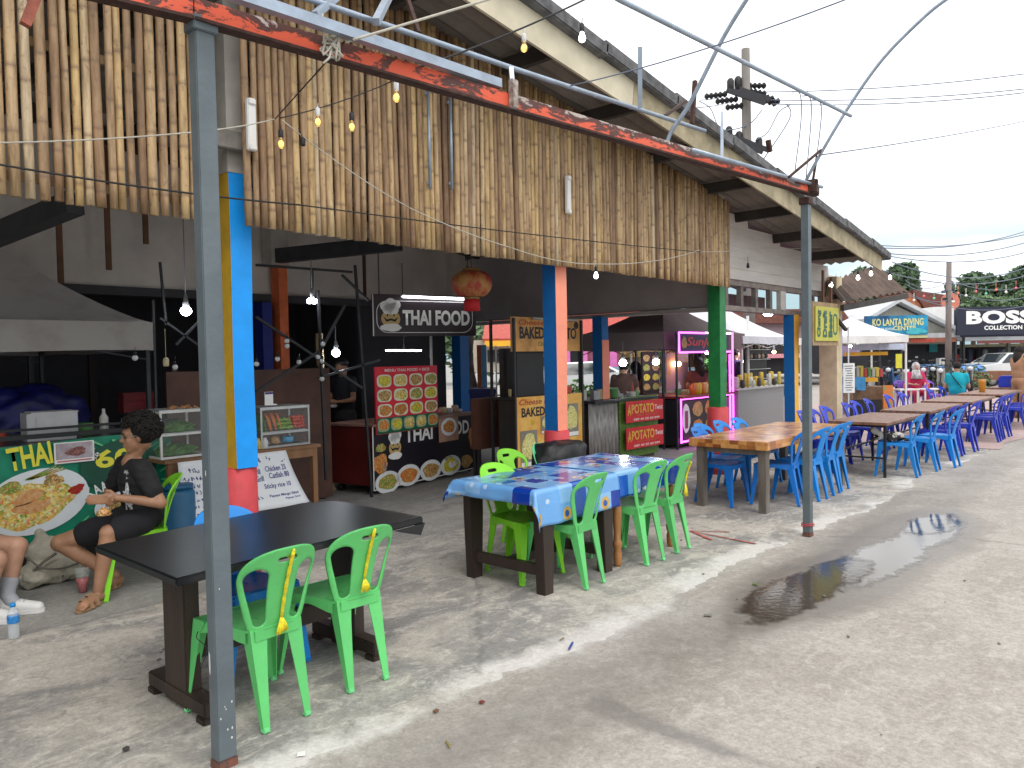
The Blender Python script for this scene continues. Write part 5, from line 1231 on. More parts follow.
def ink(cx, cy, w, h, n, seed):
    """a row of looping script strokes as thin ribbons on the sheet"""
    random.seed(seed); b = MB(); x = cx-w/2
    for k_ in range(n):
        pts = []; xw = w/n*.72
        for s_ in range(random.randint(4, 6)): pts.append((x+random.uniform(0, xw), cy+random.uniform(-h/2, h/2)/.5))
        x += w/n; q = []
        for (u, v) in lerp_pts([Vector((a, c, 0)) for a, c in pts], 4) and [(p_.x, p_.y) for p_ in lerp_pts([Vector((a, c, 0)) for a, c in pts], 4)]:
            s3 = shp(max(0, min(1, u)), max(0, min(1, v))); q.append(Vector((s3[0], s3[1]-.003, s3[2])))
        b.tube(q, .0028, 4)
    b.build('handwriting', m_ink, pa)
ink(.13, .16, .10, .05, 3, 1)
for k_, (cy, w_) in enumerate(((.30, .17), (.42, .11), (.53, .16), (.64, .18), (.76, .16), (.88, .15))): ink(.11, cy, w_, .035, 5, 10+k_)
ink(.70, .12, .06, .05, 2, 2); ink(.80, .11, .06, .05, 2, 3)
onsheet('Grill', .66, .33, .07, .05); onsheet('Chicken 25', .84, .30, .20, .05)
onsheet('Grill', .67, .46, .07, .05); onsheet('Catfish 80', .85, .43, .19, .05)
onsheet('Sticky rice 10', .80, .62, .24, .055)
onsheet('Papaya Mango Salad', .82, .79, .26, .03); onsheet('Papaya Salad', .88, .86, .14, .022)
ink(.58, .80, .13, .035, 4, 8); ink(.56, .63, .10, .035, 3, 9); ink(.56, .48, .06, .035, 2, 11); ink(.94, .2, .05, .04, 2, 12)
p = at(172, 480, Y=6.1); t = thing('plastic_drum', 'blue plastic drum behind the seated man next to the table leg', 'drum', (2.78, 6.20, 0)); b = MB(); b.lathe((0, 0, 0), [(.12, 0), (.15, .04), (.15, .26), (.16, .28), (.15, .30), (.15, .56), (.13, .6)], 20); b.build('body', mat('petrol_blue_plastic', (.005,.09,.20), .5, var=.1), t)
b = MB(); b.lathe((0, 0, .6), [(.14, 0), (.14, .03), (.12, .035)], 20); b.build('lid', mat('petrol_blue_plastic', (0,0,0)), t)
# plywood screen and bare timber post
t = thing('plywood_panel', 'dark reddish brown plywood panel standing behind the glass cases', 'panel', (4.15, 7.6, 0)); b = MB(); b.box((.15, 0, .78), (1.9, .03, 1.5)); b.build('sheet', m_board, t)
b = MB(); b.box((-.7, .04, .78), (.05, .04, 1.56)); b.box((1.0, .04, .78), (.05, .04, 1.56)); b.build('batten', m_woodd, t)
t = thing('timber_post', 'bare pale timber post with splayed foot left of the red cart', 'post', (*at(325, 492, Z=0),)); b = MB(); b.beam((0, 0, .03), (-.02, 0, 1.95), .07, .06); b.build('shaft', mat('pale_timber', (.35,.24,.13), .8, var=.25, scale=6), t); b = MB(); b.prism([(-.16, 0), (.14, 0), (.06, .16), (-.06, .26)], 1, -.05, .05); b.build('foot', mat('pale_timber', (0,0,0)), t)
# steel frames with festoon lamps
t = thing('lamp_rigging', 'thin dark scissor frame hung with white festoon lamps behind the near column', 'rigging', (3.6, 7.3, 0))
def bar(p, q, r=.014): 
    b = MB(); o_ = t.location; b.beam(Vector(p)-o_, Vector(q)-o_, 2*r, 2*r); return b.build('bar', m_darkst, t)
for a_, c_ in (((160, 262), (166, 325)), ((153, 300), (157, 440)), ((256, 317), (362, 388)), ((256, 392), (318, 352)), ((318, 290), (326, 480)), ((355, 265), (372, 500)), ((342, 275), (368, 300)), ((318, 355), (345, 305)), ((256, 265), (352, 272)), ((318, 378), (380, 360)), ((176, 345), (215, 305)), ((160, 318), (205, 350)), ((312, 268), (312, 296))):
    bar(at(*a_, Y=7.25), at(*c_, Y=7.25), .010 if a_[0] < 250 else .013)
m_glob = mat('white_globe_bulb', (.75,.75,.74), .3, var=.02)
for i, (px, py) in enumerate(((256.5, 364), (277.5, 359), (299, 362), (287, 341), (287, 346), (323, 344), (318, 357), (322, 361), (322, 379), (175, 367), (135, 358))):
    p = at(px, py, Y=7.1); tt = thing('festoon_lamp', 'unlit white globe lamp hanging in the dark stall behind the near column', 'lamp', p, 0, 'unlit white globe lamps in the dark stall'); r_ = .026
    b = MB(); b.ball((0, 0, 0), r_, 12, 8); b.build('globe', m_glob, tt); b = MB(); b.lathe((0, 0, r_*.8), [(.014, 0), (.014, .03), (.005, .035)], 8); b.tube([(0, 0, r_+.02), (0.004, 0, r_+.07)], .003, 4); b.build('socket', m_wire, tt)
p = at(166, 362, Y=7.0); b = MB(); b.lathe((0, 0, -.04), [(.02, 0), (.026, .01), (.026, .06), (.014, .08)], 12); b.tube([(0, 0, .03), (0, 0, .3)], .003, 4); tag(b.build('lantern_lamp', mat('cream_glass', (.6,.5,.3), .4), None, p), 'small cream glass lamp hanging left of the nearest post', 'lamp')
def led(px, py, yy, label, r_=.05, cordz=.5, m_=None, two=False):
    p = at(px, py, Y=yy); t = thing('led_bulb', label, 'lamp', p, 0, 'lit white lamps over the stalls')
    b = MB()
    for k_ in ((-1, 1) if two else (0,)): b.ball((k_*r_*.9, 0, 0), (r_, r_, r_*.9), 14, 10)
    b.build('globe', m_ or m_led, t); b = MB(); b.lathe((0, 0, r_*.7), [(r_*.6, 0), (r_*.5, .06), (.012, .12)], 12); b.tube([(0, 0, .1), (0, 0, cordz)], .006, 5); b.build('socket', mat('grey_socket', (.25,.25,.26), .5), t)
led(186, 311, 7.2, 'lit white lamp hanging just left of the nearest post', .05, 1.0)
led(312, 301, 7.2, 'lit twin white lamp hanging from a rod below the dark beam', .032, .45, None, True)
led(336, 353, 7.8, 'lit white lamp above the vendor in the dark cap', .05, .4)
# ---- chef cart
a_, c_ = at(373, 496, Z=0), at(479, 471, Z=0); o_, rz = wall_frame(a_, c_); CL = (c_-a_).length
t = thing('food_cart', 'black fronted food cart with dish pictures and a chef logo, red brown sides', 'food cart', o_, rz)
m_cfront = mat('banner_black', (.012,.009,.016), .4, var=.1); m_maroon = mat('maroon_panel', (.13,.012,.01), .5, var=.2, scale=3)
b = MB(); b.box((CL/2, .36, .46), (CL-.02, .68, .70)); b.build('body', m_maroon, t, bevel=.005)
b = MB(); b.box((CL/2, .34, .835), (CL+.04, .76, .03)); b.build('counter_top', mat('counter_pink_brown', (.30,.16,.12), .4, var=.1), t, bevel=.004)
fb = MB(); fb.box((CL/2, -.006, .45), (CL, .012, .78)); fr = fb.build('front_banner', m_cfront, t)
b = MB(); b.box((.006, -.014, .45), (.014, .006, .78)); b.box((CL-.006, -.014, .45), (.012, .006, .78)); b.box((CL/2, -.014, .063), (CL, .006, .012)); b.box((CL*.73, -.014, .838), (CL*.54, .006, .010)); b.build('white_edging', m_wl, t)
for x in (.1, CL-.1):
    for y in (.1, .6):
        b = MB(); b.lathe((0, 0, 0), [(.05, -.015), (.05, .015)], 14, M=Matrix.Rotation(PI/2, 3, 'X')); b.build('wheel', m_black, t, (x, y, .055))
def uv_on_cart(px, py):
    d_ = ray(px, py); n_ = Vector((math.sin(rz), -math.cos(rz), 0)); tt = n_.dot(o_-EYE)/n_.dot(d_); q = EYE+d_*tt-o_; return q.x*math.cos(rz)+q.y*math.sin(rz), q.z
for i, (px, py, rw) in enumerate(((387, 483, .2), (408, 476, .19), (430, 471, .19), (450, 466, .20))):
    x, z = uv_on_cart(px, py-1)
    b = MB(); plate(b, (x, z), .225, .135, -.013, 0, .002, 30); f_ = b.build('dish_picture', mat('white_plate', (.8,.82,.83), .4, var=.05), fr); b = MB(); blob(b, (x, z), .165, .09, -.016, 0, .002, 30, .10); b.build('food', [F_grn, F_red, F_brn, F_yel][i], f_)
    if i == 3: b = MB(); blob(b, (x+.03, z+.01), .09, .05, -.019, 0, .001, 20, .12); b.build('rice', m_wl, f_); b = MB(); plate(b, (x+.02, z+.04), .022, .018, -.021, 0, .001); b.build('yolk', m_yel2, f_)
for px, py, rx, rz_, m_ in ((379, 464, .13, .12, F_red), (380, 448, .09, .05, F_grn), (472, 437, .10, .17, F_red), (474, 428, .06, .05, F_grn), (466, 461, .13, .09, F_brn), (448, 458, .10, .03, F_grn), (384, 466, .03, .06, m_wl)):
    x, z = uv_on_cart(px, py); b = MB(); blob(b, (max(rx, min(CL-rx, x)), z), rx, rz_, -.0135, 0, .0015, 24, .15); b.build('printed_ingredients', m_, fr)
x0_, z0_ = uv_on_cart(405, 441); x1_, z1_ = uv_on_cart(431, 438)
text('THAI', .56, .19, m_wl, fr, ((x0_+x1_)/2, -.016, .665), 0, bold=.03)
text('FOOD', .62, .19, m_wl, fr, (1.66, -.016, .665), 0, bold=.03)
def chef(parent, cx, cz, s, y, m_face, m_hat):
    """round faced moustached cook with a puffed hat, as flat printed shapes"""
    b = MB(); plate(b, (cx, cz-.02*s), .15*s, .13*s, y, 0, .0015); lg = b.build('logo_face', m_face, parent)
    b = MB(); 
    for dx, dz, r_ in ((-.09, .17, .075), (0, .20, .09), (.09, .19, .07), (.04, .13, .09), (-.05, .12, .08)): plate(b, (cx+dx*s, cz+dz*s), r_*s, r_*s, y-.003, 0, .001, 16)
    b.build('logo_hat', m_hat, parent)
    b = MB()
    for sg in (-1, 1): b.prism([(cx, cz-.015*s), (cx+sg*.06*s, cz-.03*s), (cx+sg*.12*s, cz+.01*s), (cx+sg*.07*s, cz-.065*s), (cx, cz-.045*s)], 1, y-.006, y-.004)
    plate(b, (cx-.05*s, cz+.035*s), .013*s, .02*s, y-.004, 0, .001, 10); plate(b, (cx+.05*s, cz+.035*s), .013*s, .02*s, y-.004, 0, .001, 10)
    b.build('logo_moustache', m_kl, parent)
    b = MB(); blob(b, (cx, cz-.15*s), .17*s, .06*s, y-.003, 0, .001, 16, .1); b.build('logo_collar', m_hat, parent)
m_face = mat('printed_skin', (.60,.42,.16), .5, var=.05)
x, z = uv_on_cart(394, 445); chef(fr, x, z-.02, .75, -.016, m_face, m_wl)
t2 = thing('photo_sheet', 'printed picture sheet of an orange noodle dish stuck on the black cart front', 'sheet', o_+Vector((0, 0, 0)), rz)
x0_, zt_ = uv_on_cart(437, 419); x1_, zb_ = uv_on_cart(457, 437)
b = MB(); b.box(((x0_+x1_)/2, -.026, (.83+.52)/2), ((x1_-x0_), .004, .34)); pp = b.build('paper', mat('sheet_peach', (.45,.25,.17), .5, var=.15, scale=9), t2)
b = MB(); plate(b, ((x0_+x1_)/2, .70), .175, .12, -.03, 0, .002, 30); dd_ = b.build('plate', m_plate, t2); b = MB(); blob(b, ((x0_+x1_)/2, .70), .125, .08, -.033, 0, .002, 30, .1); b.build('food', F_red, dd_)
# menu board standing on the counter
mb0, _ = uv_on_cart(373, 400); mb1, _ = uv_on_cart(435, 400); 
zt0 = uv_on_cart(375, 367)[1]; zb0 = uv_on_cart(375, 435)[1]
t3 = thing('menu_board', 'tall red menu board with a grid of framed dish photos on the cart', 'menu board', o_, rz)
MW = mb1-mb0; cx = (mb0+mb1)/2
b = MB(); b.box((cx, -.035, (zt0+zb0)/2), (MW, .02, zt0-zb0)); bd = b.build('board', mat('menu_red', (.72,.015,.04), .45, var=.08), t3)
b = MB(); b.box((cx, -.047, zb0+.1), (MW*.99, .004, .19)); b.build('green_footer', mat('menu_green', (.0,.12,.05), .45), t3)
b = MB(); b.box((cx-MW/2+.05, .0, (.83+zt0)/2), (.03, .03, zt0-.86)); b.box((cx+MW/2-.05, .0, (.83+zt0)/2), (.03, .03, zt0-.86)); b.build('support', m_darkst, t3)
text('MENU THAI FOOD + RICE', MW*.72, .035, m_wl, bd, (cx, -.047, zt0-.045), 0, bold=.015)
H_ = zt0-zb0
rows = [4, 4, 4, 5]
for r_ in range(4):
    n_ = rows[r_]
    for k_ in range(n_):
        wcell = MW/n_; cx_ = mb0+wcell*(k_+.5); cz_ = zt0-.085-(H_-.1)*(r_+.48)/4
        b = MB(); rx = wcell*.43; rz_ = (H_-.1)/8*.86
        P_ = []
        for i in range(20):
            a = 2*PI*i/20; P_.append((cx_+rx*math.copysign(abs(math.cos(a))**.6, math.cos(a)), cz_+rz_*math.copysign(abs(math.sin(a))**.6, math.sin(a))))
        b.prism(P_, 1, -.053, -.047); f_ = b.build('dish_tile', mat('tile_cream', (.82,.82,.66), .5, var=.08) if r_ < 3 else mat('tile_green', (.35,.48,.33), .5, var=.1), bd)
        b = MB(); blob(b, (cx_+random.uniform(-.01, .01), cz_), rx*.86, rz_*.84, -.055, 0, .002, 18, .14); b.build('food', random.choice(FOODS), f_)
# goods on the right end of the counter
for i, (xx, c_, w_, h_) in enumerate(((1.45, (.5,.2,.2), .07, .10), (1.58, (.55,.12,.2), .16, .08), (1.76, (.5,.35,.15), .10, .09), (1.9, (.5,.5,.5), .12, .07), (2.05, (.45,.3,.2), .1, .1), (2.16, (.5,.55,.6), .08, .04))):
    q = o_+Matrix.Rotation(rz, 3, 'Z') @ Vector((xx, .28, .85)); b = MB(); b.lathe((0, 0, 0), [(w_*.42, 0), (w_*.5, .008), (w_*.5, h_-.01), (w_*.4, h_)], 14)
    tag(b.build('food_tub', mat('tub%d' % i, c_, .4, var=.2, scale=20), None, q), ['small reddish tub beside the menu board on the cart', 'wide pink lidded tub on the cart counter', 'tan tub in the middle of the cart counter', 'grey tub on the cart counter', 'brown tub near the right end of the cart counter', 'shallow pale dish at the right end of the cart counter'][i], 'tub')
# big sign above
sA, sB = at(372, 293, d=9.7), at(475.5, 297, d=10.4); o_s, rzs = wall_frame(sA, sB); SL = (Vector((sB.x, sB.y, 0))-Vector((sA.x, sA.y, 0))).length
zt_s = (sA.z+sB.z)/2; SH = .53
t = thing('shop_sign', 'dark plum sign board reading THAI FOOD with a chef face, under a white tube', 'sign', (sA.x, sA.y, zt_s-SH), rzs)
m_plum = mat('sign_plum', (.030,.017,.026), .45, var=.1)
b = MB(); b.box((SL/2, .02, SH/2), (SL, .04, SH)); sb = b.build('board', m_plum, t, bevel=.004)
b = MB(); b.box((.006, -.003, SH/2), (.014, .004, SH)); b.build('side_edge', m_alu, t)
def ring(mb, cx, cz, hw, hh, r, w, y, n=10):
    out_, in_ = [], []
    for qx, qz, a0 in ((1, 1, 0), (-1, 1, 90), (-1, -1, 180), (1, -1, 270)):
        for i in range(n+1):
            a = rad(a0+90*i/n)
            for L_, rr_ in ((out_, r), (in_, r-w)): L_.append((cx+qx*(hw-r)+rr_*math.cos(a), y, cz+qz*(hh-r)+rr_*math.sin(a)))
    m_ = len(out_); mb.add(out_+in_, [(i, (i+1) % m_, m_+(i+1) % m_, m_+i) for i in range(m_)])
b = MB(); ring(b, SL/2, SH/2-.02, SL/2-.05, SH/2-.06, .15, .008, -.003); b.build('border_line', m_wl, sb)
text('THAI FOOD', SL*.66, .20, m_wl, sb, (SL*.605, -.004, SH/2-.03), 0, bold=.04)
chef(sb, SL*.165, SH/2-.03, .85, -.003, m_face, m_wl)
b = MB(); b.tube([(SL*.27, -.05, SH-.03), (SL*.89, -.05, SH-.045)], .016, 10); tag_o = b.build('tube_light', emis('tube_white', (.95, .98, 1), 6.), None, (sA.x, sA.y, zt_s-SH), rzs); tag(tag_o, 'lit white tube lamp along the top of the plum sign', 'lamp')
b = MB(); b.box((SL*.58, -.02, SH-.03), (SL*.64, .03, .02)); b.build('tube_holder', m_white, tag_o)
for x in (.1, SL-.1): b = MB(); b.tube([(x, .02, SH), (x, .02, SH+1.2)], .008, 6); b.build('hanger_rod', m_darkst, t)
q0, q1 = at(386, 350.5, Y=8.2), at(421, 350.5, Y=8.2); b = MB(); b.tube([Vector((0, 0, 0)), q1-q0], .012, 8); lt = tag(b.build('tube_light', MATS['tube_white'], None, q0), 'lit short tube lamp over the menu board', 'lamp'); b = MB(); b.tube([(q1-q0)*.5, (q1-q0)*.5+Vector((0, 0, 1.2))], .006, 5); b.build('hanger_rod', m_darkst, lt)
p0 = at(431.5, 365, Y=8.0); b = MB(); b.tube([(0, 0, -.5), (0, 0, .5)], .018, 8); tag(b.build('white_pole', m_white, None, p0), 'thin white pole standing between the plum sign and the menu board', 'pole')
# lantern
p = at(471.5, 284, Y=5.5); t = thing('paper_lantern', 'faded yellow and red paper lantern with red tassel under the bamboo screen', 'lantern', p)
b = MB(); n, sg = 14, 30; vs = []
for i in range(n+1):
    a = PI*(.12+.76*i/n)
    for k_ in range(sg): rr_ = .205*math.sin(a)**.7*(1+.012*(k_ % 2)); vs.append((rr_*math.cos(2*PI*k_/sg), rr_*math.sin(2*PI*k_/sg), .14*math.cos(a)))
b.add(vs, [(i*sg+k_, i*sg+(k_+1) % sg, (i+1)*sg+(k_+1) % sg, (i+1)*sg+k_) for i in range(n) for k_ in range(sg)], smooth=False)
b.build('shade', mat('lantern_paper', (.50,.24,.07), .6, col2=(.42,.05,.03), scale=7, lo=.40, hi=.55), t)
b = MB(); b.lathe((0, 0, .13), [(.09, 0), (.09, .025)], 16); b.lathe((0, 0, -.155), [(.08, 0), (.08, .03)], 16); b.build('cap', mat('dull_gold', (.3,.16,.05), .5), t)
b = MB(); b.lathe((0, 0, -.27), [(.085, 0), (.08, .12)], 12); b.build('tassel', mat('tassel_red', (.5,.01,.015), .7), t); b = MB(); b.tube([(0, 0, .15), (0, 0, .6)], .004, 5); b.build('cord', m_wire, t)
# brown box on legs right of the cart
p = at(479, 447, Y=6.95); t = thing('storage_box', 'plain brown wooden box on thin legs between the two food stalls', 'box', (7.04, 6.95, 0)); b = MB(); b.box((.33, .06, .76), (.66, .12, .66)); b.build('body', mat('brown_box_paint', (.12,.045,.03), .6, var=.12), t, bevel=.006)
for x in (.05, .62):
    for y in (.03, .10): b = MB(); b.box((x, y, .215), (.04, .04, .43)); b.build('leg', m_darkst, t)
# ---- potato stall
t = thing('food_stall', 'orange potato stall with sign above and printed banner below behind the pink column', 'food stall', (7.07, 6.35, 0))
m_bk = mat('banner_orange', (.80,.34,.05), .5, var=.25, scale=7, col2=(.90,.58,.14)); m_brn = mat('sign_brown_orange', (.60,.30,.08), .5, var=.3, scale=5)
b = MB(); b.box((.70, .0, 1.90), (1.43, .03, .43)); sg_ = b.build('sign_board', m_brn, t)
text('BAKED POTATO', 1.16, .155, m_kl, sg_, (.70, -.02, 1.92), 0, bold=.03); text('CHEESE', .30, .06, mat('olive_ink', (.25,.26,.05), .5), sg_, (.62, -.02, 1.78), 0, bold=.03)
ink_r = mat('dull_red_ink', (.45,.08,.03), .6)
text('Cheese lava', .8, .07, ink_r, sg_, (.5, -.02, 2.05), 0, bold=.02, italic=.2)
b = MB(); plate(b, (1.28, 2.03), .05, .05, -.017, 0, .002); b.build('round_mark', m_kl, sg_)
b = MB(); b.box((.68, -.03, .65), (1.37, .006, .93)); bb_ = b.build('banner', m_bk, t)
text('Cheese lava', .7, .075, ink_r, bb_, (.42, -.036, 1.05), 0, bold=.02, italic=.2); text('BAKED POTATO', 1.1, .12, m_kl, bb_, (.66, -.036, .92), 0, bold=.03)
F_pot = food('printed_potato', [(.55,.42,.10), (.68,.58,.22), (.30,.28,.06), (.72,.66,.36)], 45)
for cx_, cz_, w_, h_ in ((.24, .46, .32, .46), (.60, .74, .24, .22), (1.12, .76, .30, .44)):
    b = MB(); b.box((cx_, -.038, cz_), (w_, .004, h_)); f_ = b.build('photo_frame', mat('photo_grey', (.25,.24,.20), .5, var=.2), bb_); b = MB(); blob(b, (cx_, cz_+.03), w_*.42, h_*.36, -.042, 0, .002, 22, .12); b.build('food', F_pot, f_)
    b = MB(); b.box((cx_, -.042, cz_-h_*.42), (w_*.96, .003, h_*.12)); b.build('caption', m_wl, f_)
b = MB(); blob(b, (.68, .24), .62, .06, -.036, 0, .002, 30, .2); blob(b, (.32, .79), .04, .04, -.036, 0, .002, 16, .2); b.build('printed_fries', mat('fries_yellow', (.75,.45,.03), .5, var=.2, scale=30), bb_)
b = MB(); b.box((.68, .18, 1.10), (1.38, .40, .03)); b.build('counter_top', m_darkst, t)
b = MB(); b.box((.68, .15, .6), (1.30, .26, .96)); b.build('body', mat('stall_body_dark', (.03,.026,.024), .6), t)
b = MB(); b.box((.42, .22, 1.42), (.55, .3, .62)); b.build('oven', m_black, t, bevel=.01)
for x in (.0, 1.38):
    for y in (-.03, .36): b = MB(); b.box((x, y, 1.05), (.03, .03, 2.1)); b.build('post', m_darkst, t)
q = at(525, 317, Y=6.3); b = MB(); b.tube([(.33, -.06, 2.10), (1.26, -.06, 2.10)], .018, 8); tb = tag(b.build('tube_lamp', mat('unlit_tube', (.45,.43,.38), .4), None, (7.07, 6.35, 0)), 'unlit tube lamp on top of the orange potato sign', 'lamp')
# black bag in front of it
lump('rubbish_bag', 'crumpled black plastic bag draped over a bin before the pink and blue column', 'bag', (5.64, 4.50, .46), (.30, .20, .40), mat('black_bag', (.007,.007,.008), .5, var=.2, bump=.6, bscale=14), 4, .13, 4, 2.2)
bag_ = list(COL.objects)[-1]
for v in bag_.data.vertices:
    q_ = v.co.copy(); k_ = max(abs(q_.x)/.30, abs(q_.y)/.20, .45)**.0; top_ = .345+.02*noise.noise(q_*9)
    if q_.z > .05: f_ = 1+.22*max(0, (q_.z-.05)/.4); v.co.x *= f_; v.co.y *= f_
    v.co.z = min(q_.z, top_)+.012*noise.noise(q_*22)
b = MB(); b.lathe((0, 0, 0), [(.17, 0), (.19, .02), (.22, .48), (.2, .5)], 18); tag(b.build('bin', m_black, None, (5.64, 4.50, 0)), 'dark round bin under the crumpled black bag', 'bin')
# ---- dark canopy, potato twist
m_tdark = mat('dark_taupe_tent', (.16,.115,.115), .8, var=.1, scale=3)
popup('canopy_tent', 'dark taupe pop-up canopy behind the pink column', (12.9, 7.70), rad(0), 1.54, .92, 1.70, 2.0, 2.68, m_tdark, m_darkst, sag=.1)
t = thing('food_stall', 'potato twist stall with grey sheeted side and two red signs', 'food stall', (8.9, 6.55, 0))
b = MB(); b.box((.9, .35, .45), (1.7, .7, .88)); b.build('body', mat('stall_side_brown', (.08,.05,.045), .6, var=.2), t)
b = MB(); n = 30; vs = []
for i in range(n+1):
    x = -.02+.75*i/n; y = -.02+.018*math.sin(i*1.7); vs += [(x, y, .04), (x, y*.6, .93)]
b.add(vs, [(2*i, 2*i+2, 2*i+3, 2*i+1) for i in range(n)], smooth=True); smooth_obj(b.build('plastic_sheet', mat('grey_plastic_sheet', (.30,.28,.27), .25, var=.35, scale=12, stretch=(4,1,.4)), t), [('SOLIDIFY', dict(thickness=.002))])
b = MB(); b.box((1.25, -.04, .52), (1.08, .02, .92)); b.build('green_panel', mat('leaf_green_panel', (.10,.20,.03), .6, var=.4, scale=30), t)
b = MB(); b.box((.9, .3, .95), (1.75, .8, .03)); b.build('counter_top', m_darkst, t)
m_pred = mat('twist_red', (.66,.02,.03), .45, var=.15, scale=6)
for k_, (z_, tl) in enumerate(((.76, 1), (.36, -1))):
    ts = thing('stall_sign', ['upper red sign for potato twist leaning on the green panel', 'lower red sign for potato twist leaning on the green panel'][k_], 'sign', (9.70, 6.43, z_-.17), rad(-2)); b = MB(); b.box((.46, -.01, .17), (1.0, .012, .32)); bd_ = b.build('board', m_pred, ts)
    text('POTATO', .60, .14, mat('gold_letter', (.75,.50,.06), .5), bd_, (.40, -.018, .21), 0, bold=.02); text('Twist', .22, .075, m_wl, bd_, (.83, -.018, .21), 0, bold=.01)
    text('A', .09, .16, mat('gold_letter', (0,0,0)), bd_, (.04, -.018, .2), rad(0), bold=.02); text('original spicy cheese', .55, .03, mat('olive_ink', (0,0,0)), bd_, (.5, -.018, .11), 0); text('089 40 50 60 099', .70, .035, m_wl, bd_, (.5, -.018, .05), 0, bold=.01)
led(671-512+512-0-0 if False else 623, 363, 7.0, 'left lit lamp under the dark taupe canopy', .06, .35); led(656, 362, 7.0, 'right lit lamp under the dark taupe canopy', .06, .35)
# teal counter
t = thing('food_counter', 'teal painted counter between the red signs and the neon stall', 'stall counter', (*at(664, 442, Z=0),)); b = MB(); b.box((.3, .3, .42), (.62, .6, .84)); b.build('body', mat('teal_paint', (.01,.17,.16), .55, var=.15), t, bevel=.005); b = MB(); b.box((.3, .3, .86), (.7, .66, .03)); b.build('counter_top', m_darkst, t)
# ---- neon stall
m_neon = emis('magenta_neon', (1., .12, .95), 3.2); m_neonw = emis('white_neon', (1, .8, 1), 4.)
NX, NY = 11.5, 6.6
t = thing('food_stall', 'juice stall outlined in magenta neon behind the green column', 'food stall', (NX, NY, 0))
b = MB(); b.box((1.0, .4, .46), (1.96, .76, .78)); b.build('body', m_black, t)
b = MB(); b.box((1.0, -.02, .50), (1.90, .02, .62)); nb = b.build('front_poster', mat('poster_dark', (.03,.02,.025), .5), t)
for cx_, cz_, w_, h_, m_ in ((.22, .52, .26, .5, m_wl), (.62, .66, .36, .26, F_brn), (.62, .36, .36, .24, F_red), (1.06, .66, .36, .26, F_red), (1.06, .36, .36, .24, F_brn), (1.5, .5, .3, .5, F_yel)):
    b = MB(); blob(b, (cx_, cz_), w_/2, h_/2, -.033, 0, .002, 20, .08); b.build('dish_picture', m_, nb)
b = MB(); b.box((.22, -.037, .5), (.1, .003, .3)); b.build('picture_figure', mat('poster_blue', (.05,.08,.3), .5, col2=(.5,.03,.03), scale=30), nb)
b = MB(); b.box((1.0, .35, .885), (2.05, .9, .04)); b.build('counter_top', mat('counter_red', (.25,.02,.03), .4), t)
b = MB(); b.box((.86, -.04, 1.815), (1.80, .04, .28)); sg_ = b.build('sign_board', mat('sign_navy', (.02,.025,.08), .5), t); text('Sunjo', .95, .20, mat('script_red', (.62,.03,.06), .4), sg_, (.66, -.065, 1.81), 0, bold=.03, italic=.3); b = MB(); blob(b, (.12, 1.81), .09, .1, -.065, 0, .002, 16, .15); b.build('logo', F_brn, sg_)
def tubeline(P_, r_, m_, nm='neon_tube'):
    b = MB(); b.tube(P_, r_, 6); return b.build(nm, m_, t)
for P_, m_ in (([(-.06, -.07, 1.65), (-.06, -.07, 1.98), (.85, -.07, 1.98)], m_neon), ([(.85, -.07, 1.985), (1.82, -.07, 1.985)], m_neonw), ([(-.06, -.07, 1.65), (1.82, -.07, 1.65)], m_neon), ([(1.90, -.07, .1), (1.90, -.07, 2.0)], m_neon), ([(-.02, -.07, .12), (-.02, -.07, .86), (1.88, -.07, .86)], m_neon), ([(-.02, -.07, .14), (1.88, -.07, .14)], m_neon), ([(1.78, -.07, .2), (1.78, -.07, 1.6)], m_neon)): tubeline(P_, .016, m_)
for x in (-.03, 1.86):
    for y in (0, .8): b = MB(); b.box((x, y, 1.0), (.03, .03, 1.98)); b.build('post', m_darkst, t)
b = MB(); b.box((.35, .75, 1.3), (.55, .03, .75)); bk_ = b.build('back_poster', mat('menu_dark', (.02,.015,.012), .5), t)
for i in range(8): b = MB(); blob(b, (.2+.3*(i % 2), 1.05+.17*(i//2)), .11, .06, .73, 0, .002, 14, .1); b.build('dish_picture', random.choice(FOODS), bk_)
b = MB(); b.box((1.35, .78, 1.3), (.8, .02, .7)); b.build('back_panel', mat('lilac_panel', (.45,.30,.5), .6, col2=(.6,.3,.15), scale=6), t)
for i in range(7):
    c_ = [(.7,.12,.03), (.75,.35,.02), (.75,.55,.05), (.7,.2,.02), (.8,.6,.2), (.6,.05,.03), (.75,.45,.03)][i]; b = MB(); b.lathe((0, 0, 0), [(.035, 0), (.045, .01), (.05, .16), (.03, .18), (.02, .2)], 10); tag(b.build('juice_cup', mat('juice%d' % i, c_, .3), None, (NX+.72+.12*i, NY+.12, .906)), 'bright orange and red juice cup in a row on the neon counter', 'cup', 'juice cups on the neon counter')
led(677, 364, 7.3, 'warm glowing lamp before the pictures at the neon stall', .055, .4, emis('warm_lamp', (1, .62, .25), 9.), True)
led(707, 353, 7.0, 'white lamp strip under the neon sign', .03, .25, None, True)
lump('hanging_plant', 'small green plant hanging under the neon sign', 'plant', (*at(711, 370, Y=7.0),), (.2, .15, .2), m_leaf, 6, .6)
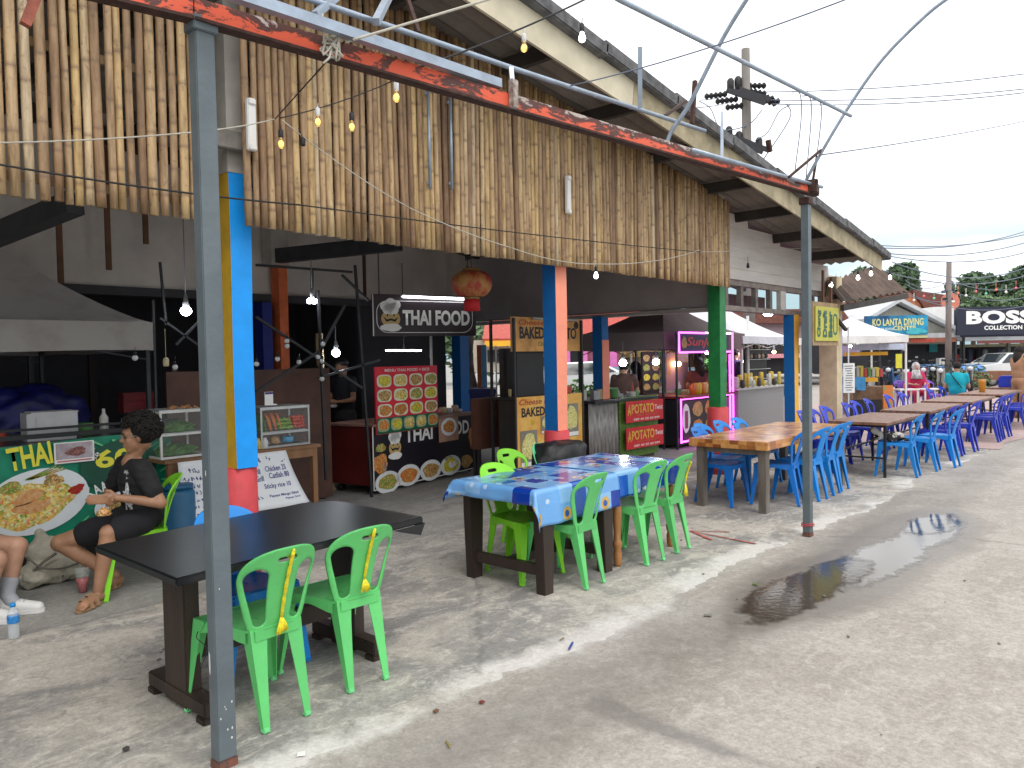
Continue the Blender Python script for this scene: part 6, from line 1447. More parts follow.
# ---- white canopy and granite counter beyond the green column
m_twhite = mat('white_tent_cloth', (.66,.66,.72), .8, var=.05)
popup('canopy_tent', 'white pop-up canopy between the green column and the yellow faced column', (15.6, 8.1), rad(2), 1.35, 1.3, 1.80, 1.95, 2.8, m_twhite, m_white, grp='white pop-up canopies')
t = thing('shop_counter', 'grey granite patterned counter of goods behind the green column', 'stall counter', (13.6, 6.5, 0)); b = MB(); b.box((1.0, .35, .46), (2.1, .7, .92)); b.build('body', mat('granite_grey', (.33,.33,.33), .5, var=.35, scale=40), t)
b = MB(); b.box((1.0, .35, .935), (2.2, .8, .03)); b.build('counter_top', mat('pale_edge', (.5,.5,.48), .5), t)
random.seed(44)
for i in range(34):
    c_ = random.choice([(.6,.4,.05), (.5,.3,.08), (.06,.05,.05), (.6,.6,.55), (.65,.5,.1), (.5,.1,.05)]); w_, h_ = random.uniform(.03, .055), random.uniform(.07, .26)
    b = MB(); b.lathe((0, 0, 0), [(w_*.6, 0), (w_, .02), (w_*.95, h_), (w_*.5, h_+.015)], 10); tag(b.build('goods_tub', mat('goods%d' % (i % 12), c_, .5, var=.3, scale=25), None, (13.66+.061*i, 6.58+.2*(i % 4), .952)), 'small tub of mixed goods standing on the grey granite counter', 'tub', 'tubs of goods on the granite counter')
led(752, 345, 7.6, 'lit twin lamp under the white canopy left of the thin pole', .09, .25, None, True)
led(742, 363, 8.2, 'round lit lamp low behind the granite counter', .08, .3)
led(768, 313, 8.8, 'blurred white lamp over the white canopy', .1, .3, None, True)
def shirt_rail(p, n_, label):
    tt = thing('clothes_rail', label, 'clothes rail', p); b = MB(); b.tube([(0, 0, 1.9), (n_*.16, 0, 1.9)], .015, 6)
    for x in (0, n_*.16): b.tube([(x, 0, 0), (x, 0, 1.9)], .015, 6)
    b.build('rail', m_alu, tt)
    for i in range(n_):
        c_ = random.choice([(.05,.05,.06), (.5,.45,.4), (.25,.12,.1), (.6,.58,.55), (.3,.2,.1)]); b = MB(); b.prism([(-.2, 1.35), (.2, 1.35), (.2, 1.78), (.28, 1.72), (.3, 1.8), (.08, 1.88), (-.08, 1.88), (-.3, 1.8), (-.28, 1.72), (-.2, 1.78)], 0, .08+i*.16, .10+i*.16); b.build('garment', mat('garment%d' % random.randint(0, 9), c_, .8), tt)
shirt_rail((14.0, 8.0, 0), 7, 'rail of shirts under the white canopy behind the granite counter')
# rack of small goods between thin white pole and yellow column
t = thing('display_rack', 'tall rack of sandals and sunglasses left of the yellow faced column', 'rack', (15.55, 7.2, 0), rad(0))
b = MB(); b.box((.4, .05, 1.1), (1.1, .03, 2.0)); b.build('back_board', m_black, t); b = MB(); b.tube([(-.17, -.05, 0), (-.17, -.05, 2.4)], .03, 8); b.build('white_pole', m_white, t)
for r_ in range(9):
    b = MB()
    b.box((.4, -.02, .22+.21*r_), (1.05, .1, .012)); sh_ = b.build('shelf', m_alu, t)
    if r_ in (4, 5): continue
    for k_ in range(5):
        b = MB(); b.ball((0, 0, 0), (.07, .03, .055), 8, 6); b.build('goods', mat('sandal%d' % (k_ % 3), [(.4,.3,.2), (.08,.07,.07), (.55,.45,.35)][k_ % 3], .6), sh_, (.02+.19*k_, -.03, .29+.21*r_))
# yellow beer sign, rotated lettering
p0, p1 = at(815, 304, Y=4.45), at(838, 306, Y=4.45)
t = thing('shop_sign', 'yellow beer sign with sideways lettering on a brown frame by the far grey post', 'sign', (p0.x, 4.45, 0))
w_ = 1.0; zt_ = at(827, 307, Y=4.45).z; zb_ = at(827, 341, Y=4.45).z; SW = p1.x-p0.x
b = MB(); b.box((SW/2, .03, (zt_+zb_)/2), (SW+.12, .03, zt_-zb_+.14)); b.build('frame', mat('sign_frame_tan', (.35,.24,.13), .7, var=.2), t)
b = MB(); b.box((SW/2, .0, (zt_+zb_)/2), (SW, .02, zt_-zb_)); bd_ = b.build('board', mat('sign_yellow', (.50,.47,.06), .5, var=.06), t)
for k_, s_ in enumerate(('Chang', 'Draft', 'Beer')):
    text(s_, (zt_-zb_)*.78, SW*.17, mat('sign_green_ink', (.01,.10,.06), .5), bd_, (SW*(.14+.24*k_), -.015, (zt_+zb_)/2), 0, bold=.05, tilt=PI/2)
b = MB(); ring(b, SW*.84, (zt_+zb_)/2, SW*.10, (zt_-zb_)*.32, SW*.09, SW*.035, -.013); b.build('emblem', mat('sign_green_ink', (0,0,0)), bd_)
b = MB(); b.box((SW*.5, .06, (zt_+2.9)/2), (.05, .03, 2.9-zt_)); b.box((SW*.85, .06, zt_+.05), (.05, .03, .9)); b.build('hanger', m_woodr, t)
# stall behind: hanging towels and notices
for i, (px, py0, py1, w_, c_, lab) in enumerate(((824, 366, 402, .26, (.55,.56,.55), 'printed white towel hanging under the yellow beer sign'), (832, 345, 372, .2, (.5,.25,.1), 'orange patterned cloth hanging right of the towel'))):
    a = at(px, py0, Y=5.6); z1 = at(px, py1, Y=5.6).z; b = MB(); n = 10; vs = []
    for k_ in range(n+1): x = -w_/2+w_*k_/n; vs += [(x, .02*math.sin(k_*1.9), 0), (x, .03*math.sin(k_*1.9+.5), z1-a.z)]
    b.add(vs, [(2*k_, 2*k_+1, 2*k_+3, 2*k_+2) for k_ in range(n)], smooth=True); tag(smooth_obj(b.build('towel', mat('towel%d' % i, c_, .8, col2=(.12,.2,.15), scale=20, lo=.55, hi=.6), None, a), [('SOLIDIFY', dict(thickness=.004))]), lab, 'cloth')
a = at(849, 378, d=13.5); t = thing('notice_sheet', 'white printed notice in front of the far white canopy stall', 'notice', a, FACE); b = MB(); b.box((0, 0, 0), (.20, .006, .52)); pp = b.build('sheet', m_wl, t); b = MB(); random.seed(8)
for k_ in range(11): b.box((random.uniform(-.01, .01), -.006, .21-.042*k_), (.15*random.uniform(.6, 1), .002, .015))
pr = b.build('print_lines', mat('grey_ink', (.2,.2,.22), .6), pp); b = MB(); b.box((0, .02, .1), (.02, .02, 1.6)); b.build('stick', m_white, t)
# steel frame mast for the hanging lamp over the beer sign
led(836, 288, 6.0, 'round lit lamp under the brown tin awning beside the white boards', .07, .3)

t = thing('food_stall', 'brightly lit snack stall with striped shade and shelves under the white canopy', 'food stall', (14.6, 8.9, 0))
b = MB(); b.box((1.0, .3, .45), (2.6, .5, .9)); b.build('counter', mat('stall_cream', (.5,.42,.33), .6, var=.2), t); random.seed(81)
b = MB(); b.box((1.0, .75, 1.35), (2.6, .04, .9)); bk_ = b.build('back_board', mat('warm_back', (.30,.14,.07), .6, var=.5, scale=6, col2=(.6,.42,.2)), t)
for r_ in range(3):
    b = MB(); b.box((1.0, .62, 1.0+.28*r_), (2.5, .22, .02)); sh_ = b.build('shelf', m_woodr, t)
    for k_ in range(15): c_ = random.randint(0, 5); b = MB(); b.box((-.15+.165*k_, .6, 1.06+.28*r_), (.10, .1, random.uniform(.08, .17))); b.build('packet', mat('packet%d' % c_, [(.65,.5,.05), (.6,.08,.05), (.65,.62,.55), (.06,.3,.12), (.7,.3,.05), (.1,.08,.07)][c_], .5), sh_)
b = MB()
for k_ in range(16): b.prism([(0, 0), (.155, 0), (.155, .22), (0, .26)], 0, -.001, .001)
n = 16; b = MB(); vs = []
for k_ in range(n+1): vs += [(-.3+.165*k_, -.45, 1.86+.02*math.sin(k_*2.)), (-.3+.165*k_, .1, 2.12)]
b.add(vs, [(2*k_, 2*k_+2, 2*k_+3, 2*k_+1) for k_ in range(n)]); b.m = [k_ % 2 for k_ in range(n)]; smooth_obj(b.build('striped_shade', [mat('stripe_brown', (.30,.17,.12), .8), m_white], t), [('SOLIDIFY', dict(thickness=.006))])
for px, lab in ((735, 'leftmost'), (744, 'second'), (760, 'third'), (774, 'rightmost')): led(px, 352+(px % 3), 8.7, lab+' warm lamp over the packet shelves', .055, .2, MATS['warm_lamp'])

random.seed(91)
CL_ = [((2.0, 7.95, .0), 0)]
def pots(x0, x1, y, z, n, where, group):
    for i in range(n):
        c_ = random.randint(0, 5); r_ = random.uniform(.03, .08); h_ = random.uniform(.08, .24); b = MB()
        if i % 3 == 0: b.lathe((0, 0, 0), [(r_*.9, 0), (r_, .01), (r_, h_*.6), (r_*1.06, h_*.6+.008), (r_*.9, h_*.62)], 14); nm = 'cooking_pot'
        elif i % 3 == 1: b.lathe((0, 0, 0), [(r_*.45, 0), (r_*.5, .01), (r_*.5, h_*.65), (r_*.18, h_*.82), (r_*.18, h_)], 10); nm = 'bottle'
        else: b.box((0, 0, h_*.3), (r_*2, r_*1.4, h_*.6), rz=random.uniform(-.3, .3)); nm = 'food_box'
        tag(b.build(nm, mat('clutter%d' % c_, [(.35,.35,.36), (.5,.08,.05), (.55,.45,.2), (.1,.25,.35), (.6,.58,.55), (.12,.3,.1)][c_], .4), None, (x0+(x1-x0)*(i+.5)/n+random.uniform(-.03, .03), y+random.uniform(-.08, .08), z)), dict(cooking_pot='round pot ', bottle='upright bottle ', food_box='small packet ')[nm]+where, nm.replace('_', ' '), group+', '+nm.replace('_', ' ')+'s')
pots(.55, 2.9, 7.08, 1.012, 12, 'on the counter behind the green noodle banner', 'clutter on the noodle counter')
pots(7.15, 8.35, 6.5, 1.117, 9, 'on the potato stall counter behind the pink column', 'clutter on the potato stall')
pots(9.0, 10.5, 6.75, .967, 12, 'on the potato twist stall counter', 'clutter on the twist stall')
pots(12.1, 13.3, 6.95, .907, 9, 'at the back of the neon juice counter', 'clutter on the juice stall')
pots(14.2, 15.9, 9.2, .902, 12, 'on the brightly lit snack stall counter', 'clutter on the snack stall')
# ------------------------------------------------------------ people
def blobby(name, parts, m_, parent, vox=.011, smooth=5, loc=None):
    """parts: ('c', p, q, r1, r2) tapered limb, ('e', c, (rx,ry,rz), Matrix|None) ellipsoid; fused into one continuous skin"""
    b = MB()
    for P_ in parts:
        if P_[0] == 'c':
            p, q, r1, r2 = Vector(P_[1]), Vector(P_[2]), P_[3], P_[4]; n = 5
            b.tube([p.lerp(q, i/n) for i in range(n+1)], [r1+(r2-r1)*i/n for i in range(n+1)], 14)
            b.ball(p, r1, 14, 10); b.ball(q, r2, 14, 10)
        else: b.ball(P_[1], P_[2], 20, 14, M=P_[3] if len(P_) > 3 else None)
    me = bpy.data.meshes.new(name); me.from_pydata(b.v, [], b.f); me.materials.append(m_)
    o = bpy.data.objects.new(name, me); COL.objects.link(o); o.parent = parent
    if loc is not None: o.location = loc
    smooth_obj(o, [('REMESH', dict(mode='VOXEL', voxel_size=vox, adaptivity=0)), ('SMOOTH', dict(factor=.5, iterations=smooth))])
    o.data.polygons.foreach_set('use_smooth', [True]*len(o.data.polygons))
    if not o.data.materials: o.data.materials.append(m_)
    return o
def rotz(v, a): return Vector((v[0]*math.cos(a)-v[1]*math.sin(a), v[0]*math.sin(a)+v[1]*math.cos(a), v[2]))
m_skin = mat('tan_skin', (.36,.185,.105), .5, var=.16, scale=9, bump=.12, bscale=120); m_skin2 = mat('warm_skin', (.42,.24,.16), .5, var=.08, scale=12); m_skin3 = mat('pale_legs_skin', (.42,.23,.15), .5, var=.16, scale=8, bump=.12, bscale=120)
m_hair = mat('black_hair', (.010,.007,.006), .85, var=.3, scale=60); m_tee = mat('black_tshirt', (.012,.012,.014), .85, var=.2, scale=10, bump=.3, bscale=9); m_short = mat('black_shorts', (.010,.010,.013), .9, var=.2, bump=.3, bscale=8)
def head_parts(c, yaw, pitch=0., s=1., nose=True):
    """head built of fused ellipsoids; c is the centre of the skull, +x of the local frame is the face direction"""
    M = Matrix.Rotation(yaw, 3, 'Z') @ Matrix.Rotation(pitch, 3, 'Y')
    def e(p, r): return ('e', Vector(c)+M @ (Vector(p)*s), tuple(k*s for k in r), M)
    P_ = [e((-.012, 0, .03), (.094, .074, .088)), e((.022, 0, -.035), (.066, .056, .070)), e((.048, 0, -.082), (.032, .036, .028)), e((.066, 0, .035), (.028, .050, .035)),
          e((.045, .030, -.02), (.035, .026, .030)), e((.045, -.030, -.02), (.035, .026, .030)), e((-.045, 0, -.05), (.045, .045, .05))]
    if nose: P_ += [e((.098, 0, -.015), (.020, .014, .014)), e((.090, 0, .005), (.014, .010, .026)), e((.080, 0, -.048), (.016, .024, .009)), e((.078, 0, -.060), (.015, .021, .009))]
    P_ += [e((-.005, .074, -.005), (.018, .010, .030)), e((-.005, -.074, -.005), (.018, .010, .030))]
    return P_, M
def hand_parts(wr, fwd, side, up, s=1., curl=.5, thumb=1):
    """palm with four curled fingers and a thumb; fwd along the palm, side towards the thumb, up out of the back of the hand"""
    fwd, side, up = [Vector(v).normalized() for v in (fwd, side, up)]; wr = Vector(wr); P_ = []
    for k_, off in enumerate((.030, .010, -.010, -.028)):
        base = wr+fwd*.085*s+side*off*s; P_.append(('c', wr+side*off*.55*s+fwd*.012*s, base, .013*s, .011*s))
        d_ = fwd; p = base; a = 0
        for j, L_ in enumerate((.040, .026, .020)):
            a += curl*(1.0 if j else .7); d_ = (fwd*math.cos(a)-up*math.sin(a)); q = p+d_*L_*s*(1, 1.08, 1., .82)[k_]; P_.append(('c', p, q, .0088*s-.0007*j, .0080*s-.0007*j)); p = q
    tb = wr+fwd*.025*s+side*.030*s; t1 = tb+(fwd*.6+side*.75-up*.3).normalized()*.036*s; t2 = t1+(fwd*.95+side*.1-up*.45).normalized()*.028*s
    P_ += [('c', wr+fwd*.01*s+side*.012*s, tb, .015*s, .013*s), ('c', tb, t1, .012*s, .0100*s), ('c', t1, t2, .0098*s, .0082*s)]
    return P_
# --- the man on the lime chair. Joints surveyed in the place.
mx, my = 2.27, 5.66
chair('lime', mx-.03, my, rad(74), 'lime plastic chair the curly haired man is sitting on', 'lime chair of the seated man')
T = thing('person', 'curly haired man in black t-shirt, black shorts and tan sandals sitting sideways eating', 'person', (mx, my, 0))
def W(x, y, z): return Vector((x-mx, y-my, z))
pel = W(2.29, 5.65, .52); chest = W(2.27, 5.66, .79); nb = W(2.235, 5.68, .955)
FY = rad(176); BM = Matrix.Rotation(FY, 3, 'Z')
head = at(137, 437, d=5.45)-Vector((mx, my, 0))
shN = W(2.235, 5.50, .885); shF = W(2.255, 5.83, .885)
elN = at(161, 503, d=5.30)-Vector((mx, my, 0)); wrN = at(121, 498, d=5.22)-Vector((mx, my, 0)); haN = at(107, 499, d=5.18)-Vector((mx, my, 0))
elF = W(2.20, 6.0, .66); wrF = haN+Vector((.05, .12, -.03))
hipN, hipF = W(2.24, 5.56, .50), W(2.25, 5.75, .50)
knN = at(109, 533, d=5.20)-Vector((mx, my, 0)); anN = at(99, 602, d=5.13)-Vector((mx, my, 0)); anN.z = .10
knF = at(60, 543, d=5.40)-Vector((mx, my, 0)); anF = at(116, 585, d=5.50)-Vector((mx, my, 0)); anF.z = .09
fyaw = rad(163)      # face direction in plan
HP, HM = head_parts(head, fyaw, .06, 1.0)
toeN = anN+Vector((-.13, -.10, -.055)); toeF = anF+Vector((-.12, -.06, -.05))
for tt in (toeN, toeF): tt.z = .045
body = HP+[('c', nb+Vector((-.01, -.0, -.04)), head+Vector((.02, .01, -.07)), .052, .05),
    ('e', pel+Vector((0, 0, .03)), (.13, .16, .11), BM), ('e', chest, (.10, .155, .16), BM), ('e', W(2.28, 5.655, .66), (.10, .13, .13), BM),
    ('c', shN.lerp(shF, .15), shF.lerp(shN, .15), .05, .05), ('c', shN, elN, .050, .040), ('c', elN, wrN, .040, .026), ('c', wrN, haN.lerp(wrN, .7), .025, .024), ('c', shF, elF, .050, .040), ('c', elF, wrF, .038, .025),
    ('c', hipN, knN, .085, .058), ('e', knN, (.062, .060, .062)), ('c', knN, knN.lerp(anN, .35), .056, .056), ('c', knN.lerp(anN, .3), anN, .056, .036),
    ('c', hipF, knF, .085, .058), ('e', knF, (.062, .060, .062)), ('c', knF, knF.lerp(anF, .35), .056, .056), ('c', knF.lerp(anF, .3), anF, .056, .036),
    ('c', anN+Vector((.03, .02, -.045)), toeN, .034, .030), ('c', anF+Vector((.03, .02, -.04)), toeF, .034, .030)]
for base, dr in ((toeN, Vector((-.13, -.10, 0)).normalized()), (toeF, Vector((-.12, -.06, 0)).normalized())):
    sd_ = Vector((-dr.y, dr.x, 0))
    for k_ in range(5): body.append(('c', base+sd_*(.024-.012*k_), base+sd_*(.028-.014*k_)+dr*(.055-.008*abs(k_-1))+Vector((0, 0, -.014)), .012 if k_ else .015, .009 if k_ else .012))
fw_ = (haN-wrN).normalized()
body += hand_parts(haN.lerp(wrN, .75), fw_, Vector((.2, -.2, 1)), Vector((.5, -.9, .1)), 1.0, .42)
body += hand_parts(wrF, (haN-wrF)+Vector((0, 0, -.02)), Vector((.1, -.1, 1)), Vector((-.3, .9, 0)), 1.0, .5)
blobby('body', body, m_skin, T, .0075, 3)
# clothes
tee = [('e', chest+Vector((0, 0, -.01)), (.125, .175, .17), BM), ('e', W(2.28, 5.655, .67), (.125, .16, .16), BM), ('e', W(2.285, 5.655, .575), (.135, .17, .10), BM), ('c', shN.lerp(shF, .15), shF.lerp(shN, .15), .062, .062),
    ('c', shN, shN.lerp(elN, .66), .070, .066), ('c', shF, shF.lerp(elF, .66), .070, .064)]
blobby('tshirt', tee, m_tee, T, .011, 4)
for o_ in list(COL.objects)[-1:]:
    for v in o_.data.vertices: v.co += v.normal*(.010*noise.fractal(Vector((v.co.x*9, v.co.y*9, v.co.z*22)), 1, 2, 3))
sh_ = [('e', pel+Vector((.0, 0, .02)), (.150, .185, .125), BM), ('c', hipN+Vector((0, 0, .005)), hipN.lerp(knN, .66), .108, .096), ('c', hipF+Vector((0, 0, .005)), hipF.lerp(knF, .62), .108, .096)]
blobby('shorts', sh_, m_short, T, .012, 4)
# printed figure on the shirt, hugging the chest
pr = MB(); fd = Vector((math.cos(fyaw), math.sin(fyaw), 0)); ax_ = Vector((-fd.y, fd.x, 0)); cc0 = chest+Vector((0, 0, -.05))
def on_tee(u, v):      # point on the shirt's front, u sideways (towards the street is +), v up
    u, v = u*1.9, v*1.5; ang = FY+rad(44)+u*3.2
    d_ = Vector((math.cos(ang), math.sin(ang), 0)); c_ = Vector((chest.x+.004, chest.y, 0)); z = chest.z+v
    k_ = math.sqrt(max(.1, 1-((z-(chest.z-.07))/.27)**2)); dl = BM.transposed() @ d_; r_ = 1/math.sqrt((dl.x/.131)**2+(dl.y/.180)**2)*k_
    return c_+d_*(r_+.004)+Vector((0, 0, z))
random.seed(12)
for cu, cv, ru, rv in ((.0, -.02, .016, .03), (.0, -.075, .024, .045), (-.02, -.13, .012, .035), (.022, -.13, .012, .035), (-.028, -.05, .014, .012), (.03, -.085, .012, .03), (.0, .02, .013, .016)):
    P_ = []; n = 14; ph = random.uniform(0, 6)
    for i in range(n): a = 2*PI*i/n; k_ = 1+.3*math.sin(3*a+ph); P_.append(on_tee(cu+ru*k_*math.cos(a), cv+rv*k_*math.sin(a)))
    pr.add([on_tee(cu, cv)]+P_, [(0, 1+i, 1+(i+1) % n) for i in range(n)])
pr.build('shirt_print', mat('print_grey_white', (.55,.55,.57), .8, var=.4, scale=60), T)
pr = MB()
for k_ in range(9):
    u0 = -.045+.012*k_; pr.add([on_tee(u0, .040), on_tee(u0+.008, .040), on_tee(u0+.008, .052+.004*(k_ % 2)), on_tee(u0, .052)], [(0, 1, 2, 3)])
pr.build('shirt_lettering', MATS['print_grey_white'], T)
# hair of many curls
hb = MB(); random.seed(17)
def hmap(p): return head+HM @ Vector(p)
hb.ball(hmap((-.045, 0, .045)), (.105, .100, .105), 20, 14, M=HM)
for i in range(760):
    a = random.uniform(0, 2*PI); cz = random.uniform(-.55, 1.); rr_ = math.sqrt(1-cz*cz); p = Vector((rr_*math.cos(a), rr_*math.sin(a), cz))
    if p.x > .45 and cz < .30: continue
    if p.x > .05 and cz < .05: continue
    kk = random.uniform(.78, .99); q = Vector((-.035+p.x*.135*kk, p.y*.132*kk, .055+p.z*.128*kk)); r_ = random.uniform(.012, .019)
    if cz < -.2: q.x *= 1.0
    ph = random.uniform(0, 6); pts = []
    ax1 = p.cross(Vector((.3, .5, .8))).normalized(); ax2 = p.cross(ax1)
    for k_ in range(6): th_ = ph+k_*1.15; pts.append(hmap(q+(ax1*math.cos(th_)+ax2*math.sin(th_))*r_+p*(k_*.004-.006)))
    hb.tube(pts, [.0075, .008, .0075, .007, .006, .004], 5)
hb.build('hair', m_hair, T)
gb = MB()
for sg in (-1, 1):
    c_ = hmap((.100, .030*sg, .010)); pts = []
    for k_ in range(15): a = 2*PI*k_/14; pts.append(hmap((.100-.006*abs(math.cos(a))*.5, .031*sg+.024*math.cos(a), .010+.018*math.sin(a))))
    gb.tube(pts, .0016, 5); gb.tube([hmap((.098, .055*sg, .014)), hmap((.02, .080*sg, .016)), hmap((-.02, .080*sg, .005))], .0016, 5)
gb.tube([hmap((.103, -.008, .014)), hmap((.103, .008, .014))], .0016, 5); gb.build('glasses', m_alu, T)
eb = MB()
for sg in (-1, 1): eb.ball(hmap((.078, .030*sg, .012)), .012, 10, 8)
eb.build('eyes', mat('eye_dark', (.06,.045,.04), .2), T)
bw_ = MB()
for sg in (-1, 1): bw_.tube([hmap((.094, .012*sg, .032)), hmap((.094, .030*sg, .037)), hmap((.082, .050*sg, .031))], [.003, .004, .002], 5)
bw_.build('eyebrows', m_hair, T); lb = MB(); lb.ball(hmap((.090, 0, -.052)), (.008, .020, .006), 10, 6, M=HM); lb.build('lips', mat('lip_brown', (.30,.11,.08), .5), T)
def sandal(an, toe, parent):
    d_ = (toe-an); d_.z = 0; d_.normalize(); sd_ = Vector((-d_.y, d_.x, 0)); c_ = an.lerp(toe, .5); c_.z = 0
    b = MB(); P_ = []
    for i in range(28):
        a = 2*PI*i/28; L_ = .138*math.cos(a); w_ = .046*(1+.12*math.cos(a))*math.sin(a); P_.append((c_+d_*(L_+.015)+sd_*w_))
    b.add([(p.x, p.y, .009) for p in P_]+[(p.x, p.y, .027) for p in P_], [tuple(range(28))[::-1], tuple(range(28, 56))]+[(i, (i+1) % 28, 28+(i+1) % 28, 28+i) for i in range(28)])
    s_ = b.build('sandal', mat('cork_sole', (.30,.19,.10), .8, var=.2, scale=40), parent, bevel=.004)
    b = MB()
    for off, h_ in ((.0, .078), (.062, .062)):
        for k_ in range(1):
            pts = [c_+d_*off+sd_*(.047*math.cos(a))+Vector((0, 0, .022+(h_-.010)*math.sin(a))) for a in [PI*j/10 for j in range(11)]]
            for j in range(10): b.beam(pts[j], pts[j+1], .030, .006, up=d_)
    b.build('strap', mat('tan_strap', (.40,.25,.14), .7), s_)
    b = MB()
    for off, h_ in ((.0, .078), (.062, .062)): p = c_+d_*off+sd_*(-.030)+Vector((0, 0, .022+h_*.72)); b.box(p, (.020, .020, .006)); 
    b.build('buckle', m_wire, s_)
sandal(anN, toeN, T); sandal(anF, toeF, T)
# plate of food in the hand
q = haN+Vector((-.005, -.01, -.055)); tf = tag(lump('wrapped_snack', 'half eaten brown wrapped snack held in the curly haired man\'s hands', 'food', Vector((mx, my, 0))+q+Vector((-.02, .0, -.05)), (.045, .04, .045), F_brn, 3, .3, 3), 'half eaten snack held in the curly haired man\'s hands', 'food')
# --- legs of a second person coming in from the left
T2 = thing('person', 'person seated at the left edge, bare legs, grey socks and white sneakers', 'person', (1.10, 5.6, 0))
O2 = Vector((1.10, 5.6, 0))
def Q(px, py, d): return at(px, py, d=d)-O2
kA, kB = Q(17, 546, 5.02), Q(-4, 560, 4.80); aA, aB = Q(7, 598, 4.95), Q(-14, 622, 4.80); aA.z = .13; aB.z = .13
hA, hB = Q(-88, 534, 5.0), Q(-100, 548, 4.85); hA.z = hB.z = .50
pl = (hA+hB)/2; tor = pl+Vector((-.02, .0, .35)); hd = pl+Vector((.02, 0, .78))
HP2, HM2 = head_parts(hd, rad(20), 0)
tA, tB = Q(26, 611, 4.96), Q(2, 640, 4.78); tA.z = tB.z = .055
b2 = HP2+[('e', pl, (.14, .17, .12)), ('e', tor, (.11, .17, .22)), ('c', tor+Vector((0, 0, .15)), hd, .05, .05), ('c', hA, kA, .085, .062), ('e', kA, (.066, .064, .064)), ('c', kA, aA, .060, .04), ('c', hB, kB, .085, .062), ('e', kB, (.066, .064, .064)), ('c', kB, aB, .060, .04),
    ('c', tor+Vector((0, -.17, .12)), tor+Vector((.05, -.25, -.15)), .05, .042), ('c', tor+Vector((.05, -.25, -.15)), tor+Vector((.28, -.12, -.22)), .04, .027), ('c', tor+Vector((0, .17, .12)), tor+Vector((.05, .25, -.15)), .05, .042), ('c', tor+Vector((.05, .25, -.15)), tor+Vector((.28, .12, -.22)), .04, .027)]
b2 += hand_parts(tor+Vector((.28, -.12, -.22)), (1, .2, -.1), (0, .8, .4), (0, -.3, 1), 1, .4)+hand_parts(tor+Vector((.28, .12, -.22)), (1, -.2, -.1), (0, -.8, .4), (0, .3, 1), 1, .4)
blobby('body', b2, m_skin3, T2, .010, 3)
blobby('tshirt', [('e', tor+Vector((0, 0, -.02)), (.135, .195, .24)), ('c', tor+Vector((0, -.15, .12)), tor+Vector((.03, -.22, -.05)), .072, .066), ('c', tor+Vector((0, .15, .12)), tor+Vector((.03, .22, -.05)), .072, .066)], mat('grey_tee', (.2,.2,.22), .8), T2, .014, 3)
blobby('shorts', [('e', pl, (.155, .19, .13)), ('c', hA, hA.lerp(kA, .62), .108, .095), ('c', hB, hB.lerp(kB, .62), .108, .095)], m_short, T2, .013, 3)
hb = MB(); hb.ball(hd+Vector((-.02, 0, .05)), (.10, .09, .09), 16, 12); hb.build('hair', m_hair, T2)
m_sock = mat('grey_sock', (.34,.35,.38), .9, var=.08, bump=.3, bscale=80); m_shoe = mat('white_sneaker', (.66,.65,.63), .5, var=.06)
for an, toe, kn in ((aA, tA, kA), (aB, tB, kB)):
    so_ = blobby('sock', [('c', an.lerp(kn, .30), an, .052, .046), ('c', an, an.lerp(toe, .3)+Vector((0, 0, -.03)), .045, .045)], m_sock, T2, .008, 2)
    d_ = (toe-an); d_.z = 0; d_.normalize(); ba_ = an.copy(); ba_.z = .055
    sn = blobby('sneaker', [('c', ba_-d_*.04, ba_+d_*.09+Vector((0, 0, -.005)), .048, .044), ('c', ba_+d_*.08, ba_+d_*.19+Vector((0, 0, -.014)), .043, .037), ('c', ba_-d_*.03, ba_-d_*.02+Vector((0, 0, .05)), .042, .040)], m_shoe, T2, .008, 3)
    bs_ = MB(); sdv = Vector((-d_.y, d_.x, 0)); P_ = []
    for i in range(26): a = 2*PI*i/26; P_.append(ba_+d_*(.075+.158*math.cos(a))+sdv*(.050*math.sin(a)*(1+.1*math.cos(a))))
    bs_.add([(p.x, p.y, .009) for p in P_]+[(p.x, p.y, .034) for p in P_], [tuple(range(26))[::-1], tuple(range(26, 52))]+[(i, (i+1) % 26, 26+(i+1) % 26, 26+i) for i in range(26)]); bs_.build('sole', m_shoe, sn)
    lc = MB()
    for j in range(4): c_ = ba_+d_*(.03+.028*j)+Vector((0, 0, .047-.004*j)); lc.tube([c_-sdv*.026, c_+Vector((0, 0, .006)), c_+sdv*.026], .0035, 5)
    lc.build('laces', mat('lace_grey', (.45,.45,.45), .8), sn)
chair('green', O2.x+pl.x-.02, O2.y+pl.y-.01, rad(-75), 'green plastic chair under the person at the left edge', 'green chair at the left edge')
# bottle, drink, backpack
p = at(14, 638, Z=.009); T = thing('water_bottle', 'clear plastic water bottle with blue cap and blue label standing on the concrete', 'bottle', p)
mbot, ntb_, bb_ = nodes_of('clear_bottle'); bb_.inputs['Base Color'].default_value = (.75,.80,.84,1); bb_.inputs['Roughness'].default_value = .08; bb_.inputs['Alpha'].default_value = .35; bb_.inputs['Specular IOR Level'].default_value = .8
b = MB(); b.lathe((0, 0, 0), [(.026, 0), (.030, .008), (.029, .03), (.031, .04), (.029, .05), (.031, .06), (.029, .07), (.031, .08), (.031, .14), (.026, .16), (.014, .182), (.013, .19)], 20); b.build('body', mbot, T)
b = MB(); b.lathe((0, 0, 0), [(.0318, .092), (.0322, .094), (.0322, .134), (.0318, .136)], 20); b.build('label_band', mat('bottle_label_blue', (.03,.22,.55), .4, var=.3, scale=40), T)
b = MB(); b.lathe((0, 0, .187), [(.0155, 0), (.0155, .018), (.014, .021)], 16); b.build('cap', mat('bottle_cap_blue', (.02,.30,.75), .4), T)
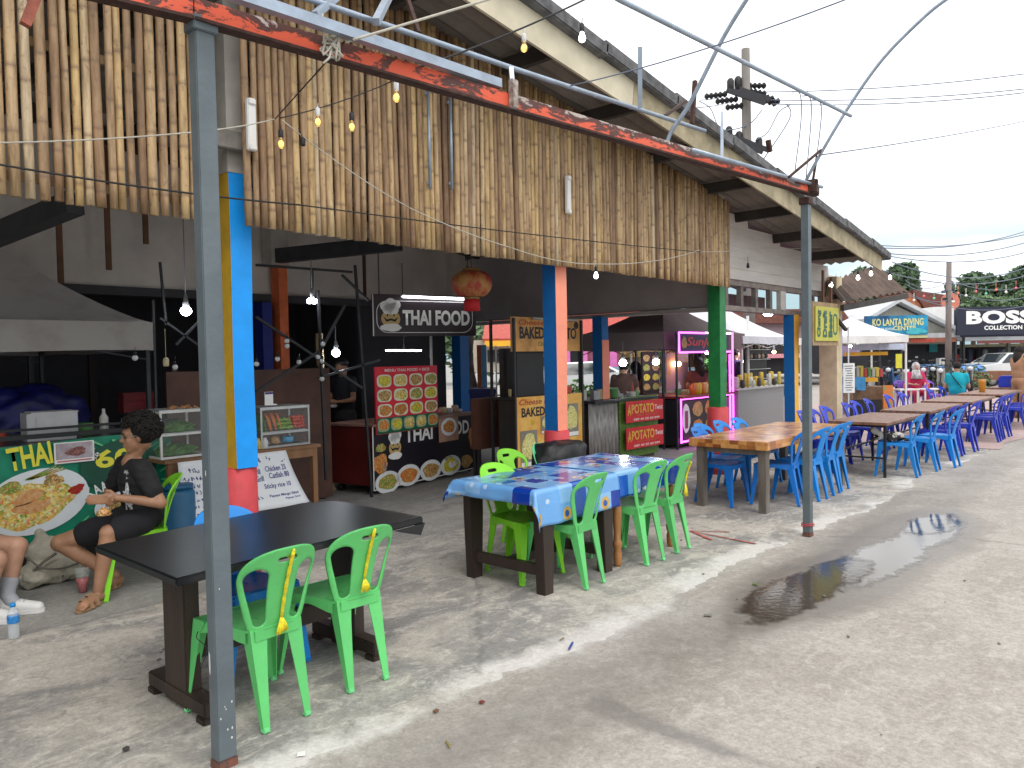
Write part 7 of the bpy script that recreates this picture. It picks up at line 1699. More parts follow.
p = at(83, 592, Z=.009); T = thing('iced_drink', 'plastic cup with red drink standing on the floor beside the canvas bag', 'cup', p); b = MB(); b.lathe((0, 0, 0), [(.026, 0), (.036, .06), (.041, .10)], 16); b.build('drink', mat('red_drink', (.45,.01,.02), .2), T)
b = MB(); b.lathe((0, 0, 0), [(.027, -.0), (.042, .10), (.050, .17), (.050, .175)], 16); b.build('cup_wall', mat('clear_cup', (.6,.65,.62), .1, var=0, alpha=.25), T)
m_canvas = mat('beige_canvas', (.42,.385,.31), .85, var=.2, scale=8, bump=.5, bscale=11)
T = thing('backpack', 'slumped beige canvas backpack on the floor beside the sandalled man', 'backpack', at(52, 588, Z=.006)+Vector((.04, .14, 0)))
bpk = blobby('bag', [('e', (0, 0, .10), (.22, .12, .11)), ('e', (-.03, .02, .22), (.13, .09, .14)), ('c', (-.03, .02, .25), (-.06, .03, .38), .09, .035), ('e', (.13, -.03, .08), (.11, .10, .08)), ('e', (-.15, -.05, .08), (.08, .08, .08))], m_canvas, T, .012, 2)
for v in bpk.data.vertices: v.co += v.normal*(.022*noise.fractal(v.co*9, 1, 2, 3)-.020*abs(noise.noise(Vector((v.co.x*6, v.co.y*6, v.co.z*16))))); v.co.z = max(v.co.z, .004)
b = MB(); b.tube(lerp_pts([Vector((-.17, -.06, .24)), Vector((-.10, -.13, .16)), Vector((.02, -.15, .13)), Vector((.15, -.13, .14))], 5), .007, 6); b.build('strap', mat('canvas_strap', (.17,.15,.12), .9), T); b = MB(); b.tube(lerp_pts([Vector((-.14, -.08, .13)), Vector((-.08, -.13, .2)), Vector((.0, -.12, .24))], 5), .01, 6); b.build('strap', MATS['canvas_strap'], T)
# --- helper for the people further off
def far_person(label, px, d, foot_z=0., pose='stand', yaw=0., top=(.1,.1,.1), bottom=(.05,.05,.06), hair='short', skin=m_skin2, hijab=None, apron=None, h=1.65, vox=.022, group=None):
    """yaw: facing relative to 'towards the viewer' """
    p = at(px, 384, d=d); p.z = foot_z; t = thing('person', label, 'person', p, FACE-PI/2+yaw, group); s = h/1.7
    # local frame: face along +x
    sit = pose == 'sit'; hz = .50 if sit else .90*s
    P0 = Vector((0, 0, hz)); C0 = Vector((.02 if sit else 0, 0, hz+.38*s)); Hd = Vector((.04, 0, hz+.70*s)) + (Vector((.03, 0, -.02)) if sit else Vector())
    HP_, HM_ = head_parts(Hd, 0, .15)
    B_ = HP_+[('c', C0+Vector((0, 0, .1)), Hd+Vector((-.01, 0, -.05)), .05, .05), ('e', P0, (.12, .15, .12)), ('e', C0, (.11, .17, .20)), ('e', (P0+C0)/2, (.10, .13, .16))]
    arms = []; legs = []
    for sg in (-1, 1):
        sh = C0+Vector((0, .17*sg, .12)); el = sh+Vector((.05, .06*sg, -.26)); wr = el+(Vector((.20, -.10*sg, -.02)) if pose != 'stand0' else Vector((.05, 0, -.24))); arms.append((sh, el)); 
        B_ += [('c', sh, el, .048, .038), ('c', el, wr, .037, .026)]+hand_parts(wr, (1, -.3*sg, 0), (0, -.3*sg, 1), (0, sg, .2), 1, .5)
        hp = P0+Vector((0, .09*sg, 0))
        if sit: kn = hp+Vector((.42, .04*sg, .0)); an = Vector((kn.x-.02, kn.y, .08))
        else: kn = hp+Vector((.02, .01*sg, -.42*s)); an = Vector((0, hp.y, .08))
        B_ += [('c', hp, kn, .082, .058), ('c', kn, an, .056, .038), ('c', an+Vector((-.03, 0, -.03)), an+Vector((.15, .02*sg, -.045)), .036, .032)]; legs.append((hp, kn, an))
    blobby('body', B_, skin, t, vox, 2)
    mt_ = mat('top_%d_%d_%d' % tuple(int(c*100) for c in top), top, .8, var=.12); mb_ = mat('bottom_%d_%d_%d' % tuple(int(c*100) for c in bottom), bottom, .85, var=.12)
    blobby('top', [('e', C0+Vector((0, 0, -.02)), (.13, .19, .23)), ('e', (P0+C0)/2, (.13, .17, .20))]+[('c', a, a.lerp(e_, .95 if hijab else .5), .066, .058) for a, e_ in arms], mt_, t, vox*1.1, 2)
    blobby('trousers', [('e', P0, (.145, .18, .14))]+[('c', a, b_, .10, .078) for a, b_, c_ in legs]+([('c', b_, c_, .076, .06) for a, b_, c_ in legs] if (hijab or pose == 'stand') else []), mb_, t, vox*1.1, 2)
    hb = MB()
    if hijab: hb.ball(Hd+Vector((-.02, 0, .02)), (.105, .10, .125), 14, 10); hb.lathe(Hd+Vector((-.01, 0, -.30)), [(.17, 0), (.12, .12), (.09, .24)], 14); hb.build('headscarf', mat('headscarf', hijab, .8, col2=(.2,.2,.22), scale=14), t)
    elif hair == 'long': hb.ball(Hd+Vector((-.03, 0, .04)), (.11, .10, .11), 14, 10); hb.tube([Hd+Vector((-.07, 0, .0)), Hd+Vector((-.10, 0, -.15)), Hd+Vector((-.10, 0, -.32))], [.09, .085, .04], 12); hb.build('hair', m_hair, t)
    elif hair == 'cap': hb.ball(Hd+Vector((-.015, 0, .055)), (.10, .088, .075), 14, 10); hb.box(Hd+Vector((.10, 0, .055)), (.10, .13, .012)); hb.build('cap', m_black, t)
    else: hb.ball(Hd+Vector((-.03, 0, .04)), (.095, .085, .085), 14, 10); hb.build('hair', m_hair, t)
    if apron: b = MB(); b.box(C0+Vector((.12, 0, -.25)), (.02, .30, .62)); b.build('apron', mat('apron', apron, .8), t, bevel=.008)
    return t
v_ = far_person('vendor in dark cap, dark shirt and white glove behind the black fronted cart', 344, 10.6, 0, 'stand', rad(-35), (.012,.014,.02), (.02,.02,.02), 'cap', m_skin, h=1.62)
b = MB(); b.ball(Vector((.27, .08, 1.01)), (.06, .035, .03), 10, 8); b.build('glove', m_white, v_)
far_person('dark haired customer left behind the potato twist stall', 624, 13.2, 0, 'stand', rad(160), (.10,.05,.04), h=1.48)
far_person('brown haired customer right behind the potato twist stall', 636, 14.2, 0, 'stand', rad(190), (.22,.10,.05), hair='long', h=1.45)
far_person('long haired customer with dark top standing at the neon juice stall', 699, 14.6, 0, 'stand', rad(200), (.12,.03,.03), hair='long', h=1.5)
far_person('person in purple top beside the vertical neon tube', 735, 17.5, 0, 'stand', rad(120), (.09,.05,.16), hair='short', h=1.7)
WM = far_person('woman in pink red dress and pale headscarf sitting on a violet chair', 915, 20.5, 0, 'sit', rad(-5), (.50,.02,.09), (.45,.02,.09), hijab=(.62,.58,.60))
MN = far_person('man in teal sleeveless shirt with a black strap seated at the third thin brown table', 957, 17.2, .03, 'sit', rad(150), (.0,.33,.42), (.10,.10,.12), 'short', m_skin2, h=1.7)
for p_, q_ in (((.15, -.13, .72), (-.02, .13, 1.07)), ((-.15, -.10, .72), (-.09, .12, 1.04))): b = MB(); b.beam(p_, q_, .035, .012); b.build('shoulder_strap', m_black, MN)
far_person('long haired woman in tan dress standing at the right picture edge', 1019, 17.6, 0, 'stand', rad(100), (.36,.19,.11), (.34,.18,.10), 'long', m_skin2, h=1.62)
# --- cat
p = Vector((10.60, 3.02, .447)); T = thing('cat', 'black and white cat lying curled on the azure chair seat', 'cat', p, rad(120))
bb2 = blobby('body', [('e', (0, 0, .06), (.15, .075, .065)), ('e', (-.10, .0, .055), (.08, .085, .06)), ('e', (.12, 0, .08), (.06, .055, .055)), ('c', (.12, 0, .09), (.175, .0, .13), .04, .042), ('e', (.19, 0, .14), (.045, .042, .040)), ('e', (.228, 0, .128), (.020, .020, .016)),
    ('c', (.185, .026, .17), (.185, .034, .198), .016, .004), ('c', (.185, -.026, .17), (.185, -.034, .198), .016, .004), ('c', (.13, .04, .03), (.22, .05, .018), .02, .016), ('c', (.13, -.04, .03), (.21, -.03, .018), .02, .016), ('c', (-.06, .07, .03), (.02, .09, .018), .028, .018),
    ('c', (-.17, .02, .03), (-.20, .09, .02), .02, .016), ('c', (-.20, .09, .02), (-.13, .14, .018), .016, .012)], mat('cat_fur', (.55,.52,.48), .9, col2=(.02,.018,.017), scale=7, lo=.46, hi=.50), T, .008, 2)
# violet chairs and white side tables by the woman
for i, (px, d, rz, lab) in enumerate(((905, 20.5, 0, 'violet chair left of the woman in the headscarf'), (915, 20.6, 0, 'violet chair the woman in the headscarf sits on'), (931, 20.5, 0, 'violet chair right of the woman in the headscarf'))):
    q = at(px, 384, d=d); chair('violet', q.x, q.y, FACE+PI+rad(rz), lab, 'violet chairs at the white side tables')
for i, (px, lab) in enumerate(((906, 'white side table with small bottles left of the seated woman'), (930, 'white side table right of the seated woman'))):
    q = at(px, 384, d=19.6); t = thing('side_table', lab, 'table', (q.x, q.y, 0), FACE, 'white side tables'); b = MB(); b.box((0, 0, .62), (.5, .4, .03)); b.build('tabletop', m_white, t)
    for x in (-.21, .21):
        for y in (-.16, .16): b = MB(); b.box((x, y, .31), (.035, .035, .61)); b.build('leg', m_white, t)
    for k_ in range(3): b = MB(); b.lathe((0, 0, 0), [(.02, 0), (.025, .02), (.022, .11), (.01, .14)], 8); tag(b.build('sauce_bottle', m_white if k_ % 2 else m_redb, None, (q.x+.1*k_-.1, q.y+.03*k_, .636)), 'small sauce bottle standing on a white side table', 'bottle', 'sauce bottles on the white side tables')
# ------------------------------------------------------------ beyond: shops, houses, trees, poles, vehicles
def spot(px, d): p = at(px, 384, d=d); p.z = 0; return p
def zz(px, py, d): return at(px, py, d=d).z
def xx(px, d): return (px-512)/FPX*d
class Front:
    """a thing facing the street corner at depth d; u() turns a survey reading into its local x, z() into height"""
    def __init__(s, name, label, cat_, pc, d, group=None): s.d = d; s.pc = pc; s.t = thing(name, label, cat_, spot(pc, d), FACE, group)
    def u(s, px): return (px-s.pc)/FPX*s.d
    def z(s, py, px=None): return zz(px or s.pc, py, s.d)
    def slab(s, nm, m_, x0, y0, x1, y1, dy=0., th=.1, bevel=0, parent=None):
        b = MB(); a, c = s.u(x0), s.u(x1); z1, z0 = s.z(y0, (x0+x1)/2), s.z(y1, (x0+x1)/2); b.box(((a+c)/2, dy+th/2, (z0+z1)/2), (c-a, th, z1-z0)); return b.build(nm, m_, parent or s.t, bevel=bevel)
m_tile = mat('red_roof_tile', (.42,.07,.05), .8, var=.25, scale=12); m_brtile = mat('brown_roof_tile', (.16,.06,.045), .85, var=.25, scale=6); m_metal = mat('pale_metal_roof', (.55,.56,.58), .5, var=.12, scale=2)
m_pinkw = mat('pink_wall', (.62,.22,.32), .8, var=.1); m_mauve = mat('magenta_trim', (.62,.16,.42), .7, var=.1); m_hedge = mat('hedge_leaf', (.05,.13,.02), .8, var=.5, scale=18)
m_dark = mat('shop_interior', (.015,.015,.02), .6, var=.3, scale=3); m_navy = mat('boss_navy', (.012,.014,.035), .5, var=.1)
def roof_poly(F, nm, pts, m_, dy, depth):
    """a roof slope or gable given by its outline seen from the street, running back by depth"""
    b = MB(); P_ = [(F.u(x), F.z(y, x)) for x, y in pts]; b.prism(P_, 1, dy, dy+depth); return b.build(nm, m_, F.t)
# seen through the open side of the hall
F = Front('house', 'pink walled house with red tiled roof seen through the hall beyond the pink column', 'house', 640, 27)
F.slab('wall', m_pinkw, 556, 338, 742, 372, 0, 4)
b = MB(); 
P_ = [(F.u(548), F.z(344, 548)), (F.u(560), F.z(318, 560)), (F.u(745), F.z(312, 745)), (F.u(750), F.z(340, 750))]
b.add([(P_[0][0], -.6, P_[0][1]), (P_[3][0], -.6, P_[3][1]), (P_[2][0], 2.4, P_[2][1]+.3), (P_[1][0], 2.4, P_[1][1]+.3), (P_[3][0], 5, P_[3][1]), (P_[0][0], 5, P_[0][1])], [(0, 1, 2, 3), (3, 2, 4, 5)])
smooth_obj(b.build('roof', m_tile, F.t), [('SOLIDIFY', dict(thickness=.12))])
for px in (566, 583, 612, 643, 664, 690, 716): F.slab('post', m_mauve, px-3.5, 345, px+3.5, 374, -.5, .25)
for px in (574, 600, 655, 680): F.slab('window', mat('window_dark', (.05,.07,.09), .2), px-6, 349, px+5, 362, -.03, .04)
F.slab('low_wall', mat('low_blue_wall', (.15,.25,.33), .8), 556, 366, 742, 374, -.9, .2)
F = Front('house', 'red tiled house with yellow fascia left of the potato sign', 'house', 500, 24)
F.slab('wall', mat('cream_house_wall', (.45,.40,.33), .8), 474, 340, 516, 372, 0, 3); F.slab('fascia', m_yel2, 486, 341, 514, 346.5, -.5, .1)
b = MB(); b.add([(F.u(484), -.45, F.z(342, 490)), (F.u(516), -.45, F.z(342, 515)), (F.u(516), 2.6, F.z(318, 515)), (F.u(484), 2.6, F.z(319, 490))], [(0, 1, 2, 3)]); smooth_obj(b.build('roof', m_tile, F.t), [('SOLIDIFY', dict(thickness=.1))])
F.slab('window', m_dark, 488, 350, 502, 362, -.04, .05)
F = Front('step_ladder', 'aluminium ladder standing against the light left of the potato stall', 'ladder', 503, 13.5)
for px in (496.5, 508.5): F.slab('rail', m_alu, px-.8, 346, px+.8, 430, 0, .04)
for y in (352, 362, 373, 384, 395, 406, 417): F.slab('rung', mat('rung_tan', (.5,.33,.15), .6), 497, y-.6, 508, y+.9, 0, .04)
F = Front('trellis_post', 'orange and sky blue painted post beside the ladder', 'post', 482, 13.8); F.slab('orange_face', m_orange, 477.5, 345, 481.5, 410, 0, .12); F.slab('blue_face', mat('light_blue_face', (.15,.38,.62), .6), 481.6, 345, 487, 410, .02, .12)
F = Front('tree_stump', 'rough grey tree trunk with red cloth between the cart sign and the posts', 'tree', 467, 14)
b = MB(); b.tube(lerp_pts([Vector((0, 0, 0)), Vector((.05, 0, .8)), Vector((-.06, 0, 1.5)), Vector((.02, 0, 2.3)), Vector((0, 0, 3))], 4), [.22]*3+[.19]*6+[.16]*8, 12); b.build('trunk', mat('bark', (.18,.15,.13), .9, var=.5, scale=9, stretch=(1,1,.3), bump=.8, bscale=10), F.t)
F.slab('cloth', m_redb, 463, 365, 470, 382, -.25, .03); F.slab('dark_cloth', m_black, 459, 346, 466, 372, -.27, .03)
F = Front('tarp_table', 'table heaped with dark blue tarpaulin behind the cart counter', 'table', 474, 12.8); F.slab('tabletop', m_tarp, 456, 389, 496, 395, 0, .8, .02); F.slab('skirt', m_tarp, 457, 395, 495, 425, .05, .7)
F = Front('hedge', 'low green hedge along the car park behind the hall', 'hedge', 600, 24.5)
def leaves(b, c, r, n, s, mi=0):
    for _ in range(n):
        while True:
            v = Vector((random.uniform(-1, 1), random.uniform(-1, 1), random.uniform(-1, 1)))
            if v.length < 1 and random.random() < .25+v.length: break
        k_ = 1+.35*noise.noise(v*2+Vector(c)); p = Vector((c[0]+v.x*r[0]*k_, c[1]+v.y*r[1]*k_, c[2]+v.z*r[2]*k_)); a = Vector((random.gauss(0, 1), random.gauss(0, 1), random.gauss(0, .6))).normalized()*s*random.uniform(.6, 1.3); c_ = a.cross(Vector((random.gauss(0, 1), random.gauss(0, 1), random.gauss(0, 1)))).normalized()*s*.55
        o_ = len(b.v); b.rnd = random.random(); b.add([p-a, p+c_, p+a, p-c_], [(0, 1, 2, 3)], mi)
b = MB(); random.seed(2)
for k_ in range(14): leaves(b, (-2.6+.62*k_, 0, .45), (.45, .35, .35), 170, .10)
b.build('foliage', m_hedge, F.t)
# vehicles
m_car = mat('white_car_paint', (.70,.71,.72), .25, var=.02, coat=.6); m_wind = mat('car_glass', (.02,.03,.035), .08, var=0); m_tyre = mat('tyre_rubber', (.02,.02,.02), .9, var=.1)
def car(px, d, yaw, label, paint=None):
    t = thing('parked_car', label, 'car', spot(px, d), FACE+yaw, 'cars parked beyond the tables and the hall'); m_ = paint or m_car
    side = [(-2.0, .35), (-2.02, .75), (-1.75, .95), (-.95, 1.02), (-.35, 1.42), (.75, 1.46), (1.45, 1.12), (1.95, 1.0), (2.05, .7), (2.02, .35)]
    b = MB(); n = len(side); ws = [.80, .84, .84, .84, .64, .64, .82, .80, .82, .80]; vs = [(x, -w, z) for (x, z), w in zip(side, ws)]+[(x, w, z) for (x, z), w in zip(side, ws)]
    b.add(vs, [(i, i+1, n+i+1, n+i) for i in range(n-1)]+[(9, 0, 10, 19), (0, 9, 8, 7, 6, 3, 2, 1)[::-1], (3, 6, 5, 4), (10, 11, 12, 13, 16, 17, 18, 19)[::-1], (13, 14, 15, 16)]); b.build('body', m_, t, bevel=.05)
    for sg in (-1, 1):
        b = MB(); b.add([(-.82, sg*.848, 1.03), (.12, sg*.845, 1.04), (.12, sg*.69, 1.40), (-.34, sg*.69, 1.385)], [(0, 1, 2, 3)]); b.add([(.18, sg*.845, 1.04), (1.32, sg*.84, 1.10), (.75, sg*.70, 1.41), (.18, sg*.69, 1.40)], [(0, 1, 2, 3)]); b.build('side_window', m_wind, t)
        for x in (-1.28, 1.3):
            b = MB(); b.lathe((0, 0, 0), [(.31, -.1), (.32, -.06), (.32, .06), (.31, .1)], 20, M=Matrix.Rotation(PI/2, 3, 'X')); w_ = b.build('wheel', m_tyre, t, (x, sg*.76, .32)); b = MB(); b.lathe((0, 0, 0), [(.19, -.108), (.20, -.05), (.20, .05), (.19, .108)], 14, M=Matrix.Rotation(PI/2, 3, 'X')); b.build('rim', m_alu, w_)
        b = MB(); b.box((-2.0, sg*.62, .72), (.06, .3, .14)); b.build('headlight', mat('lamp_glass', (.6,.62,.65), .1), t); b = MB(); b.box((2.02, sg*.66, .82), (.06, .22, .16)); b.build('tail_light', m_redb, t)
    b = MB(); b.add([(-.92, -.72, 1.045), (-.92, .72, 1.045), (-.38, .6, 1.415), (-.38, -.6, 1.415)], [(0, 1, 2, 3)]); b.build('windscreen', m_wind, t); return t
car(572, 26, rad(8), 'white parked car just right of the pink column, seen through the hall'); car(633, 28, rad(5), 'white parked car behind the inner blue column, seen through the hall'); car(1004, 33, rad(8), 'white parked car behind the teal shirted man by the far right tables')
def moto(px, d, yaw, c_, label):
    t = thing('motorbike', label, 'motorbike', spot(px, d), FACE+yaw, 'scooters parked in a row before the shops'); m_ = mat('moto_%s' % label[:14].replace(' ', '_'), c_, .3, coat=.4)
    for x in (-.62, .62):
        b = MB(); n_ = 18; b.tube([(.25*math.cos(2*PI*k/n_), 0, .25*math.sin(2*PI*k/n_)) for k in range(n_+1)], .045, 6); w_ = b.build('wheel', m_tyre, t, (x, 0, .29)); b = MB(); b.lathe((0, 0, 0), [(.09, -.03), (.09, .03)], 10, M=Matrix.Rotation(PI/2, 3, 'X')); b.build('hub', m_alu, w_)
    b = MB(); b.prism([(.75, .5), (.7, .75), (.2, .72), (-.1, .42), (-.35, .45), (-.5, .95), (-.42, 1.0), (-.25, .5), (-.15, .30), (.3, .28)], 1, -.11, .11); b.build('body', m_, t, bevel=.03); b = MB(); b.prism([(.85, .78), (.8, .86), (.05, .80), (.05, .73)], 1, -.13, .13); b.build('seat', m_black, t, bevel=.03)
    b = MB(); b.tube([(-.45, -.32, 1.08), (-.5, 0, 1.0), (-.45, .32, 1.08)], .018, 6); b.tube([(-.5, 0, .95), (-.62, 0, .3)], .03, 6); b.build('handlebar', m_black, t)
    b = MB(); b.ball((-.56, 0, .93), (.07, .09, .08), 10, 8); b.build('headlight', MATS['lamp_glass'], t)
    for sg in (-1, 1): b = MB(); b.tube([(-.46, sg*.26, 1.07), (-.48, sg*.30, 1.22)], .008, 5); b.ball((-.48, sg*.31, 1.25), (.015, .06, .04), 8, 6); b.build('mirror', m_black, t)
mc_ = [(.5,.5,.5), (.03,.03,.04), (.04,.12,.3), (.35,.36,.36), (.4,.03,.03), (.02,.02,.02), (.45,.45,.42), (.1,.15,.2), (.55,.55,.55)]
ml_ = ['silver scooter leftmost of the row, beside the orange door', 'black scooter second from the left before the blue counter', 'blue scooter behind the seated woman in the headscarf', 'grey scooter right behind the violet chairs', 'red scooter between the headscarf woman and the blue counter', 'small black scooter half hidden left of the teal shirted man', 'pale scooter directly under the wooden utility pole', 'dark teal scooter right of the utility pole', 'white scooter behind the teal shirted man']
for i, px in enumerate((868, 881, 893, 905, 921, 932, 942, 953, 967)): moto(px, 26+(i % 3)*1.1, rad(62+random.uniform(-14, 14)), mc_[i], ml_[i])
# diving shop
F = Front('shop_building', 'gabled shop with pale metal roof carrying a blue diving centre sign', 'shop', 905, 36)
roof_poly(F, 'gable_wall', [(866, 344), (866, 321), (895, 305), (950, 331), (950, 344)], mat('cream_gable', (.42,.40,.34), .8, var=.1), 0, 5)
b = MB(); b.beam((F.u(862), 2, F.z(323, 862)), (F.u(895.5), 2, F.z(302.5, 895)), 5.4, .1, up=(0, 1, 0)); 
for (xa, ya, xb, yb) in ((861, 323, 895.5, 302.5), (895.5, 302.5, 955, 333)): p, q = (F.u(xa), F.z(ya, xa)), (F.u(xb), F.z(yb, xb)); b.prism([p, q, (q[0], q[1]+.18), (p[0], p[1]+.18)], 1, -.5, 6)
b.v = b.v[8:]; b.a = b.a[8:]; b.f = [tuple(i-8 for i in f) for f in b.f[6:]]; b.m = b.m[6:]; b.sm = b.sm[6:]; b.build('roof', m_metal, F.t)
roof_poly(F, 'roof_slope', [(896, 303), (915, 304), (960, 327), (955, 333)], m_metal, 3, 4)
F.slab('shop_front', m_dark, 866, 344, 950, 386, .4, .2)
F.slab('awning', mat('awning_grey', (.4,.4,.42), .6), 884, 334, 944, 338.5, -1.3, 1.4); F.slab('awning_valance', mat('valance_brown', (.24,.08,.05), .7, var=.3, scale=8), 884, 338.6, 940, 343, -1.32, .05)
text('Welcome', 1.1, .22, mat('valance_red', (.6,.06,.03), .5), F.t, (F.u(907), -1.34, F.z(340.8, 907)), bold=.02)
for px in (868, 889, 941, 949): F.slab('post', m_darkst, px-.7, 338, px+.7, 388, -1.2, .1)
F.slab('blue_counter', mat('counter_blue', (.03,.14,.45), .5, col2=(.25,.4,.6), scale=3), 914, 364, 942, 385, -.8, .3); F.slab('white_box', m_white, 930, 358, 940, 365, -.8, .3); F.slab('teal_panel', mat('teal_panel', (.0,.22,.25), .5), 933, 341, 941, 352, .3, .05)
for px, py in ((905, 350), (911, 361), (918, 357), (900, 370), (925, 373)): F.slab('hung_goods', m_white, px-1.2, py-.8, px+1.2, py+1, .1, .05)
F2 = Front('shop_sign', 'blue underwater sign reading KO LANTA DIVING CENTER on the gabled shop', 'sign', 897, 34.5)
m_dive = mat('sea_blue_print', (.0,.05,.16), .5, col2=(.02,.33,.55), scale=.9, lo=.38, hi=.62)
sb_ = F2.slab('board', m_dive, 865, 315.5, 928, 335, 0, .08); F2.slab('lower_strip', mat('pale_yellow_strip', (.55,.55,.30), .6), 885, 335.2, 928, 338, .05, .05)
text('KO LANTA DIVING', F2.u(924)-F2.u(873), .32, mat('cream_gold', (.65,.62,.25), .5), sb_, (F2.u(898), -.01, F2.z(322, 898)), bold=.03); text('CENTER', 1.05, .2, MATS['cream_gold'], sb_, (F2.u(905), -.01, F2.z(328, 905)), bold=.03); text('PADI SCUBA SCHOOL', 1.0, .10, m_wl, sb_, (F2.u(883), -.01, F2.z(329, 883)), bold=.01)
b = MB(); blob(b, (F2.u(916), F2.z(331, 916)), .45, .14, -.01, 0, .004, 20, .3); b.build('fish_print', mat('cyan_fish', (.05,.42,.48), .5), sb_)
F = Front('house', 'house with dark brown tiled roof and brick gable above the diving sign', 'house', 920, 52)
roof_poly(F, 'brick_gable', [(903, 320), (902, 305), (911, 292.5), (921, 305), (924, 320)], mat('orange_brick', (.40,.15,.07), .85, var=.2), 0, 4); roof_poly(F, 'roof', [(911, 290), (944, 295), (962, 313), (924, 309)], m_brtile, -.2, 5); F.slab('lower_wall', mat('pale_blue_wall', (.45,.5,.55), .7), 924, 309, 960, 345, .2, 4)
F = Front('house', 'lilac painted two storey house behind the tin awning', 'house', 865, 45); F.slab('wall', mat('lilac_wall', (.42,.30,.48), .8, var=.12), 840, 312, 884, 375, 0, 4); roof_poly(F, 'roof', [(836, 313), (845, 302), (878, 300), (888, 313)], m_brtile, -.3, 5)
b = MB(); F = Front('round_sign', 'faded orange round sign behind the utility pole', 'sign', 950, 46); b = MB(); plate(b, (0, F.z(302)), .55, .55, 0, 0, .06, 24); d_ = b.build('disc', mat('faded_orange', (.62,.20,.14), .6), F.t); F.slab('white_band', m_wl, 945, 300.5, 954, 302.5, -.08, .02, parent=d_); F.slab('pole', m_alu, 949.4, 309, 950.6, 360, .02, .06)
# fashion shop
F = Front('shop_building', 'dark fronted fashion shop with a large navy BOSS COLLECTION sign', 'shop', 1000, 36)
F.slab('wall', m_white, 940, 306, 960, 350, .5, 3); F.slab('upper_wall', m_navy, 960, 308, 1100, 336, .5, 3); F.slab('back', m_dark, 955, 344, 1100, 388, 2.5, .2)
F.slab('awning', m_metal, 950, 336.5, 1100, 340, -1.2, 1.6); F.slab('awning_edge', mat('edge_red_brown', (.25,.08,.07), .7, var=.2), 962, 340.2, 1100, 343, -1.22, .06); F.slab('lintel', mat('lintel_olive', (.35,.34,.22), .7), 962, 343.2, 1100, 346, .3, .2)
for px in (958, 966, 1012, 1050): F.slab('post', mat('grey_green_post', (.2,.22,.21), .7), px-1.4, 340, px+1.4, 388, .2, .2)
F.slab('red_garment', mat('red_dress', (.42,.03,.03), .7), 968, 354, 975, 373, 1.2, .2, .05); F.slab('shelf', m_white, 968, 346.5, 984, 348, 1.6, .2); F.slab('counter', mat('counter_maroon', (.12,.03,.03), .6), 992, 355, 1012, 364, 1.6, .3)
for px, c_ in ((980, (.02,.03,.06)), (987, (.05,.06,.1)), (996, (.02,.02,.03)), (1003, (.25,.27,.3)), (1018, (.06,.08,.15)), (1023, (.3,.32,.36))): F.slab('garment', mat('hung_%d' % px, c_, .8), px-2.6, 349, px+2.6, 362, 1.3, .15, .04)
F2 = Front('shop_sign', 'navy sign board with large white serif BOSS and COLLECTION below', 'sign', 1020, 34.5); sb_ = F2.slab('board', m_navy, 957, 306, 1090, 334, 0, .12)
text('BOSS', F2.u(1033)-F2.u(966), .60, m_wl, sb_, (F2.u(999.5), -.01, F2.z(317, 1003)), bold=.05, track=1.05); text('COLLECTION', F2.u(1022)-F2.u(984), .19, m_wl, sb_, (F2.u(1003), -.01, F2.z(327.5, 1003)), bold=.03)
F = Front('goods_heap', 'blue tarpaulin covered heap on a flat truck before the fashion shop', 'tarpaulin', 968, 31); o = lump('x', 'x', 'x', (0, 0, 0), (.75, .4, .34), mat('bright_tarp', (.08,.25,.62), .5, var=.2, bump=.5, bscale=6), 2, .3); o.name = 'tarpaulin'; o.parent = F.t; o.location = (0, 0, .62); del o['label']; del o['category']; b = MB(); b.box((.3, .1, .55), (2.8, 1., .35)); b.build('flat_bed', mat('rust_cart', (.2,.09,.05), .8), F.t)
for x in (-.7, 1.3): b = MB(); b.lathe((x, -.35, .28), [(.28, -.08), (.28, .08)], 14, M=Matrix.Rotation(PI/2, 3, 'X')); b.build('wheel', m_tyre, F.t)
# white canopy stall at the end of the hall
q = spot(851, 18.9); popup('canopy_tent', 'white pop-up canopy with sagging front beside the cream column', (q.x, q.y), FACE, .95, .9, 1.80, 1.97, 2.45, m_white, m_white, grp='white pop-up canopies', legs=((1, -1), (1, 1), (-1, 1)), frame=False)
F = Front('food_stall', 'lit snack stall with yellow beam under the far white canopy', 'food stall', 872, 19.2); F.slab('counter', mat('stall_wood', (.2,.12,.07), .7, var=.3), 853, 387, 893, 418, 0, .6); F.slab('yellow_beam', m_yel2, 846, 352, 888, 355.5, 0, .1); F.slab('back_board', m_dark, 848, 356, 890, 386, 1.2, .1); F.slab('awning_edge', mat('edge_blue_white', (.45,.5,.62), .6), 850, 344, 900, 350, -.3, .2)
F.slab('orange_door', mat('orange_mural', (.62,.20,.04), .6, col2=(.2,.3,.15), scale=5, lo=.55, hi=.62), 878.5, 385, 888, 416, -.25, .06); F.slab('blue_bin', mat('bin_blue', (.05,.30,.62), .5), 856, 377, 862, 390, -.2, .3); F.slab('yellow_notice', mat('notice_yellow', (.7,.65,.05), .6), 889, 354, 895, 368, -.35, .02); F.slab('black_cloth', m_black, 845, 399, 876, 418, -.3, .05); F.slab('fruit_shelf', m_yel2, 853, 378, 880, 382, .1, .3)
random.seed(6)
for i in range(10): F.slab('goods', mat('snack%d' % (i % 4), [(.6,.5,.1), (.5,.08,.08), (.12,.3,.1), (.5,.5,.5)][i % 4], .6), 850+4*i, 368+random.uniform(-2, 2), 853+4*i, 377, .3, .2)
led(851, 346, 12.6, 'glowing lamp under the far white canopy', .08, .2); led(860, 348, 12.9, 'second glowing lamp under the far white canopy', .07, .2)
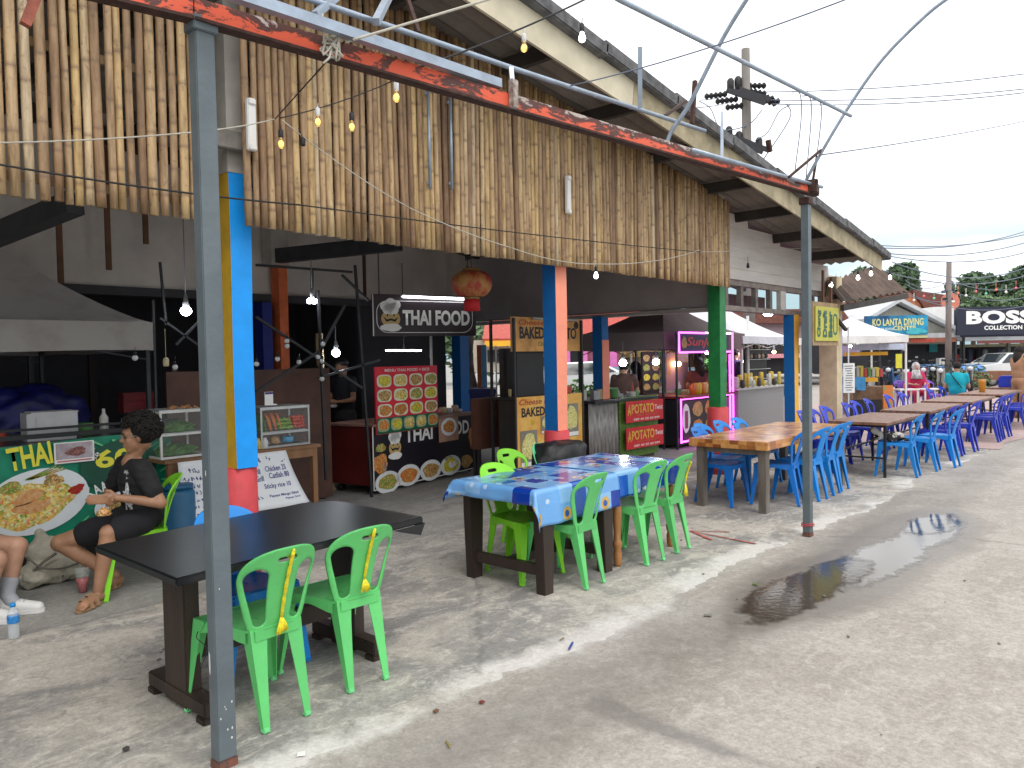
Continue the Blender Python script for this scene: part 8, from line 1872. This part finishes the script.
for i, (px, py) in enumerate(((831, 282), (858, 275), (871, 271), (890, 275))): bulb(at(px, py, d=12.5+.8*i), ['warm bulb leftmost above the brown tin awning', 'warm bulb second above the brown tin awning', 'warm bulb third above the brown tin awning', 'warm bulb rightmost above the brown tin awning'][i], 1.4, 'b', True)
# tin awning
t = thing('tin_awning', 'brown corrugated tin awning sloping out beyond the end of the hall roof', 'awning', (14.5, 5, 2.9)); A, B_, C_, D_ = at(826, 283, d=13.2), at(877, 266, d=16.5), at(907, 292, d=15.8), at(842, 303, d=12.6); b = MB(); n = 40; m__ = 10; vs = []
for i in range(n+1):
    for j in range(m__+1): p = A.lerp(B_, i/n).lerp(D_.lerp(C_, i/n), j/m__); p.z += .03*math.sin(i*1.57); vs.append(p)
b.add(vs, [(i*(m__+1)+j, i*(m__+1)+j+1, (i+1)*(m__+1)+j+1, (i+1)*(m__+1)+j) for i in range(n) for j in range(m__)]); smooth_obj(rel(b, t).build('sheeting', mat('brown_tin', (.085,.052,.038), .8, var=.35, scale=4), t), [('SOLIDIFY', dict(thickness=.02))])
b = MB(); b.beam(D_+Vector((0, 0, -.08)), C_+Vector((0, 0, -.08)), .06, .1); b.beam(A.lerp(D_, .5)+Vector((0, 0, -.07)), B_.lerp(C_, .5)+Vector((0, 0, -.07)), .06, .08); b.beam(D_+Vector((.3, .3, -.1)), at(846, 330, d=13.3), .05, .05); rel(b, t).build('frame', m_purlin, t)
# power pole behind the roof
def insul(b, p, d_, n=5, r=.09): 
    p = Vector(p); d_ = Vector(d_).normalized(); pts, rr = [], []
    for k_ in range(n*2+1): pts.append(p+d_*(k_*.055)); rr.append(r if k_ % 2 else r*.45)
    b.tube(pts, rr, 8, smooth=False)
t = thing('power_pole', 'weathered power pole with double crossarms and black insulators above the hall roof', 'power pole', spot(746, 19)); L_ = lambda px, py, d=19: at(px, py, d=d)-t.location
b = MB(); b.tube([L_(750, 384)*1.0+Vector((0, 0, -1.0)), L_(745.5, 49)], [.16, .10], 10); b.build('pole', mat('pole_grey_wood', (.19,.17,.155), .85, var=.25, scale=3, stretch=(1,1,.2)), t)
for p_, q_ in ((L_(727, 90), L_(765, 103, 18.6)), (L_(735, 88), L_(770, 100, 18.8)), (L_(734, 137), L_(768, 150, 18.6)), (L_(728, 140), L_(762, 152, 18.4))): b = MB(); b.beam(p_, q_, .11, .11); b.build('crossarm', m_darkst, t)
for i, (px, py, dx, dz) in enumerate(((727, 94, -1, -.1), (738, 99, -1, -.1), (748, 105, -1, -.1), (744, 90, 1, -.2), (752, 94, 1, -.25), (755, 98, 1, -.3), (762, 100, 1, -.1), (748, 86, 1, 0))): b = MB(); insul(b, L_(px, py), R0*dx+Vector((0, 0, dz)), 5 if i < 6 else 4, .085); b.build('insulator', m_black, t)
for px, py in ((730.5, 86), (738, 84), (729, 134), (739, 139), (759, 145)): b = MB(); b.lathe(L_(px, py), [(.06, -.16), (.09, -.14), (.09, .12), (.05, .18)], 8); b.build('insulator', m_black, t)
WG = 'power lines over the street'
def line(a, da, b_, db, sag, label, r=.008, m_=None): wire(at(*a, d=da), at(*b_, d=db), label, sag, r, m_ or m_gw, 22, 'power_line', WG)
for i, (a, b_, s_) in enumerate((((765, 92), (1060, 69), .12), ((770, 100), (1060, 85), .12), ((772, 104), (1060, 88), .15), ((862, 244), (1060, 224), .3), ((862, 250), (1060, 230), .4), ((878, 254), (1060, 240), .4), ((892, 262), (1060, 250), .6), ((880, 270), (1060, 262), .5), ((884, 248), (1060, 218), .3), ((700, 100), (727, 94), .05), ((690, 108), (738, 100), .05))):
    line(a, 18.8, b_, 18 if i < 3 else 24, s_, ['highest line right of the power pole', 'second line right of the power pole', 'third line right of the power pole', 'line leaving the roof end towards the right edge, top', 'line just under the top line from the roof end', 'third line from the roof end', 'lowest sagging line from the roof end', 'line touching the tree behind the roof end', 'steep line crossing the others at the roof end', 'short line left of the power pole, upper', 'short line left of the power pole, lower'][i], .013 if i < 3 else .013)
for i, (x0, x1, y1) in enumerate(((800, 795, 170), (810, 806, 178), (820, 815, 170), (788, 763, 160))): pipe('power_line', lerp_pts([at(x0-8, 92+i*4, d=18.8), at(x0, 94+i*4, d=18.8), at(x0+1, 120, d=18.8), at(x1, y1, d=18.8)], 5), .014, ['looping drop cable nearest the power pole', 'second looping drop cable', 'third looping drop cable near the hoop', 'drooping cable from the crossarm to the roof'][i], m_gw, 5, 'cable', WG)
for i, P_ in enumerate((((762, 110), (752, 122), (740, 128), (722, 131)), ((790, 105), (779, 112), (768, 132), (756, 140)), ((699, 101), (710, 108), (716, 122), (722, 136)))): pipe('power_line', lerp_pts([at(*q, d=18.9) for q in P_], 5), .013, ['slack cable hanging between the two crossarms, left', 'slack cable hanging between the two crossarms, right', 'slack cable arcing left of the power pole'][i], m_gw, 5, 'cable', WG)
# wooden utility pole far right with festoon
t = thing('utility_pole', 'tall brown utility pole between the diving shop and the fashion shop', 'utility pole', spot(948, 29)); L_ = lambda px, py, d=29: at(px, py, d=d)-t.location
b = MB(); b.tube([(0, 0, 0), L_(949, 262)], [.12, .09], 10); b.build('pole', mat('brown_pole', (.19,.155,.145), .85, var=.3, stretch=(1,1,.2)), t); b = MB(); b.beam(L_(942, 292), L_(954, 290), .1, .1); b.beam(L_(943, 299), L_(952, 299), .1, .1); b.build('crossarm', m_darkst, t)
for i, (a, b_, s_) in enumerate((((905, 280), (949, 280), .3), ((949, 280), (1060, 272), .5), ((905, 284), (949, 290), .2), ((949, 290), (1060, 283), .5), ((905, 290), (949, 300), .2), ((900, 292), (1060, 295), .6))): line(a, 27, b_, 29, s_, 'thin line of the bundle running through the brown utility pole', .012, m_gw)
for i, px in enumerate((905, 914, 924, 934, 958, 966, 976, 986, 996, 1006, 1016)):
    p = at(px, 298-(px-905)*.09+(3 if i % 2 else 0), d=27); b = MB(); b.ball((0, 0, 0), .045, 8, 6); b.tube([(0, 0, .05), (0, 0, .25)], .008, 4); c_ = [(.9,.25,.15), (.9,.85,.8), (.8,.15,.2), (.2,.6,.4)][i % 4]; tag(b.build('festoon_bulb', mat('festoon%d' % (i % 4), c_, .3, var=0), None, p), ['red bulb of the festoon at the utility pole', 'white bulb of the festoon at the utility pole', 'crimson bulb of the festoon at the utility pole', 'green bulb of the festoon at the utility pole'][i % 4], 'light bulb', 'festoon bulbs near the utility pole, colour %d' % (i % 4))
# trees
m_lf = {}
def leafmat(nm, c):
    m, nt, b = nodes_of(nm); v = nt.nodes.new('ShaderNodeVertexColor'); v.layer_name = 'Col'; s_ = nt.nodes.new('ShaderNodeSeparateColor'); nt.links.new(v.outputs[0], s_.inputs[0]); r = nt.nodes.new('ShaderNodeValToRGB'); nt.links.new(s_.outputs[0], r.inputs[0]); r.color_ramp.elements[0].color = (*[k*.55 for k in c], 1); r.color_ramp.elements[1].color = (*[k*1.5 for k in c], 1); nt.links.new(r.outputs[0], b.inputs['Base Color']); b.inputs['Roughness'].default_value = .7; return m
LM = [leafmat('leaf_deep', (.10,.16,.085)), leafmat('leaf_mid', (.13,.20,.10)), leafmat('leaf_hazed', (.19,.225,.19))]  # greens lightened and greyed, distance haze mixed into the leaf colour
def tree(px, d, ytop, w, label, mi=0, lobes=9, n=420, s=.35, seed=0, wisp=False):
    random.seed(seed+50); p = spot(px, d); t = thing('tree', label, 'tree', p, FACE, 'trees behind the shops'); h = zz(px, ytop, d); W_ = w/FPX*d; b = MB()
    b.tube([(0, 0, 0), (.05*W_, 0, h*.45), (0, .02*W_, h*.8)], [.03*h, .022*h, .01*h], 8); tr = [(random.uniform(-.35, .35)*W_, random.uniform(-.3, .3)*W_) for _ in range(4)]
    for x, y in tr: b.tube([(.03*W_, 0, h*.42), (x*.6, y*.6, h*.62), (x, y, h*.78)], [.014*h, .01*h, .005*h], 6)
    b.build('trunk', mat('tree_bark', (.09,.07,.055), .9), t); b = MB()
    for k_ in range(lobes):
        a = random.uniform(0, 6.28); rr_ = random.uniform(.1, .38)*W_; z = h*random.uniform(.52, .86) if k_ else h*.84; lr = W_*random.uniform(.16, .26)*(.6 if wisp else 1); leaves(b, (rr_*math.cos(a), rr_*math.sin(a)*.7, min(z, h-lr*.7)), (lr, lr, lr*(.7 if not wisp else 1.3)), n if not wisp else n//3, s)
    b.build('crown', LM[mi], t)
tree(884, 60, 253, 60, 'dark leafy tree behind the end of the hall roof', 0, 11, 420, .28, 1); tree(862, 62, 268, 40, 'small tree half hidden by the tin awning', 1, 8, 300, .28, 8)
tree(954, 95, 272, 30, 'thin greyish casuarina tree just right of the utility pole', 2, 8, 500, .25, 2, True); tree(972, 100, 274, 50, 'greyish tree left of the big dark trees', 2, 10, 420, .4, 3); tree(905, 130, 268, 40, 'thin distant tree top left of the utility pole', 2, 6, 260, .4, 12, True)
tree(1000, 90, 268, 70, 'broad dark tree above the letters of the fashion shop sign', 0, 14, 620, .42, 4); tree(1035, 85, 262, 80, 'tallest dark tree at the right picture edge', 0, 14, 620, .42, 5); tree(985, 80, 292, 60, 'lower mid green tree directly behind the fashion shop', 1, 12, 520, .36, 6); tree(1020, 78, 290, 60, 'lower rounded tree behind the right end of the sign', 1, 12, 520, .36, 7)
for k_, (px, lab) in enumerate(((640, 'distant tree seen through the hall behind the pink house'), (500, 'distant tree behind the red tiled house'), (760, 'distant tree behind the white canopies'))): tree(px, 50, 318, 150, lab, 1, 12, 300, .4, 20+k_)
F = Front('bush', 'low green bush at the foot of the brown utility pole', 'bush', 957, 28); b = MB(); random.seed(9)
for k_ in range(5): leaves(b, (-.8+.4*k_, 0, .55), (.4, .3, .45), 120, .09)
b.build('foliage', LM[1], F.t)
# shop row filling the gap behind the hall
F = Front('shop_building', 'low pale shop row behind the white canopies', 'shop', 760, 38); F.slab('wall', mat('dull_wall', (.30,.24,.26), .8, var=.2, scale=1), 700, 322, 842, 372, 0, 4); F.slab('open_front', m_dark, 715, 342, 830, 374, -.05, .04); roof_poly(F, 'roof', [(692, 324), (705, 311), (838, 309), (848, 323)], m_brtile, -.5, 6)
F.slab('lilac_panel', m_mauve, 726, 346, 742, 373, -.1, .04); F.slab('pink_awning', mat('pink_stripe', (.62,.25,.3), .7), 742, 354, 800, 358, -.8, .7)
